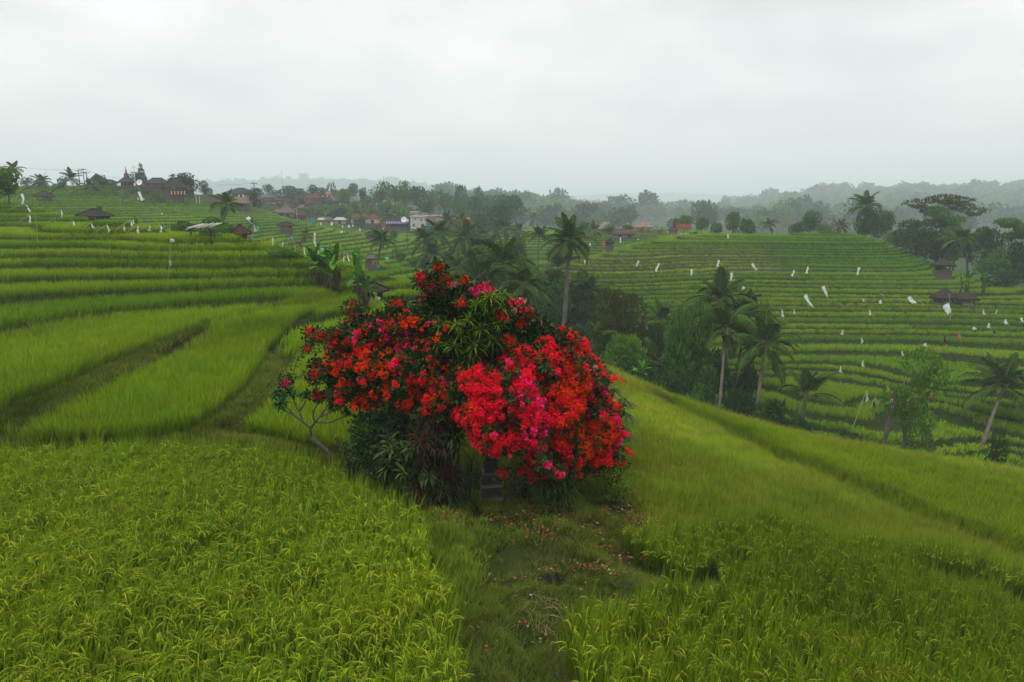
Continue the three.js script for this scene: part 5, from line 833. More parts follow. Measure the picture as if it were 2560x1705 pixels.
// hill with the temple
treeAt('conifer', 'dark pointed conifer standing above the temple roofs', 400, 438, 14, 30, 196, 830, { col: 'dark', leaves: 1800, leaf: 0.07, trunk: 0.1, lobes: [[0, .22, 0, .46, .2, .46], [0, .42, 0, .36, .18, .36], [0, .62, 0, .25, .16, .25], [0, .8, 0, .14, .13, .14], [0, .94, 0, .06, .08, .06]] });
treeAt('tree', 'dark rounded tree beside the pointed conifer at the temple', 386, 449, 16, 18, 192, 831, { col: 'dark', leaves: 1200, n: 9 });
treeAt('tree', 'large dark round tree beside the temple forecourt', 507, 468, 25, 26, 190, 832, { col: 'dark', leaves: 1900, n: 13, core: 0.7 });
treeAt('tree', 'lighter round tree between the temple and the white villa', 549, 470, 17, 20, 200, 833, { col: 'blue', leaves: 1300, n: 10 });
treeAt('tree', 'dark round tree beside the pole at the village entrance', 664, 500, 22, 26, 205, 834, { col: 'dark', leaves: 1500, n: 11, core: 0.7 });
treeAt('tree', 'low dark tree under the terraces by the temple wall', 474, 498, 14, 13, 176, 835, { col: 'dark', leaves: 900, n: 8 });
treeAt('shrub', 'bush with yellowish tips before the temple wall', 395, 494, 11, 10, 172, 836, { cat: 'shrub', col: 'olive', leaves: 600, n: 7 }); treeAt('shrub', 'dark bush below the temple wall beside the long white flag', 377, 484, 17, 12, 173, 837, { cat: 'shrub', col: 'blue', leaves: 800, n: 8 });
treeAt('tree', 'feathery tree before the temple tower', 329, 472, 13, 16, 174, 838, { col: 'mid', leaves: 700, n: 7 }); treeAt('tree', 'bushy tree beside the red temple spire', 305, 450, 14, 12, 198, 839, { col: 'dark', leaves: 900, n: 8 });
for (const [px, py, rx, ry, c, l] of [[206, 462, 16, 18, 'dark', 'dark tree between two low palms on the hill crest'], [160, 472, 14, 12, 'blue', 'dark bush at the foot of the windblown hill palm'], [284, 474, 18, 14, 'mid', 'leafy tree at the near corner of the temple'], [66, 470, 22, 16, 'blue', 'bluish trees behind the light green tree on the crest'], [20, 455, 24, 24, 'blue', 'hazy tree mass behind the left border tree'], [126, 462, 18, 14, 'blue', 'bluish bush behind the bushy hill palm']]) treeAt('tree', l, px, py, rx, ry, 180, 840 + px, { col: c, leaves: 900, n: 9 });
for (const [px, py, rx, ry, c, l] of [[358, 492, 12, 8, 'mid', 'shrub at the foot of the temple wall under the long flag'], [418, 490, 14, 8, 'mid', 'leafy shrub against the grey retaining wall'], [440, 494, 11, 7, 'blue', 'small bluish shrub at the end of the grey retaining wall'], [432, 478, 12, 6, 'mid', 'climbing greenery on the temple wall under the large hall'], [310, 476, 13, 8, 'light', 'bright shrub below the reddish temple tower']]) treeAt('shrub', l, px, py, rx, ry, 166, 860 + px, { cat: 'shrub', col: c, leaves: 600, n: 8, trunk: 0.03, wide: 1.2 });
// right: the grove with flat tops
const flat = (list) => list.map(([a, b, c, d, e]) => [a, b, c, d, e ?? 0.045, d]);
treeAt('flat_topped_tree', 'broad flat topped tree with reddish layered crown beyond the terraced hill', 2292, 560, 92, 68, 142, 850, { foot: 2318, col: 'olive', leaves: 5200, leaf: 0.028, trunk: 0.35, trunkR: 0.018, flat: true, lobes: flat([[-.36, .92, 0, .17], [-.22, .84, .1, .16], [-.02, .97, -.05, .2], [.1, .9, .1, .17], [.22, .95, -.1, .18], [-.1, .72, .1, .2], [-.35, .7, -.1, .15], [.12, .74, -.1, .18], [.32, .84, .1, .15], [.02, .6, .1, .18], [-.24, .56, 0, .18]]) });
treeAt('flat_topped_tree', 'lighter green flat topped tree beside the reddish one', 2372, 566, 46, 40, 138, 851, { foot: 2322, col: 'mid', leaves: 2400, leaf: 0.04, trunk: 0.4, trunkR: 0.03, flat: true, lobes: flat([[-.2, .95, 0, .26, .07], [.15, .86, .1, .25, .06], [.3, .64, 0, .24, .06], [-.1, .68, .1, .22, .06], [.1, .5, -.1, .2, .06]]) });
treeAt('flat_topped_tree', 'dark flat topped tree nearest the right border with a bent pale trunk', 2478, 572, 42, 24, 116, 852, { foot: 2488, col: 'mid', leaves: 2000, leaf: 0.045, trunk: 0.5, trunkR: 0.02, flat: true, lobes: flat([[-.2, .94, 0, .3, .05], [.1, .88, .1, .26, .05], [.3, .78, 0, .2, .04], [0, .76, -.1, .24, .04]]) });
treeAt('flat_topped_tree', 'flat dark tree cut off by the right border', 2552, 596, 36, 22, 112, 853, { col: 'dark', leaves: 1700, leaf: 0.05, trunk: 0.5, trunkR: 0.02, flat: true, lobes: flat([[-.2, .9, 0, .3, .06], [.15, .86, .1, .28, .06], [0, .72, -.1, .26, .05]]) });
for (const [px, py, rx, ry, D, c, l] of [[2250, 590, 46, 40, 132, 'dark', 'dark tree under the reddish flat crown'], [2262, 626, 52, 42, 126, 'dark', 'big dark tree at the edge of the terraced hill'], [2312, 630, 48, 44, 124, 'dark', 'dark dense tree left of the thatched hut'], [2352, 612, 42, 40, 132, 'mid', 'leafy tree right above the thatched hut'], [2425, 615, 40, 44, 124, 'dark', 'dark tree around the grove palm'], [2444, 655, 36, 34, 110, 'mid', 'dense bush right of the thatched hut'], [2500, 650, 52, 48, 110, 'dark', 'wide dark tree below the bent flat topped tree'], [2552, 665, 40, 50, 104, 'dark', 'dark bush at the right border beside a bamboo pole'], [2490, 700, 52, 26, 104, 'dark', 'dark undergrowth at the end of the terraces'], [2206, 600, 26, 20, 138, 'light', 'bright bananalike shrub at the hill corner'], [2146, 552, 22, 34, 150, 'mid', 'tall leafy tree beside the crest palm'], [2178, 560, 24, 30, 148, 'mid', 'tree to the right of the crest palm'], [2000, 556, 22, 28, 160, 'mid', 'hazy green tree left of the bare red tree'], [1968, 572, 18, 14, 162, 'blue', 'small bluish tree on the crest'], [2034, 575, 18, 12, 158, 'light', 'low light shrub before the bare red tree'], [2128, 566, 20, 22, 152, 'mid', 'bushy tree at the end of the crest']]) treeAt('tree', l, px, py, rx, ry, D, 900 + px, { col: c, leaves: 1700, n: 13, leaf: 0.07 });
treeAt('tree', 'bare reddish tree on the crest of the terraced hill', 2064, 556, 38, 22, 158, 870, { col: 'red', leaves: 1500, leaf: 0.03, n: 13, core: 0.5, trunk: 0.25, bark: [0.15, 0.10, 0.08] });
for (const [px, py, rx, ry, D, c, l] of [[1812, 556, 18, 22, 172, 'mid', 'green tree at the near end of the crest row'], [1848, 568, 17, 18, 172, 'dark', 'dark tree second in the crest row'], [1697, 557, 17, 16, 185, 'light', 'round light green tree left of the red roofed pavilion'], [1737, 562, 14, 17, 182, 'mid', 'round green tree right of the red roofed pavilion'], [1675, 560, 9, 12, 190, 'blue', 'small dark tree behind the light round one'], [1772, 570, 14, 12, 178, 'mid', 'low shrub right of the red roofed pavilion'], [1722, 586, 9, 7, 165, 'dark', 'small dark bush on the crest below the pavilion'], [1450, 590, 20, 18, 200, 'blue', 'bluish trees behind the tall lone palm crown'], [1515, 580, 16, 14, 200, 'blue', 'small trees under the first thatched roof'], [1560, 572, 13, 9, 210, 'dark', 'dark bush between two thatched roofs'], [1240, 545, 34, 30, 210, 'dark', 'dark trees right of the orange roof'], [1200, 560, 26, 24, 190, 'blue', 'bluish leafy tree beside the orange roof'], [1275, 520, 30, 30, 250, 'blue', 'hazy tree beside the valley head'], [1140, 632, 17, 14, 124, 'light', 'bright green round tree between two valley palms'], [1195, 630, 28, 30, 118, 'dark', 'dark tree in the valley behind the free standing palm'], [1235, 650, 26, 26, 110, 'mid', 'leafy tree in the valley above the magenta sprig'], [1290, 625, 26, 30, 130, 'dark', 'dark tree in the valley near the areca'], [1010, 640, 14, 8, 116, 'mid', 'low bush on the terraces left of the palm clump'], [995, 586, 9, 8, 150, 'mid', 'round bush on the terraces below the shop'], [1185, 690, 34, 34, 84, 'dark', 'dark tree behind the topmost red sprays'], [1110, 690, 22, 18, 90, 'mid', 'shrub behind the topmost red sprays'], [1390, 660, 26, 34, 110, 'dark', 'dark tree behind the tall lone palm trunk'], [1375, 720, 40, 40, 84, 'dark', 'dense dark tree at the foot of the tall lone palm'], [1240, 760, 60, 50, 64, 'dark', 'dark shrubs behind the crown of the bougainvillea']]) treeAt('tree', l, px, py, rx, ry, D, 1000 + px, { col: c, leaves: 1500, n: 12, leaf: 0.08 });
// the belt of trees that fills the valley side behind the ridge
for (const [px, py, rx, ry, D, c, l] of [[1500, 790, 30, 36, 74, 'mid', 'leafy tree between the bamboo thicket and the olive brown tree'], [1640, 860, 40, 44, 62, 'dark', 'dark leafy tree between the olive brown tree and the tall green one'], [1460, 855, 40, 34, 78, 'dark', 'dark undergrowth below the bamboo beside the grassy edge'], [1530, 905, 44, 26, 52, 'mid', 'green undergrowth below the light spreading tree'], [1762, 950, 34, 36, 54, 'mid', 'leafy bush at the foot of the tall upright palm'], [1868, 930, 32, 30, 60, 'dark', 'dark bush behind the broad drooping palm trunk'], [1795, 905, 30, 36, 62, 'dark', 'dark bush behind the wide crowned palm'], [1700, 800, 30, 34, 64, 'mid', 'leafy crown left of the tall upright palm'], [1400, 740, 34, 40, 82, 'mid', 'leafy tree behind the tall lone palm trunk'], [1450, 700, 26, 26, 92, 'dark', 'dark tree at the foot of the terraces beside the short palm'], [1340, 740, 40, 40, 80, 'mid', 'leafy tree in the valley behind the pink sprig'], [1225, 700, 36, 34, 86, 'dark', 'dark leafy tree behind the magenta sprig'], [1150, 720, 40, 26, 76, 'mid', 'green undergrowth behind the topmost red sprays'], [1310, 665, 24, 26, 112, 'mid', 'leafy tree below the areca in the valley'], [1130, 650, 24, 22, 116, 'dark', 'dark tree at the foot of the palm clump'], [1048, 660, 22, 16, 112, 'mid', 'bushes at the foot of the drooping clump palm'], [2010, 1062, 40, 22, 45, 'dark', 'dark bush at the foot of the closed young palm'], [2090, 1100, 36, 18, 44, 'mid', 'leafy bush beside the bright banana plant'], [2190, 1140, 34, 20, 44, 'dark', 'dark bush at the foot of the topless trunk'], [2350, 1165, 36, 16, 43, 'mid', 'low bush with pale flowers right of the slender leafy tree'], [2430, 1175, 30, 18, 42, 'dark', 'low dark bush at the foot of the border palm'], [1920, 1020, 30, 24, 48, 'mid', 'leafy bush by the trunk of the broad drooping palm'], [1735, 985, 36, 28, 50, 'mid', 'green bush at the grassy edge below the tall green tree']]) treeAt('tree', l, px, py, rx, ry, D, 1100 + px, { col: c, leaves: 2600, n: 13, leaf: 0.07, trunk: 0.08, cat: py > 900 ? 'shrub' : 'tree' });
// trees of the village
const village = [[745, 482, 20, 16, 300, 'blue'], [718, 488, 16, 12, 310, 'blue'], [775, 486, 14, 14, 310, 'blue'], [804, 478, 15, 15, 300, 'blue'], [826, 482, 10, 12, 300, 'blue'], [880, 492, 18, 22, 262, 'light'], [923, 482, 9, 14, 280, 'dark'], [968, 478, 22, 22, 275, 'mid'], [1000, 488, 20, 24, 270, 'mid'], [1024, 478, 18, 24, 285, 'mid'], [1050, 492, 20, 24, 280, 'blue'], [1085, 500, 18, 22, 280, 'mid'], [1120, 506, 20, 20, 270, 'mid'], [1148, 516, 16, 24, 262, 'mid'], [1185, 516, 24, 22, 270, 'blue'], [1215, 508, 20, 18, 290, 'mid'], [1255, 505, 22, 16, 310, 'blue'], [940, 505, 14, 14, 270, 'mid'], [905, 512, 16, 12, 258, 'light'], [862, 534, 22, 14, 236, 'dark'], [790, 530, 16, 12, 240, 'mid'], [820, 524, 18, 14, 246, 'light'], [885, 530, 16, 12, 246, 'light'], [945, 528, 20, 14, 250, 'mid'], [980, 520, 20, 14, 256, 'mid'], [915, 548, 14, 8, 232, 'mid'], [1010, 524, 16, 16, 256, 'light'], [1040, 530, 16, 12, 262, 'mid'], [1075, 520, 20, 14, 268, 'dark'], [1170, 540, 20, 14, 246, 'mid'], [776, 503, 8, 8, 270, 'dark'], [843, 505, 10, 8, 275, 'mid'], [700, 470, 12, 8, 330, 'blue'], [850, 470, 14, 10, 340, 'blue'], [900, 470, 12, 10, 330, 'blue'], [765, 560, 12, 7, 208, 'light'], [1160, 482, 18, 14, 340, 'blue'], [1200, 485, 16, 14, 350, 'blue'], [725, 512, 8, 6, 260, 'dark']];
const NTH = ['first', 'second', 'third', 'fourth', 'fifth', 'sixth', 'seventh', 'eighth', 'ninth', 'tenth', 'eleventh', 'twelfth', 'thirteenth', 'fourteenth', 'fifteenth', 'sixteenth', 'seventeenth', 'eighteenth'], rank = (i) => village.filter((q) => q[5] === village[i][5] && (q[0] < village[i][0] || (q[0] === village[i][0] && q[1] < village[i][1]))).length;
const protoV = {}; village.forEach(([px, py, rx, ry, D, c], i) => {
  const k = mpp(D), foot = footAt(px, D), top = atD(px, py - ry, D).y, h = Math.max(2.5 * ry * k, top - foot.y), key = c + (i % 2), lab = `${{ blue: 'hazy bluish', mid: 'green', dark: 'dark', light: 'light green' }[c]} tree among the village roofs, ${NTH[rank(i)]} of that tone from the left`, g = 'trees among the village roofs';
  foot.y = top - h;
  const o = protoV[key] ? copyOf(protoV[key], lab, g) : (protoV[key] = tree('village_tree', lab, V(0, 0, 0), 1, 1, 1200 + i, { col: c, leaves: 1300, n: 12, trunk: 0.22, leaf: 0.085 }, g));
  o.position.copy(foot); o.scale.set(2 * rx * k, h, 2 * rx * k); o.rotation.y = i * 1.3;
});
// ---------- bananas ----------
banana('big banana clump with brown dry skirts beside the field hut, its leaves standing high', onGround(838, 752).add(V(0, 0, -0.3)), 3.9, 1.9, 3, { stems: 6, spread: 1.5, n: 7, dry: 9, stem: 1.3 });
banana('banana leaves crowding the field hut wall', onGround(895, 760), 2.5, 1.4, 5, { stems: 4, spread: 0.9, n: 6, dry: 3 });
banana('pale young banana pair on the grassy edge behind the bougainvillea', footAt(1610, 42), 2.5, 1.15, 7, { stems: 2, spread: 0.5, n: 7 });
banana('banana plants at the foot of the broad drooping palm', footAt(1906, 47), 2.8, 1.5, 9, { stems: 3, n: 6 });
banana('bright banana plant beyond the rice strip beside the closed young palm', footAt(2064, 44.5), 2.3, 1.25, 11, { stems: 3, n: 7 });
banana('banana plant low behind the wide crowned palm trunk', footAt(1826, 47), 2.0, 1.1, 13, { stems: 2, n: 6 });
banana('banana plant between the leafy tree and the palm trunks', footAt(1790, 58), 3, 1.5, 15, { stems: 2, n: 6 });
banana('bright banana plant beside the dark roofed hut on the hill crest', footAt(291, 92), 3.4, 1.6, 17, { n: 8 }); banana('low banana plant on the terraces right of the hill crest flags', footAt(380, 84), 2, 1.0, 19, { n: 6 });
banana('bananas behind the field hut on the terrace edge', footAt(975, 76), 2.6, 1.4, 21, { stems: 3, spread: 1.5, n: 6 }); banana('low bananas at the edge of the light terraces behind the bougainvillea', footAt(1030, 64), 2, 1.1, 23, { stems: 2, n: 6 });
banana('banana plant in the terraces below the blue tarpaulin', footAt(999, 128), 2.8, 1.5, 25, { stems: 2, n: 6 }); banana('bananas between the two thatched field huts on the terraced hill', footAt(2392, 97), 3.4, 1.7, 27, { stems: 3, n: 7 }); banana('dark bananas right of the thatched field huts', footAt(2434, 97), 3.2, 1.6, 29, { stems: 3, n: 7 });
for (const [i, [px, py, D]] of [[830, 532, 236], [845, 528, 238], [872, 540, 234], [905, 535, 236], [960, 540, 238], [990, 540, 240], [1000, 532, 242], [1020, 538, 240], [975, 533, 240], [812, 540, 228]].sort((a, b) => a[0] - b[0]).entries()) { const p = atD(px, py, D), f = V(p.x, p.y - 4, p.z); banana(`tall banana plant in the village gardens above the paddies, ${NTH[i]} from the left`, f, 5, 2.6, px, { n: 6 }, 'village garden bananas'); }
// ---------- forest on the far slopes: a mass ----------
{
  const crowns = ['mid', 'blue', 'dark', 'light'].map((c, i) => { const mb = new MB(), r = RNG(1400 + i), L = []; for (let k = 0; k < 7; k++) { const a = k * 2.4; L.push([Math.cos(a) * 0.27 * Math.sqrt(k / 7), 0.55 + 0.25 * r(), Math.sin(a) * 0.27 * Math.sqrt(k / 7), 0.22, 0.2, 0.22]); } leafCloud(mb, L, 420, 0.13, LEAFS[c], r, { core: 0.7, slim: 0.34 }); mb.tube([V(0, -0.2, 0), V(0, 0.6, 0)], [0.03, 0.02], 5, BARK, false); return mb.geo(); });
  const r = RNG(1450), per = crowns.map(() => []), m = new THREE.Matrix4(), q = new THREE.Quaternion(), E = new THREE.Euler();
  const plant = (n, f, dens) => { for (let k = 0; k < n; k++) { const [x, z] = f(r), d = dens(x, z); if (r() > d || Math.abs(x) > -z * 0.83) continue; const s = (7 + 9 * r()) * (r() < 0.06 ? 1.5 : 1) * (z < -1900 ? 1.7 : z < -900 ? 1.2 : 1), y = farY(x, z); per[(r() * 4) | 0].push(m.clone().compose(V(x, y - 0.08 * s, z), q.setFromEuler(E.set(0, r() * 6.28, 0)), V(s * (0.9 + 0.5 * r()), s * (0.9 + 0.5 * r()), s * (0.9 + 0.5 * r())))); } };
  plant(13000, (r) => [lerp(130, 1650, r()), -lerp(520, 1750, r())], (x, z) => sstep(0.5, 0.6, 0.3 * fbm(x * 0.01, z * 0.01, 3, 33) + 0.95 * Math.exp(-(((x - 900) / 520) ** 2 + ((z + 1250) / 600) ** 2))));
  plant(6000, (r) => [lerp(-420, 190, r()), -lerp(560, 1050, r())], (x, z) => sstep(0.45, 0.62, 0.3 * fbm(x * 0.012, z * 0.012, 3, 35) + 0.85 * Math.exp(-(((x + 90) / 170) ** 2 + ((z + 800) / 170) ** 2))));
  plant(9000, (r) => [lerp(-2600, 500, r()), -lerp(1500, 3500, Math.sqrt(r()))], () => 0.9);
  plant(3600, (r) => [lerp(-60, 560, r()), -lerp(420, 1100, r())], (x, z) => sstep(0.46, 0.58, fbm(x * 0.015, z * 0.015, 3, 37)) * 0.6);
  const root = kind(group('forest', null), 'stuff', 'misty forest covering the far slopes beyond the village and the terraced hill');
  crowns.forEach((g, i) => { const im = new THREE.InstancedMesh(g, M.tree, per[i].length); per[i].forEach((mm, j) => im.setMatrixAt(j, mm)); put(im, 'forest', root); });
}
// ---------- huts, houses, the temple, poles ----------
const ROOF = { dark: [0.045, 0.036, 0.030], brown: [0.085, 0.05, 0.035], red: [0.16, 0.05, 0.03], orange: [0.42, 0.11, 0.035], thatch: [0.17, 0.135, 0.10], grey: [0.12, 0.115, 0.11], slate: [0.05, 0.055, 0.07], pale: [0.45, 0.42, 0.38], pink: [0.30, 0.12, 0.09] };
const WALLC = { cream: [0.5, 0.44, 0.32], white: [0.68, 0.67, 0.63], brick: [0.15, 0.08, 0.055], wood: [0.10, 0.07, 0.045], grey: [0.30, 0.29, 0.27], blue: [0.05, 0.09, 0.22], bamboo: [0.26, 0.21, 0.12] };
// hip, gable or sagging steep roof with a real eave thickness; ridge share rl of the length
function roofGeo(w, d, h, rl, c, o = {}) {
  const mb = new MB(), a = w / 2, b = d / 2, r = a * rl, t = o.t ?? 0.12, n = o.curve ? 5 : 1, P = [];
  for (let k = 0; k <= n; k++) { const q = k / n, s = o.curve ? Math.pow(1 - q, o.curve) : 1 - q; P.push([V(-lerp(r, a, s), h * q, lerp(0.01, b, s)), V(lerp(r, a, s), h * q, lerp(0.01, b, s)), V(lerp(r, a, s), h * q, -lerp(0.01, b, s)), V(-lerp(r, a, s), h * q, -lerp(0.01, b, s))]); }
  for (let k = 0; k < n; k++) for (let j = 0; j < 4; j++) mb.face([P[k][j], P[k][(j + 1) % 4], P[k + 1][(j + 1) % 4], P[k + 1][j]], c.map((q) => q * (0.92 + 0.16 * hash(k, j, 3))));
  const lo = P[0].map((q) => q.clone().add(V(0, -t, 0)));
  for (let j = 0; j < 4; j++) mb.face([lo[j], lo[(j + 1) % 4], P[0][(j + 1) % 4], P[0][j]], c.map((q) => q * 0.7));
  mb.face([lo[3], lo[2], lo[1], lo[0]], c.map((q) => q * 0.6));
  if (o.cap !== false) { mb.box(0, h - 0.04, 0, Math.max(2 * r, 0.2) + 0.1, 0.16, 0.18, c.map((q) => q * 1.15)); for (const [i, s] of [[0, -1], [1, 1], [2, 1], [3, -1]]) { const e = P[n][i], f = P[0][i]; if (rl < 0.98 && !o.curve) mb.tube([f.clone().add(V(0, 0.03, 0)), V(s * r, h + 0.02, 0)], 0.07, 5, c.map((q) => q * 1.15), false); } }
  return mb.geo();
}
// o: w, d, wall height, roof height, ridge, overhang, storeys, open
function house(name, label, foot, turn, o, grp, cat) {
  const t = tag(group(name, foot, turn), label, cat || o.cat || 'house', grp), { w, d, wh, rh } = o, ov = o.over ?? 0.5, wc = o.wall || WALLC.cream, rc = o.roof || ROOF.brown, base = new MB();
  base.box(0, -(o.sink ?? 1.2), 0, w + 0.3, (o.sink ?? 1.2) + 0.12, d + 0.3, [0.14, 0.13, 0.115]); put(new THREE.Mesh(base.geo(), M.stone), 'plinth', t);
  if (o.open) {
    const N = Math.max(2, Math.round(w / 1.6) + 1);
    for (let i = 0; i < N; i++) for (const s of [-1, 1]) { const p = new MB(); p.box(lerp(-w / 2 + 0.1, w / 2 - 0.1, i / (N - 1)), 0.12, s * (d / 2 - 0.1), 0.13, wh - 0.12, 0.13, WALLC.wood); put(new THREE.Mesh(p.geo(), M.plain), 'post', t); }
    const back = new MB(); back.box(0, 0.12, -d / 2 + 0.12, w * 0.9, wh * (o.half ?? 0.8), 0.06, wc); if (o.half) back.box(0, 0.12, d / 2 - 0.12, w * 0.9, wh * 0.32, 0.05, wc); put(new THREE.Mesh(back.geo(), M.plain), 'wall', t);
  } else {
    const wall = new MB(); wall.box(0, 0.12, 0, w, wh - 0.1, d, wc); const ws = put(new THREE.Mesh(wall.geo(), M.stone), 'wall', t), st = o.storeys || 1, fh = (wh - 0.1) / st, nw = Math.max(1, Math.round(w / 2.2));
    for (let s = 0; s < st; s++) for (let i = 0; i < nw; i++) {
      const x = (i - (nw - 1) / 2) * (w / nw), door = s === 0 && i === (nw >> 1), m = new MB(), W = door ? 0.9 : Math.min(1.1, w / nw * 0.6), H = door ? fh * 0.72 : fh * 0.42, y = 0.12 + s * fh + (door ? 0.02 : fh * 0.32);
      m.box(x, y, d / 2, W, H, 0.08, [0.025, 0.025, 0.028]); const wd = put(new THREE.Mesh(m.geo(), M.gloss), door ? 'door' : 'window', t), f = new MB();
      f.box(x, y + H, d / 2 + 0.02, W + 0.16, 0.09, 0.14, o.trim || [0.3, 0.22, 0.14]); f.box(x - W / 2 - 0.04, y, d / 2 + 0.02, 0.08, H, 0.12, o.trim || [0.3, 0.22, 0.14]); f.box(x + W / 2 + 0.04, y, d / 2 + 0.02, 0.08, H, 0.12, o.trim || [0.3, 0.22, 0.14]); put(new THREE.Mesh(f.geo(), M.plain), 'frame', wd);
    }
  }
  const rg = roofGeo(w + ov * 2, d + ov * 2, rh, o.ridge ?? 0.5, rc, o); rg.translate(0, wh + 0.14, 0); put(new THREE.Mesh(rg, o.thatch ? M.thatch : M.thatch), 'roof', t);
  return t;
}
// by the photo: roof left edge, right edge, ridge top, eave, foot (photo px) at distance D
function houseAt(name, label, x0, x1, yTop, yEave, yFoot, D, o = {}, grp, cat) {
  const k = mpp(D), ov = o.over ?? 0.5, W = (x1 - x0) * k, w = Math.max(1, W - 2 * ov), rh = Math.max(0.4, (yEave - yTop) * k), wh = Math.max(0.5, (yFoot - yEave) * k), foot = atD((x0 + x1) / 2, yFoot, D);
  return house(name, label, foot, o.turn ?? 0, { ...o, w, d: o.d ?? Math.min(w * 0.75, 6), wh, rh: rh, over: ov }, grp, cat);
}
const thick = { t: 0.22, thatch: true, cap: false };
{ // field huts
  houseAt('field_hut', 'small dark roofed field hut with a brick wall beside the banana clump', 897, 962, 712, 731, 764, 48.5, { over: 0.35, roof: ROOF.dark, wall: WALLC.brick, ridge: 0.3, d: 1.5, turn: -0.25, open: true, half: 0.75, sink: 0.5 }, undefined, 'hut');
  houseAt('field_hut', 'dark hipped hut with a blue wall sunk behind the hill crest', 205, 272, 527, 543, 556, 88, { over: 0.4, roof: ROOF.dark, wall: WALLC.blue, ridge: 0.18, turn: 0.15, sink: 2 }, undefined, 'hut');
  houseAt('field_hut', 'low dark roof under the light green tree on the hill', 94, 130, 481, 493, 500, 150, { roof: ROOF.dark, ridge: 0.3, open: true, sink: 2 }, undefined, 'hut');
  houseAt('field_hut', 'low grey roofed hut with a pale wall shaded by the flat leafy tree', 443, 480, 567, 575, 584, 68, { over: 0.3, roof: ROOF.dark, wall: WALLC.grey, ridge: 0.6, sink: 1.5 }, undefined, 'hut');
  houseAt('field_hut', 'brown roof corner showing right of the leafy hillside tree', 583, 622, 568, 588, 603, 63, { over: 0.3, roof: ROOF.brown, ridge: 0.1, open: true, sink: 1.5 }, undefined, 'hut');
  houseAt('field_hut', 'open thatched shed on the slope below the village', 698, 734, 559, 566, 577, 141, { roof: ROOF.dark, ridge: 0.6, open: true, sink: 2 }, undefined, 'shed');
  houseAt('field_hut', 'small black roofed shelter on the terraces below the long red roofed house', 914, 942, 583, 588, 592, 158, { roof: ROOF.dark, ridge: 0.5, open: true, sink: 2 }, undefined, 'hut');
  houseAt('field_hut', 'small hut with pale boards among streamers on the lower terraces', 912, 942, 638, 648, 657, 98, { over: 0.3, roof: ROOF.grey, ridge: 0.4, open: true, sink: 2 }, undefined, 'hut');
  houseAt('field_hut', 'thatched hut at the edge of the dark grove above the terraced hill', 2334, 2378, 650, 664, 677, 106, { ...thick, over: 0.5, roof: ROOF.dark, wall: WALLC.brick, ridge: 0.12, open: true, half: 0.6, sink: 1.5 }, undefined, 'hut');
  houseAt('field_hut', 'larger of the twin thatched huts among bananas on the terraced hill', 2332, 2384, 724, 745, 758, 93.5, { ...thick, over: 0.4, roof: ROOF.dark, wall: WALLC.bamboo, ridge: 0.25, turn: 0.35, open: true, half: 0.6, sink: 1.5 }, undefined, 'hut');
  houseAt('field_hut', 'smaller of the twin thatched huts, with a bamboo rail front', 2390, 2436, 734, 748, 764, 92.5, { ...thick, over: 0.4, roof: ROOF.dark, wall: WALLC.bamboo, ridge: 0.5, turn: -0.1, open: true, half: 0.6, sink: 1.5 }, undefined, 'hut');
  houseAt('field_hut', 'tiny dark hut at the shoulder of the terraced hill behind the tall palm', 1514, 1534, 602, 611, 616, 124, { over: 0.3, roof: ROOF.dark, ridge: 0.1, open: true, sink: 1.5 }, undefined, 'hut');
  // ruined shed: posts and a broken roof of pale poles
  const D = 60, p0 = onGround(515, 606), t = tag(group('ruined_shed', p0), 'ruined open shed with a broken roof of pale poles under the leafy tree', 'shed'), k = mpp(D), r = RNG(1500);
  for (const [x, h] of [[-26, 34], [-14, 26], [2, 28], [14, 30], [26, 26], [-4, 22]]) { const m = new MB(); m.tube([V(x * k, -0.3, (r() - 0.5) * 1.2), V((x + (r() - 0.5) * 3) * k, h * k, (r() - 0.5) * 1.2)], [0.09, 0.07], 6, [0.13, 0.11, 0.085]); put(new THREE.Mesh(m.geo(), M.bark), 'post', t); }
  for (let i = 0; i < 15; i++) { const m = new MB(), x = -26 + i * 3.6, y = 30 + 4 * r() + i * 0.3; m.tube([V((x - 4) * k, (y - 4 * r()) * k, 0.9), V((x + 8) * k, (y + 5) * k, -0.9 + r() * 0.5)], [0.045, 0.035], 5, [0.36, 0.33, 0.29]); put(new THREE.Mesh(m.geo(), M.plain), 'roof_pole', t); }
  const b = new MB(); b.box(4 * k, 0, -0.7, 46 * k, 17 * k, 0.08, [0.05, 0.038, 0.028]); put(new THREE.Mesh(b.geo(), M.plain), 'back_wall', t);
  // white sacks by the field hut
  for (const [px, py, l] of [[934, 762, 'lower white sack in front of the field hut'], [946, 763, 'plump white sack at the end of the heap by the field hut'], [940, 756, 'white sack on top of the heap by the field hut']]) { const g = new THREE.SphereGeometry(1, 14, 10), a = g.attributes.position, c = new Float32Array(a.count * 3).fill(0.62); for (let i = 0; i < a.count; i++) { const m = 0.85 + 0.3 * fbm(a.getX(i) * 2 + px, a.getY(i) * 2 + a.getZ(i), 2, 5); a.setXYZ(i, a.getX(i) * 0.36 * m, a.getY(i) * 0.17 * m, a.getZ(i) * 0.26 * m); } g.setAttribute('color', new THREE.BufferAttribute(c, 3)); g.computeVertexNormals(); const q = onGround(px, py + 4), o = tag(put(new THREE.Mesh(g, M.cloth), 'white_sack'), l, 'sack'); o.position.copy(q).add(V(0, py < 760 ? 0.38 : 0.14, py < 760 ? -0.1 : 0)); o.rotation.y = px; }
}
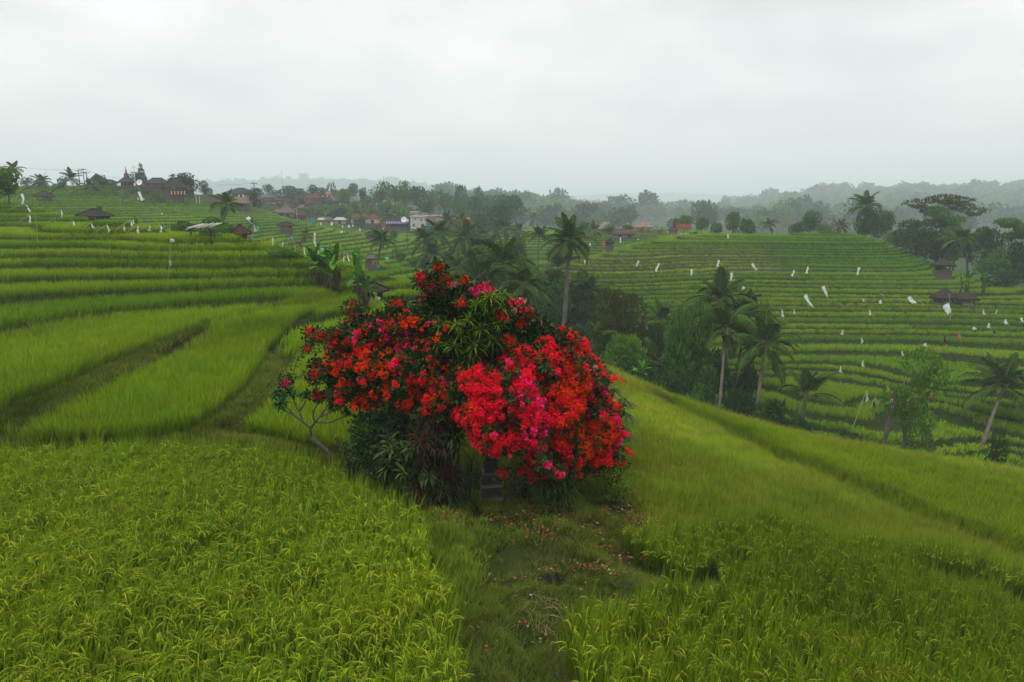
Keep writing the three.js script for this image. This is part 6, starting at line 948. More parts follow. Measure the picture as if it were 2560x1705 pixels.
{ // temple on the hill and its neighbours
  houseAt('temple_hall', 'dark hipped temple hall below the red spire', 303, 334, 446, 457, 466, 190, { roof: ROOF.slate, wall: WALLC.brick, ridge: 0.4 }, undefined, 'temple hall');
  houseAt('temple_hall', 'low dark temple roof left of the mast', 252, 290, 452, 459, 468, 196, { roof: ROOF.slate, wall: WALLC.brick, ridge: 0.6 }, undefined, 'temple hall');
  houseAt('temple_hall', 'pointed dark roof on the hill crest left of the temple', 232, 256, 438, 452, 466, 200, { roof: ROOF.dark, wall: WALLC.brick, ridge: 0.1 }, undefined, 'temple hall');
  houseAt('temple_hall', 'long dark temple roof in front of the pointed conifer', 372, 418, 448, 461, 470, 188, { roof: ROOF.slate, wall: WALLC.brick, ridge: 0.5 }, undefined, 'temple hall');
  houseAt('temple_hall', 'large dark temple hall with a sloping gable beside the three slim palms', 412, 466, 449, 472, 484, 182, { roof: ROOF.dark, wall: WALLC.brick, ridge: 0.35, turn: 0.3 }, undefined, 'temple hall');
  houseAt('temple_hall', 'small dark side hall at the end of the temple', 456, 486, 464, 478, 486, 184, { roof: ROOF.dark, wall: WALLC.brick, ridge: 0.2 }, undefined, 'temple hall');
  { const D = 194, p = atD(318, 458, D), k = mpp(D), t = tag(group('temple_tower', p), 'slim reddish temple tower with a pointed spire', 'tower'); let y = -1; [[14, 10], [15, 3], [11, 7], [12, 2.5], [8, 6], [9, 2], [5.5, 5], [3, 6], [1.2, 6]].forEach(([w, h], i) => { const m = new MB(); m.box(0, y, 0, w * k, h * k, w * k, i % 2 ? [0.2, 0.1, 0.08] : [0.26, 0.11, 0.085], 0, i > 5 ? 0.4 : 0.9); put(new THREE.Mesh(m.geo(), M.stone), i > 6 ? 'spire' : 'storey', t); y += h * k; }); }
  const wallAt = (name, label, x0, x1, y0, y1, D, c, cat, dep = 0.5, D2 = D, deep = 2.5) => { const a = atD(x0, y1, D), b = atD(x1, y1, D2), h = (y1 - y0) * mpp(D), t = tag(group(name, a), label, cat), m = new MB(), L = a.distanceTo(b), ang = Math.atan2(-(b.z - a.z), b.x - a.x); t.rotation.y = ang; m.box(L / 2, -deep, 0, L, h + deep, dep, c); put(new THREE.Mesh(m.geo(), M.stone), 'wall', t); const q = new MB(); q.box(L / 2, h, 0, L + 0.1, 0.22, dep + 0.16, c.map((v) => v * 1.2)); put(new THREE.Mesh(q.geo(), M.stone), 'coping', t); return t; };
  wallAt('temple_wall', 'long weathered brick wall around the temple', 345, 440, 466, 480, 180, [0.15, 0.10, 0.075], 'wall'); wallAt('temple_wall', 'brown lower temple wall left of the mast', 290, 345, 468, 482, 182, [0.14, 0.10, 0.07], 'wall'); wallAt('retaining_wall', 'grey stone retaining wall below the temple forecourt', 402, 462, 487, 506, 172, [0.13, 0.125, 0.115], 'wall'); wallAt('retaining_wall', 'dark planted retaining wall below the brick temple wall', 348, 404, 480, 500, 174, [0.075, 0.075, 0.06], 'wall');
  wallAt('temple_wall', 'low pale wall running on from the temple to the white villa', 464, 566, 489, 499, 184, [0.2, 0.19, 0.165], 'wall');
  { const t = wallAt('red_railing', 'low red railing above the grey retaining wall', 428, 461, 481, 486, 171, [0.30, 0.06, 0.04], 'railing', 0.3, 171, 0.1); for (let i = 0; i < 5; i++) { const m = new MB(); m.box(0.3 + i * 0.8, 0, 0.35, 0.12, 0.75, 0.12, [0.6, 0.56, 0.5]); put(new THREE.Mesh(m.geo(), M.plain), 'baluster', t); } }
  // white two-storey villa
  { const D = 205, t = houseAt('villa', 'white two storey villa with a blue grey hipped roof and balcony', 572, 638, 474, 487, 516, D, { over: 0.6, roof: ROOF.slate, wall: WALLC.cream, ridge: 0.25, storeys: 2, d: 6, turn: -0.25, sink: 3 }, undefined, 'villa'), k = mpp(D), m = new MB(), w = 66 * k; m.box(0, 13.5 * k, 3.9, w, 0.2, 1.8, [0.6, 0.58, 0.54]); put(new THREE.Mesh(m.geo(), M.plain), 'balcony', t); for (let i = 0; i < 7; i++) { const c = new MB(); c.box(lerp(-w / 2 + 0.2, w / 2 - 0.2, i / 6), 0, 4.6, 0.16, 28 * k, 0.16, [0.62, 0.6, 0.56]); put(new THREE.Mesh(c.geo(), M.plain), 'column', t); } }
  houseAt('thatched_pavilion', 'low thatched pavilion in front of the white villa', 578, 624, 496, 510, 522, 182, { ...thick, roof: ROOF.thatch, ridge: 0.35, open: true, sink: 2 }, undefined, 'pavilion');
  houseAt('thatched_house', 'tall peaked thatched house with a swept roof at the edge of the yellow terraces', 697, 735, 504, 533, 543, 214, { ...thick, roof: ROOF.thatch, ridge: 0.08, curve: 1.9, wall: WALLC.grey, sink: 3 }, undefined, 'house');
  houseAt('thatched_house', 'second smaller peaked thatch behind the tall peaked thatched house', 683, 706, 520, 531, 538, 222, { ...thick, roof: ROOF.thatch, ridge: 0.06, curve: 1.8, wall: WALLC.grey, sink: 3 }, undefined, 'house');
  houseAt('house', 'reddish brown roof beside the tall peaked thatched house', 731, 766, 526, 540, 549, 218, { roof: ROOF.brown, wall: WALLC.brick, ridge: 0.4, sink: 3 });
  // long house with three red gables
  { const D = 240; for (const [x0, x1, l] of [[880, 906, 'first'], [901, 927, 'middle'], [922, 948, 'last']]) houseAt('house', l + ' red gable of the long white walled house above the paddies', x0, x1, 536, 547, 559, D + (l === 'middle' ? 0.6 : 0), { over: 0.3, roof: ROOF.red, wall: WALLC.white, ridge: 0.1, d: 5, sink: 3, trim: [0.25, 0.1, 0.07] }); }
  // shop with a blue band
  { const D = 240, t = houseAt('shop', 'dark open shop with a blue and white awning band beside the satellite dish', 966, 1026, 542, 553, 569, D, { roof: ROOF.dark, wall: WALLC.wood, ridge: 0.7, open: true, d: 5, sink: 3 }, undefined, 'shop'), k = mpp(D), m = new MB(); m.box(0, 9.5 * k, 3.1, 56 * k, 0.9, 0.12, [0.2, 0.25, 0.5]); put(new THREE.Mesh(m.geo(), M.cloth), 'awning', t); for (let i = 0; i < 9; i++) { const c = new MB(); c.box((i - 4) * 6 * k, 10 * k, 3.2, 2.6 * k, 0.7, 0.06, [0.6, 0.6, 0.62]); put(new THREE.Mesh(c.geo(), M.cloth), 'awning_panel', t); } }
  wallAt('brick_wall', 'short orange brick wall at the end of the dark shop', 956, 967, 556, 568, 238, [0.34, 0.11, 0.06], 'wall', 3);
  // white building, unfinished building, orange house
  const flatB = (name, label, x0, x1, y0, y1, D, c, o = {}) => { const k = mpp(D), a = atD((x0 + x1) / 2, y1, D), t = tag(group(name, a, o.turn || 0), label, 'building'), w = (x1 - x0) * k, h = (y1 - y0) * k, m = new MB(), d = o.d || 6; m.box(0, -3, 0, w, h + 3, d, c); put(new THREE.Mesh(m.geo(), M.stone), 'wall', t); const s = new MB(); s.box(0, h, 0, w + 0.5, 0.3, d + 0.5, o.slab || [0.42, 0.4, 0.36]); put(new THREE.Mesh(s.geo(), M.plain), 'roof_slab', t); (o.win || []).forEach(([x, y, ww, hh]) => { const q = new MB(); q.box((x - (x0 + x1) / 2) * k, (y1 - y) * k, d / 2, ww * k, hh * k, 0.1, [0.03, 0.03, 0.032]); put(new THREE.Mesh(q.geo(), M.gloss), 'window', t); }); return t; };
  flatB('white_building', 'plain white flat roofed building between the shop and the unfinished block', 1030, 1066, 543, 568, 238, WALLC.white, { win: [[1042, 550, 4, 3], [1056, 553, 3, 6], [1038, 566, 4, 7], [1058, 566, 4, 7]] });
  flatB('white_building', 'small pale upper storey behind the plain white building', 1030, 1044, 531, 542, 246, WALLC.cream, { win: [[1034, 538, 4, 3]] });
  { const t = flatB('unfinished_building', 'long unfinished concrete building with open floors', 1063, 1120, 541, 547, 242, [0.4, 0.35, 0.27], { d: 7, slab: [0.36, 0.27, 0.2] }), D = 242, k = mpp(D); for (let i = 0; i < 8; i++) { const c = new MB(); c.box((i - 3.5) * 7.6 * k, -21 * k, 3.8, 0.35, 21 * k, 0.35, [0.38, 0.35, 0.3]); put(new THREE.Mesh(c.geo(), M.plain), 'column', t); } const f = new MB(); f.box(0, -10 * k, 3.4, 57 * k, 0.3, 1.8, [0.4, 0.36, 0.3]); put(new THREE.Mesh(f.geo(), M.plain), 'floor_slab', t); }
  houseAt('house', 'house with a bright orange hipped tile roof among palms', 1156, 1208, 542, 560, 572, 232, { roof: ROOF.orange, wall: WALLC.cream, ridge: 0.35, sink: 3 }); houseAt('house', 'smaller orange roof just left of the bright orange house', 1128, 1152, 540, 555, 570, 240, { roof: ROOF.orange, wall: WALLC.cream, ridge: 0.2, sink: 3 }); houseAt('house', 'low pinkish roof showing over the unfinished building', 1078, 1096, 537, 542, 548, 262, { roof: ROOF.pink, wall: WALLC.cream, ridge: 0.4, sink: 3 });
  houseAt('house', 'dark roofed house tucked behind the white building', 1046, 1074, 533, 540, 548, 256, { roof: ROOF.grey, wall: WALLC.cream, ridge: 0.5, sink: 3 });
  // across the valley
  houseAt('thatched_house', 'broad flat topped thatched roof nearest the tall lone palm', 1495, 1533, 557, 573, 581, 205, { ...thick, roof: [0.26, 0.20, 0.17], ridge: 0.4, wall: WALLC.grey, sink: 5 }); houseAt('thatched_house', 'small thatched roof between the two broad ones', 1558, 1578, 560, 569, 577, 212, { ...thick, roof: [0.24, 0.18, 0.155], ridge: 0.2, curve: 1.3, sink: 5 }); houseAt('thatched_house', 'broad swept thatched roof beside the golden palm', 1586, 1630, 554, 569, 577, 206, { ...thick, roof: [0.24, 0.18, 0.155], ridge: 0.4, curve: 1.4, sink: 5 });
  houseAt('house', 'long low dark roofed house below the thatched roofs', 1530, 1586, 575, 585, 594, 192, { roof: ROOF.brown, wall: WALLC.grey, ridge: 0.75, sink: 5, d: 5 }); houseAt('pavilion', 'open pavilion with a red tiled roof at the crest of the terraced hill', 1687, 1725, 561, 573, 588, 168, { roof: ROOF.red, ridge: 0.9, open: true, half: 0.3, sink: 3, over: 0.4 }, undefined, 'pavilion'); houseAt('house', 'small shed with a brown lean-to roof left of the red roofed pavilion', 1672, 1692, 571, 577, 588, 166, { roof: ROOF.brown, ridge: 0.6, open: true, sink: 3, over: 0.2 }, undefined, 'shed');
  for (const [x0, x1, y, c, l] of [[1292, 1312, 578, 'pale', 'pale roofed house in the haze at the valley head'], [1314, 1334, 580, 'pink', 'pinkish roofed house in the haze at the valley head'], [1366, 1386, 582, 'grey', 'grey roofed house right of the tall lone palm trunk top'], [1446, 1468, 584, 'red', 'red roofed house glimpsed through the tall palm crown']]) houseAt('house', l, x0, x1, y - 6, y, y + 8, 250, { roof: ROOF[c], ridge: 0.5, sink: 6 });
}
{ // the crowded roofs of the village: [left, right, ridge, eave, distance, roof colour, label]
  const list = [
    [655, 690, 486, 495, 300, 'grey', 'grey roof at the near edge of the village by the dark round tree'], [690, 716, 484, 490, 310, 'pale', 'pale tin roof glinting at the upper edge of the village'], [716, 742, 486, 494, 305, 'brown', 'brown roof right of the pale tin roof'], [740, 766, 488, 496, 300, 'dark', 'dark roof in the second row under the blue trees'], [752, 776, 484, 490, 318, 'dark', 'dark gable high in the village'], [764, 790, 489, 497, 298, 'red', 'dull red roof in the middle of the village'], [786, 806, 483, 497, 296, 'red', 'steep red roof with a pale gable end'], [806, 830, 480, 487, 316, 'pink', 'pinkish tile roof at the top of the village'], [828, 848, 480, 488, 320, 'dark', 'dark roof behind the pinkish tile roof'], [838, 862, 484, 492, 300, 'brown', 'brown roof at the far side of the village'], [836, 856, 478, 483, 330, 'orange', 'orange roof topmost in the village'],
    [660, 686, 498, 506, 280, 'dark', 'dark roof behind the peaked thatch'], [684, 708, 495, 502, 285, 'brown', 'brown roof above the peaked thatch'], [706, 734, 498, 506, 282, 'dark', 'dark roof right above the peaked thatch'], [732, 760, 500, 508, 278, 'dark', 'dark roof beside a white gable in the village'], [758, 784, 502, 510, 272, 'brown', 'broad brown roof over a cream wall'], [782, 812, 503, 511, 266, 'dark', 'wide dark roof with a cream wall below'], [806, 830, 496, 505, 280, 'dark', 'dark roof below the pinkish tile roof'], [828, 852, 494, 503, 282, 'grey', 'grey roof beside the tall light green tree'], [848, 870, 500, 508, 276, 'dark', 'dark roof left of the tall light green tree'],
    [722, 748, 512, 520, 258, 'dark', 'dark roof low in the village beside the peaked thatch'], [744, 768, 514, 521, 252, 'grey', 'grey roof with white patches low in the village'], [764, 792, 512, 520, 252, 'dark', 'dark roof low in the village under the cream wall'], [788, 812, 516, 523, 248, 'brown', 'brown roof beside the village gardens'], [896, 920, 500, 508, 275, 'dark', 'dark roof behind the tall light green tree'], [918, 940, 508, 515, 268, 'brown', 'brown roof among the trees beyond the gardens'], [945, 968, 512, 519, 262, 'dark', 'dark roof among the garden bananas'], [806, 836, 544, 551, 226, 'grey', 'grey tin roof of the roadside stall'], [836, 866, 545, 551, 226, 'pale', 'pale tin roof of the stall beside the dark round tree'], [796, 814, 546, 551, 224, 'pale', 'pale stall roof nearest the yellow terraces'],
  ];
  list.forEach(([x0, x1, yt, ye, D, c, l], i) => houseAt('house', l, x0, x1, yt, ye, ye + 9, D, { roof: ROOF[c], wall: [WALLC.cream, WALLC.white, WALLC.brick, WALLC.grey][(i * 7) % 4], ridge: [0.3, 0.5, 0.7][i % 3], sink: 6, turn: ((i * 37) % 10 - 5) * 0.08, over: 0.4 }));
}
{ // poles, masts, dishes, wires
  const pole = (name, label, cat, px, y0, y1, D, r, c, arms = 0) => { const a = atD(px, y1, D), h = (y1 - y0) * mpp(D), t = tag(group(name, a), label, cat), m = new MB(); m.tube([V(0, -2, 0), V(0, h, 0)], [r, r * 0.75], 7, c); put(new THREE.Mesh(m.geo(), M.plain), 'pole', t); for (let i = 0; i < arms; i++) { const q = new MB(); q.box(0, h - 0.35 - i * 0.8, 0, 1.9, 0.14, 0.14, c); const arm = put(new THREE.Mesh(q.geo(), M.plain), 'crossarm', t); for (const s of [-0.8, 0, 0.8]) { const e = new MB(); e.tube([V(s, h - 0.21 - i * 0.8, 0), V(s, h - 0.02 - i * 0.8, 0)], 0.05, 6, [0.3, 0.3, 0.3]); put(new THREE.Mesh(e.geo(), M.gloss), 'insulator', arm); } } return a.clone().add(V(0, h, 0)); };
  const dk = [0.06, 0.058, 0.055], wt = [0.55, 0.55, 0.53];
  const e1 = pole('utility_pole', 'first of three utility poles together on the hill crest', 'utility pole', 200, 427, 464, 190, 0.13, dk, 2), e2 = pole('utility_pole', 'tallest utility pole on the hill crest, in the middle of three', 'utility pole', 212, 424, 464, 194, 0.13, dk, 2), e3 = pole('utility_pole', 'last of three utility poles together on the hill crest', 'utility pole', 219, 432, 464, 188, 0.13, dk, 1), e4 = pole('utility_pole', 'dark utility pole standing beside the white villa', 'utility pole', 639, 460, 520, 206, 0.14, dk, 1);
  const mast = pole('radio_mast', 'tall thin guyed mast beside the temple', 'mast', 340, 418, 474, 182, 0.1, wt); pole('white_pole', 'white pole with a round dish on the temple wall', 'pole', 349, 456, 482, 178, 0.07, wt); pole('flag_pole', 'slim pale flag pole before the large dark tree, the left one of a pair', 'pole', 490, 447, 492, 178, 0.06, wt); pole('flag_pole', 'slim pale flag pole before the large dark tree, the right one of a pair', 'pole', 498, 444, 492, 178, 0.06, wt); pole('white_pole', 'short white post before the white villa', 'pole', 560, 472, 506, 186, 0.07, wt); pole('white_pole', 'white post beside the peaked thatched house', 'pole', 743, 523, 548, 208, 0.06, wt); pole('utility_pole', 'slim dark pole standing in the terraces before the dark shop', 'utility pole', 1019, 552, 608, 150, 0.07, dk, 0); pole('utility_pole', 'hazy power pole on the hill beyond the red roofed pavilion', 'utility pole', 1770, 540, 572, 330, 0.16, dk, 1); pole('radio_mast', 'very thin far mast above the village', 'mast', 707, 430, 480, 420, 0.12, [0.3, 0.3, 0.3]); pole('radio_mast', 'very thin far mast above the wooded rise', 'mast', 960, 440, 480, 430, 0.12, [0.3, 0.3, 0.3]);
  for (const [px, py, R, D, l] of [[349, 456, 0.75, 178, 'round pale dish on its white pole above the temple wall'], [1010, 549, 1.0, 236, 'white satellite dish tilted above the dark shop'], [1018, 551, 0.5, 236, 'small white satellite dish right of the large one']]) { const t = tag(group('satellite_dish', atD(px, py, D)), l, 'satellite dish'), pts = []; for (let i = 0; i <= 8; i++) pts.push(new THREE.Vector2(R * i / 8, R * 0.22 * (i / 8) ** 2)); const g = new THREE.LatheGeometry(pts, 20); g.rotateX(1.25); const c = new Float32Array(g.attributes.position.count * 3).fill(0.6); g.setAttribute('color', new THREE.BufferAttribute(c, 3)); put(new THREE.Mesh(g, M.plain), 'dish', t); const m = new MB(); m.tube([V(0, -1.2, -0.1), V(0, 0, -0.02)], 0.05, 6, dk); m.tube([V(0, -R * 0.6, 0.3), V(0, 0.05, R * 0.9)], 0.025, 5, dk); put(new THREE.Mesh(m.geo(), M.plain), 'mount', t); }
  const wire = (label, a, b, sag, r = 0.022) => { const P = []; for (let i = 0; i <= 14; i++) { const q = i / 14; P.push(a.clone().lerp(b, q).add(V(0, -sag * 4 * q * (1 - q), 0))); } const m = new MB(); m.tube(P, r, 4, [0.04, 0.04, 0.04]); tag(m.build('power_line', M.plain), label, 'power line'); };
  wire('power line running in from the left border to the utility poles on the hill', atD(-60, 395, 150), e2, 1.2); wire('power line from the hill crest poles toward the temple', e2, atD(330, 446, 190), 0.8); wire('power line between the temple grove and the pole at the white villa', atD(548, 462, 200), e4, 0.3); wire('power line descending from the villa pole into the village', e4, atD(800, 498, 300), 1.5);
  wire('guy wire of the mast on the side of the red spire', mast, atD(318, 440, 184), 0, 0.03); wire('guy wire of the mast on the side of the conifer', mast, atD(372, 446, 184), 0, 0.03);
  for (const [px, py, w, h, D, l] of [[781, 551, 6, 6, 215, 'bright blue tarpaulin hung at the stall near the yellow terraces'], [1075, 566, 13, 5, 222, 'blue tarpaulin in front of the unfinished building']]) { const k = mpp(D), m = new MB(), a = atD(px, py, D); for (let i = 0; i < 6; i++) { const x0 = (i / 6 - 0.5) * w * k, x1 = ((i + 1) / 6 - 0.5) * w * k, z0 = 0.2 * Math.sin(i * 1.9), z1 = 0.2 * Math.sin((i + 1) * 1.9); m.face([V(a.x + x0, a.y - h * k, a.z + z0), V(a.x + x1, a.y - h * k, a.z + z1), V(a.x + x1, a.y + h * k, a.z + z1 * 0.3), V(a.x + x0, a.y + h * k, a.z + z0 * 0.3)], [0.03, 0.22, 0.5]); } tag(m.build('tarpaulin', M.cloth), l, 'tarpaulin'); }
}
// ---------- bird-scaring flags, streamers, poles and scarecrows in the paddies ----------
const c1 = (x, y) => [x / 3.364, 370 + y / 3.364], c2 = (x, y) => [600 + x / 3.364, 400 + y / 3.364], c3 = (x, y) => [1250 + x / 3.364, 420 + y / 3.364], c4 = (x, y) => [1860 + x / 3.364, 430 + y / 3.364], c5 = (x, y) => [1860 + x / 3.136, 800 + y / 3.136];
const WHITE = [0.80, 0.80, 0.78], GREY = [0.30, 0.33, 0.34], BLACKC = [0.012, 0.012, 0.013], ORANGE = [0.65, 0.12, 0.05], TEAL = [0.04, 0.42, 0.38], CYAN = [0.05, 0.4, 0.6], MINT = [0.16, 0.62, 0.40], REDC = [0.6, 0.04, 0.03], PINKW = [0.7, 0.55, 0.5];
// cloth from (x0,y0) to (x1,y1) in the photo, widths there in photo px
function flag(label, a, b, w0, w1, o = {}) {
  const foot = o.foot ? onGround(...o.foot) : onGround(b[0], b[1] + (o.drop ?? 7)), D = o.D || Math.max(20, -foot.z), k = mpp(D), top = atD(a[0], a[1], D), end = atD(b[0], b[1], D), r = RNG(Math.round(a[0] * 7 + a[1]));
  const f = footAt(o.foot ? o.foot[0] : a[0], D), t = tag(group(o.name || 'flag', f), label, o.cat || 'flag', o.grp), T = top.clone().sub(f), E = end.clone().sub(f), n = 8, mb = new MB();
  const pm = new MB(), tip = o.poleTop ? atD(o.poleTop[0], o.poleTop[1], D).sub(f) : T.clone().add(V(0, 0.12, 0)); pm.tube([V(0, -0.15, -0.02), tip.clone().multiplyScalar(0.5).add(V(0.02, 0, -0.03)), tip.clone().add(V(0, 0, -0.03))], [0.036, 0.032, 0.02], 5, o.poleCol || [0.30, 0.26, 0.15]); put(new THREE.Mesh(pm.geo(), M.plain), 'pole', t);
  const d = E.clone().sub(T), side = V(d.y, -d.x, 0).normalize(), bow = (r() - 0.5) * 0.16 * d.length(), ph = r() * 6, c = o.c || WHITE, rows = [];
  for (let i = 0; i <= n; i++) { const q = i / n, w = lerp(w0, w1, q) * k * (0.72 + 0.56 * r()), m = T.clone().addScaledVector(d, q).addScaledVector(side, bow * Math.sin(Math.PI * q)), row = []; for (let j = 0; j <= 3; j++) { const s = j / 3 - 0.5, z = 0.12 * Math.sin(ph + q * 6 + j * 1.9) * (0.4 + q); row.push(mb.v(m.x + side.x * s * w, m.y + side.y * s * w, m.z + z + 0.03, c.map((v) => v * (0.94 + 0.1 * r())))); } if (i) for (let j = 0; j < 3; j++) mb.quad(rows[i - 1][j], rows[i - 1][j + 1], row[j + 1], row[j]); rows.push(row); }
  put(new THREE.Mesh(mb.geo(), M.cloth), 'cloth', t);
}
function row(where, grp, list) { list.map((q) => q).sort((p, q) => p[0][0] - q[0][0]).forEach((q, i) => flag(q[5] || `${q[4]?.kind || 'narrow white flag'}, ${NTH[i]} from the left on ${where}`, q[0], q[1], q[2], q[3], { grp, ...(q[4] || {}) })); }
const K = (kind, o = {}) => ({ kind, ...o });
row('the near hill crest', 'streamers on the hill crest', [
  [c1(186, 384), c1(193, 470), 6, 4, K('tall white streamer with a flared top'), 'tall white streamer with a flared top left of the light green hill tree'], [c1(220, 480), c1(255, 535), 2, 2, K('thin slanting white streamer')], [c1(247, 568), c1(258, 638), 3, 5], [c1(517, 525), c1(523, 588), 2, 3], [c1(463, 592), c1(475, 645), 2, 3, K('narrow rusty orange streamer', { c: [0.4, 0.2, 0.12] })], [c1(619, 620), c1(623, 678), 4, 5], [c1(770, 637), c1(798, 683), 2, 6, K('short spread white flag')], [c1(800, 560), c1(802, 612), 3, 3, K('narrow orange streamer', { c: ORANGE })], [c1(905, 650), c1(912, 718), 2, 4], [c1(1047, 655), c1(1047, 700), 2, 4], [c1(1108, 620), c1(1110, 682), 3, 5], [c1(1124, 605), c1(1123, 640), 2, 3], [c1(1158, 655), c1(1163, 718), 3, 4], [c1(1257, 655), c1(1257, 700), 2, 5, K('pinkish white flag', { c: PINKW })], [c1(1352, 655), c1(1357, 710), 2, 5]]);
flag('long white flag flying below the temple mast', c1(1168, 368), c1(1205, 438), 5, 8, { D: 160, foot: c1(1165, 440) });
flag('tiny white flag beside the long one below the temple', c1(1163, 420), c1(1163, 436), 2, 3, { D: 160 }); flag('tiny white flag alone in the upper terraces', c1(1362, 545), c1(1362, 560), 2, 3);
flag('long white streamer flying from a leaning pole right of the ruined shed', c1(2082, 580), c1(2155, 700), 9, 5, { foot: c1(2147, 778), poleTop: c1(2147, 640) });
flag('teal cloth strip beside the long white streamer', c1(2167, 648), c1(2165, 700), 3, 5, { c: TEAL }); flag('thin white post streamer at the terrace end near the gully', c1(2297, 755), c1(2298, 828), 2, 2); flag('slim teal cloth strip on the terraces below the long white streamer', c2(108, 628), c2(108, 682), 2, 3, { c: TEAL });
row('the terraces above the banana clump', 'streamers before the banana clump', [
  [c2(630, 612), c2(640, 728), 4, 4, K('tall white streamer with a crumpled head', { foot: c2(640, 745) }), 'tallest white streamer with a crumpled head above the banana clump'], [c2(278, 655), c2(278, 725), 2, 3], [c2(365, 690), c2(360, 738), 2, 2], [c2(463, 720), c2(463, 790), 2, 3], [c2(538, 735), c2(548, 815), 2, 4], [c2(655, 755), c2(658, 830), 2, 4], [c2(718, 765), c2(720, 830), 2, 4], [c2(735, 750), c2(738, 780), 3, 3], [c2(828, 780), c2(830, 830), 2, 2, K('thin pinkish streamer', { c: PINKW })], [c2(875, 798), c2(876, 855), 2, 3], [c2(904, 785), c2(917, 850), 2, 4], [c2(945, 780), c2(945, 815), 2, 2]]);
flag('red cloth on a pole among the streamers by the banana clump', c2(845, 788), c2(843, 822), 4, 5, { c: REDC }); flag('bright blue cloth strip on the slope before the low palm', c2(440, 637), c2(443, 676), 4, 4, { c: CYAN }); flag('small cyan rag on the terraces right of the lone palm', c2(1270, 752), c2(1270, 772), 3, 3, { c: CYAN });
row('the paddies before the village', 'small flags below the village', [[c2(680, 525), c2(680, 545), 3, 4], [c2(770, 525), c2(772, 550), 4, 6, K('broad white flag')], [c2(863, 548), c2(863, 572), 2, 3], [c2(917, 545), c2(917, 570), 3, 4], [c2(948, 543), c2(948, 560), 3, 3], [c2(1008, 575), c2(1008, 598), 2, 3], [c2(1205, 572), c2(1205, 587), 2, 3], [c2(855, 598), c2(855, 611), 5, 6, K('low spread white cloth')], [c2(1282, 618), c2(1282, 636), 2, 3], [c2(1300, 616), c2(1300, 636), 2, 3]]);
const gC = 'white flags on the terraced hill';
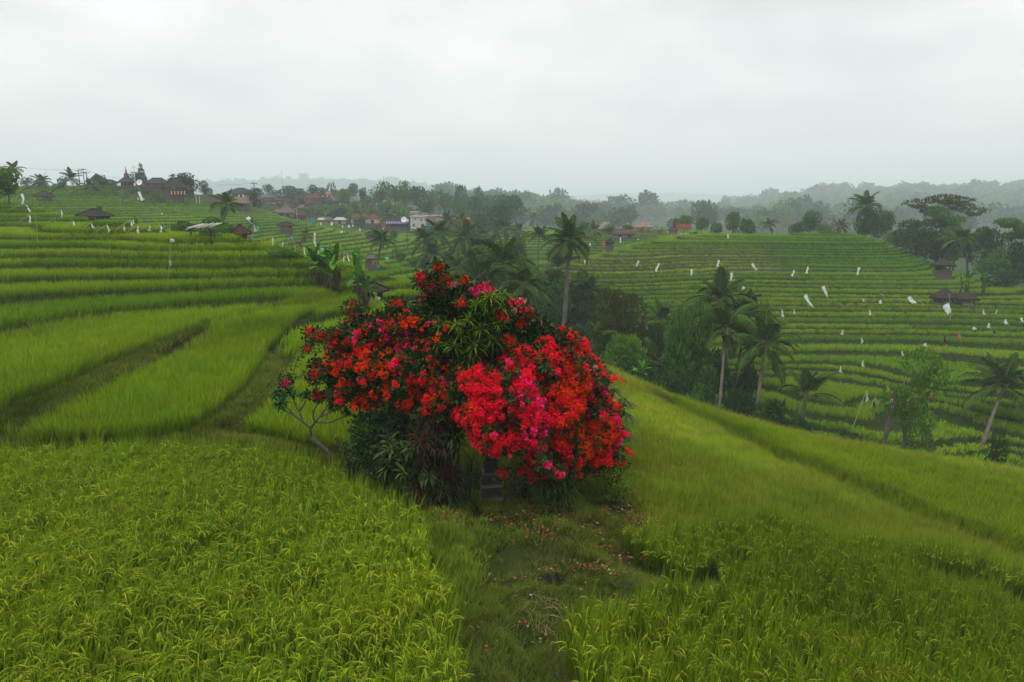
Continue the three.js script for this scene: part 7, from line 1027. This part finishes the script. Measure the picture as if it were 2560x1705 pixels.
for (const [l, a, b, w0, w1, o] of [
  ['slanting white streamer beside the frond tips of the tall lone palm', c3(735, 745), c3(710, 805), 4, 3], ['twisted white flag below the bare brown terraces', c3(1165, 780), c3(1150, 830), 4, 3], ['ragged white flag below the middle of the brown terraces', c3(1336, 803), c3(1310, 870), 4, 6], ['white flag with a wide top above the olive tree palms', c3(1612, 852), c3(1607, 905), 6, 3], ['broad white flag at the end of the brown terraces', c3(1840, 775), c3(1828, 828), 5, 6], ['ragged white flag above the tall upright palm', c3(1948, 880), c3(1942, 946), 5, 5], ['white flag leaning down where the two hill parts meet', c3(2120, 803), c3(2158, 857), 6, 4], ['long tapering white flag right of the tall upright palm', c3(2038, 1001), c3(2091, 1088), 9, 3], ['small pointed white flag low on the terraces above the bamboo', c3(1023, 1043), c3(1023, 1083), 1, 4],
  ['small white flag on the very crest of the hill', c3(1918, 556), c3(1918, 592), 3, 3], ['slim white flag beside the tiny dark hut', c3(1012, 584), c3(1012, 628), 2, 4], ['tiny white cloth at the shoulder of the hill', c3(1162, 595), c3(1162, 608), 3, 3], ['small white flag at the foot of the hill shoulder by the valley', c3(755, 630), c3(757, 656), 3, 3],
  ['curled white flag below the green upper terraces', c4(420, 827), c4(405, 877), 4, 6], ['slim white flag right of the curled one', c4(535, 796), c4(523, 853), 4, 4], ['white flag with a bent top on the upper terraces', c4(965, 803), c4(955, 868), 6, 3], ['tapering white flag on a thin pole in mid hill', c4(663, 961), c4(698, 1048), 9, 3, { poleTop: c4(690, 935) }], ['longest tapering white flag in mid hill', c4(514, 1034), c4(586, 1140), 9, 3], ['tiny white flag left of the scarecrow', c4(1000, 1065), c4(1008, 1091), 2, 4], ['white flag streaming sideways between scarecrow and huts', c4(1385, 1050), c4(1440, 1105), 9, 8, { foot: c4(1480, 1120) }], ['large square white flag hanging before the twin huts', c4(1695, 1112), c4(1722, 1192), 17, 11, { foot: c4(1697, 1268), poleTop: c4(1727, 1020), poleCol: [0.4, 0.37, 0.3] }],
  ['pointed white flag on the left end of the long terrace row', c4(316, 1155), c4(328, 1217), 2, 6], ['small pointed white flag right of the first pointed one', c4(418, 1157), c4(423, 1191), 2, 4], ['pointed white flag below the scarecrow terrace', c4(1054, 1160), c4(1062, 1202), 2, 6], ['pointed white flag right of the large square one', c4(2013, 1157), c4(2016, 1201), 2, 5], ['cream curved flag near the right border terraces', c4(2126, 1155), c4(2118, 1193), 2, 4, { c: [0.7, 0.62, 0.42] }], ['square white flag in the terraces at right, middle of three', c4(2199, 1241), c4(2206, 1283), 6, 8], ['white flag cut close to the right border', c4(2328, 1226), c4(2347, 1263), 5, 6], ['white flag with dark lining, first of three at right', c4(2055, 1271), c4(2057, 1313), 5, 6], ['crumpled white cloth low on the terraces at right', c4(1935, 1303), c4(1935, 1326), 7, 9], ['tiny pointed white flag in mid terraces under the longest one', c4(828, 1327), c4(828, 1348), 2, 5],
  ['pointed white flag at the upper edge of the lower paddies', c5(772, 76), c5(768, 116), 2, 5], ['pointed white flag in the lower paddies under the upper one', c5(922, 138), c5(922, 181), 3, 5], ['slim pointed white flag right in the lower paddies', c5(1240, 242), c5(1240, 286), 2, 5], ['pointed white flag right of the broad drooping palm', c5(930, 318), c5(930, 366), 2, 6], ['nearest pointed white flag beside the broad drooping palm', c5(757, 361), c5(757, 411), 2, 6], ['orange red pointed flag in the lower paddies', c5(1685, 90), c5(1683, 146), 2, 6, { c: ORANGE }], ['spread white cloth on a slanting stick in the lower paddies', c5(1420, 183), c5(1415, 206), 7, 9], ['black cloth on a pole in the lower paddies', c5(1574, 128), c5(1580, 190), 5, 5, { c: BLACKC }], ['grey flag above the slender leafy tree', c5(1520, 240), c5(1515, 281), 2, 4, { c: GREY }], ['slanting grey flag left of the slender leafy tree', c5(1350, 403), c5(1330, 440), 3, 4, { c: GREY }], ['small grey cloth left of the slender leafy tree', c5(1270, 452), c5(1265, 474), 5, 5, { c: GREY }], ['slim grey flag above the topless trunk', c5(1134, 536), c5(1130, 576), 2, 4, { c: GREY }], ['pale flag on a long leaning bamboo in the valley', c5(962, 556), c5(955, 640), 3, 6, { foot: c5(905, 830), c: [0.55, 0.56, 0.5], poleTop: c5(963, 545) }], ['grey flag above the black one in the valley', c5(1030, 615), c5(1036, 656), 3, 5, { c: GREY }], ['black flag in the valley left of the topless trunk', c5(1020, 636), c5(1008, 690), 3, 5, { c: BLACKC }], ['small black rag left in the lower paddies', c5(305, 440), c5(305, 466), 2, 3, { c: BLACKC }], ['small black rag above the closed young palm', c5(525, 400), c5(525, 421), 3, 4, { c: BLACKC }], ['small dark cone of cloth at right in the lower paddies', c5(1963, 80), c5(1963, 103), 1, 5, { c: BLACKC }], ['long white cloth hung beside the topless trunk', c5(1163, 614), c5(1160, 691), 3, 5, { D: 47 }], ['orange rag behind the slender leafy tree', c5(1470, 578), c5(1470, 604), 5, 4, { c: ORANGE }]]) flag(l, a, b, w0, w1, { grp: gC, ...(o || {}) });
// bamboo poles
const bamboo = (label, top, foot, items = []) => { const f = onGround(...foot), D = -f.z, T = atD(top[0], top[1], D).sub(f), t = tag(group('bamboo_pole', f), label, 'bamboo pole'), m = new MB(), P = [0, .2, .4, .6, .8, 1].map((q) => V(T.x * q + 0.08 * Math.sin(q * 5), T.y * q - 0.1 * (1 - q), T.z * q)); m.tube(P, [.035, .032, .028, .022, .016, .008], 6, [0.27, 0.23, 0.12]); put(new THREE.Mesh(m.geo(), M.plain), 'pole', t); for (const [px, py, w, h, c] of items) { const q = atD(px, py, D).sub(f), k = mpp(D), b = new MB(); for (let i = 0; i < 4; i++) b.strip([V(q.x + (i - 1.5) * w * k * 0.2, q.y + h * k * 0.5, q.z + 0.05), V(q.x + (i - 1.2) * w * k * 0.3, q.y, q.z + 0.1), V(q.x + (i - 1.6) * w * k * 0.35, q.y - h * k * 0.5, q.z + 0.02)], w * k * 0.4, V(1, 0, 0.2 * i).normalize(), c); put(new THREE.Mesh(b.geo(), M.cloth), 'rag', t); } };
bamboo('tall straight bamboo pole on the hillside below the light green tree', c1(297, 455), c1(309, 838)); bamboo('tall leaning bamboo pole with rags on the near terraces left of the ruined shed', c1(1441, 470), c1(1410, 1105), [[432, 601, 9, 8, [0.5, 0.55, 0.56]], [427, 657, 5, 12, [0.4, 0.4, 0.34]]]); bamboo('bamboo pole leaning by the wall of the field hut', [927, 712], [924, 768]); bamboo('thin bamboo stick before the bare brown terraces', c3(1270, 742), c3(1270, 797)); bamboo('tall bamboo pole with a crosspiece at the right border grove', [2551, 664], [2546, 716]); bamboo('thin bamboo pole in the lower paddies', c5(1043, 270), c5(1043, 360)); bamboo('thin bamboo stick standing in the rough grass of the slope', [2072, 1222], [2070, 1256]);
// shirts on crossed sticks
function scarecrow(label, px, py, foot, w, h, c, o = {}) {
  const f = onGround(...foot), D = -f.z, k = mpp(D), p = atD(px, py, D).sub(f), t = tag(group('scarecrow', f), label, 'scarecrow'), m = new MB(); m.tube([V(0, -0.1, 0), V(p.x, p.y + h * k * 0.75, p.z)], [0.03, 0.025], 5, [0.2, 0.16, 0.1]); m.tube([V(p.x - w * k * 0.6, p.y + h * k * 0.3, p.z), V(p.x + w * k * 0.6, p.y + h * k * 0.34, p.z)], 0.02, 5, [0.2, 0.16, 0.1]); put(new THREE.Mesh(m.geo(), M.plain), 'stick', t);
  const s = new MB(), W = w * k, H = h * k, out = [[-.22, .5], [-.6, .3], [-.55, .02], [-.3, .12], [-.32, -.5], [.3, -.5], [.28, .12], [.55, .0], [.6, .28], [.2, .5]]; for (const z of [-1, 1]) { const ks = out.map(([x, y]) => s.v(p.x + x * W, p.y + y * H, p.z + z * (0.09 - 0.07 * Math.abs(x)), c)), ce = s.v(p.x, p.y, p.z + z * 0.13, c); for (let i = 0; i < ks.length; i++) s.tri(ce, ks[i], ks[(i + 1) % ks.length]); } put(new THREE.Mesh(s.geo(), M.cloth), 'shirt', t);
  if (o.head) { const g = new THREE.SphereGeometry(0.16, 10, 8), cc = new Float32Array(g.attributes.position.count * 3); for (let i = 0; i < cc.length; i += 3) { cc[i] = 0.2; cc[i + 1] = 0.16; cc[i + 2] = 0.12; } g.setAttribute('color', new THREE.BufferAttribute(cc, 3)); const q = put(new THREE.Mesh(g, M.plain), 'head', t); q.position.set(p.x, p.y + H * 0.68, p.z); }
  if (o.skirt) { const g = new MB(); g.tube([V(p.x, p.y - H * 0.3, p.z), V(p.x + 0.03, p.y - H * 1.15, p.z)], [W * 0.2, W * 0.42], 9, o.skirt); put(new THREE.Mesh(g.geo(), M.cloth), 'skirt', t); }
}
scarecrow('grey shirted scarecrow with a white skirt in mid hill', ...c4(1148, 1060), c4(1150, 1125), 9, 12, [0.09, 0.10, 0.115], { head: true, skirt: WHITE }); scarecrow('mint green shirt spread on a stick above the banana clump', ...c2(697, 755), c2(705, 800), 11, 9, MINT); scarecrow('mint green shirt on a stick beside the lone palm', ...c2(1236, 832), c2(1238, 880), 9, 10, MINT); scarecrow('orange brown shirt on a stick near the small boarded hut', ...c2(1120, 858), c2(1110, 935), 8, 13, [0.42, 0.2, 0.06]); scarecrow('grey brown scarecrow on the terraces under the temple hill', ...c1(1212, 600), c1(1212, 640), 8, 11, [0.16, 0.13, 0.12], { head: true }); scarecrow('orange jacketed scarecrow by the tiny dark hut', 1509, 611, [1509, 620], 7, 9, ORANGE, { head: true });
renderer.render(scene, camera);
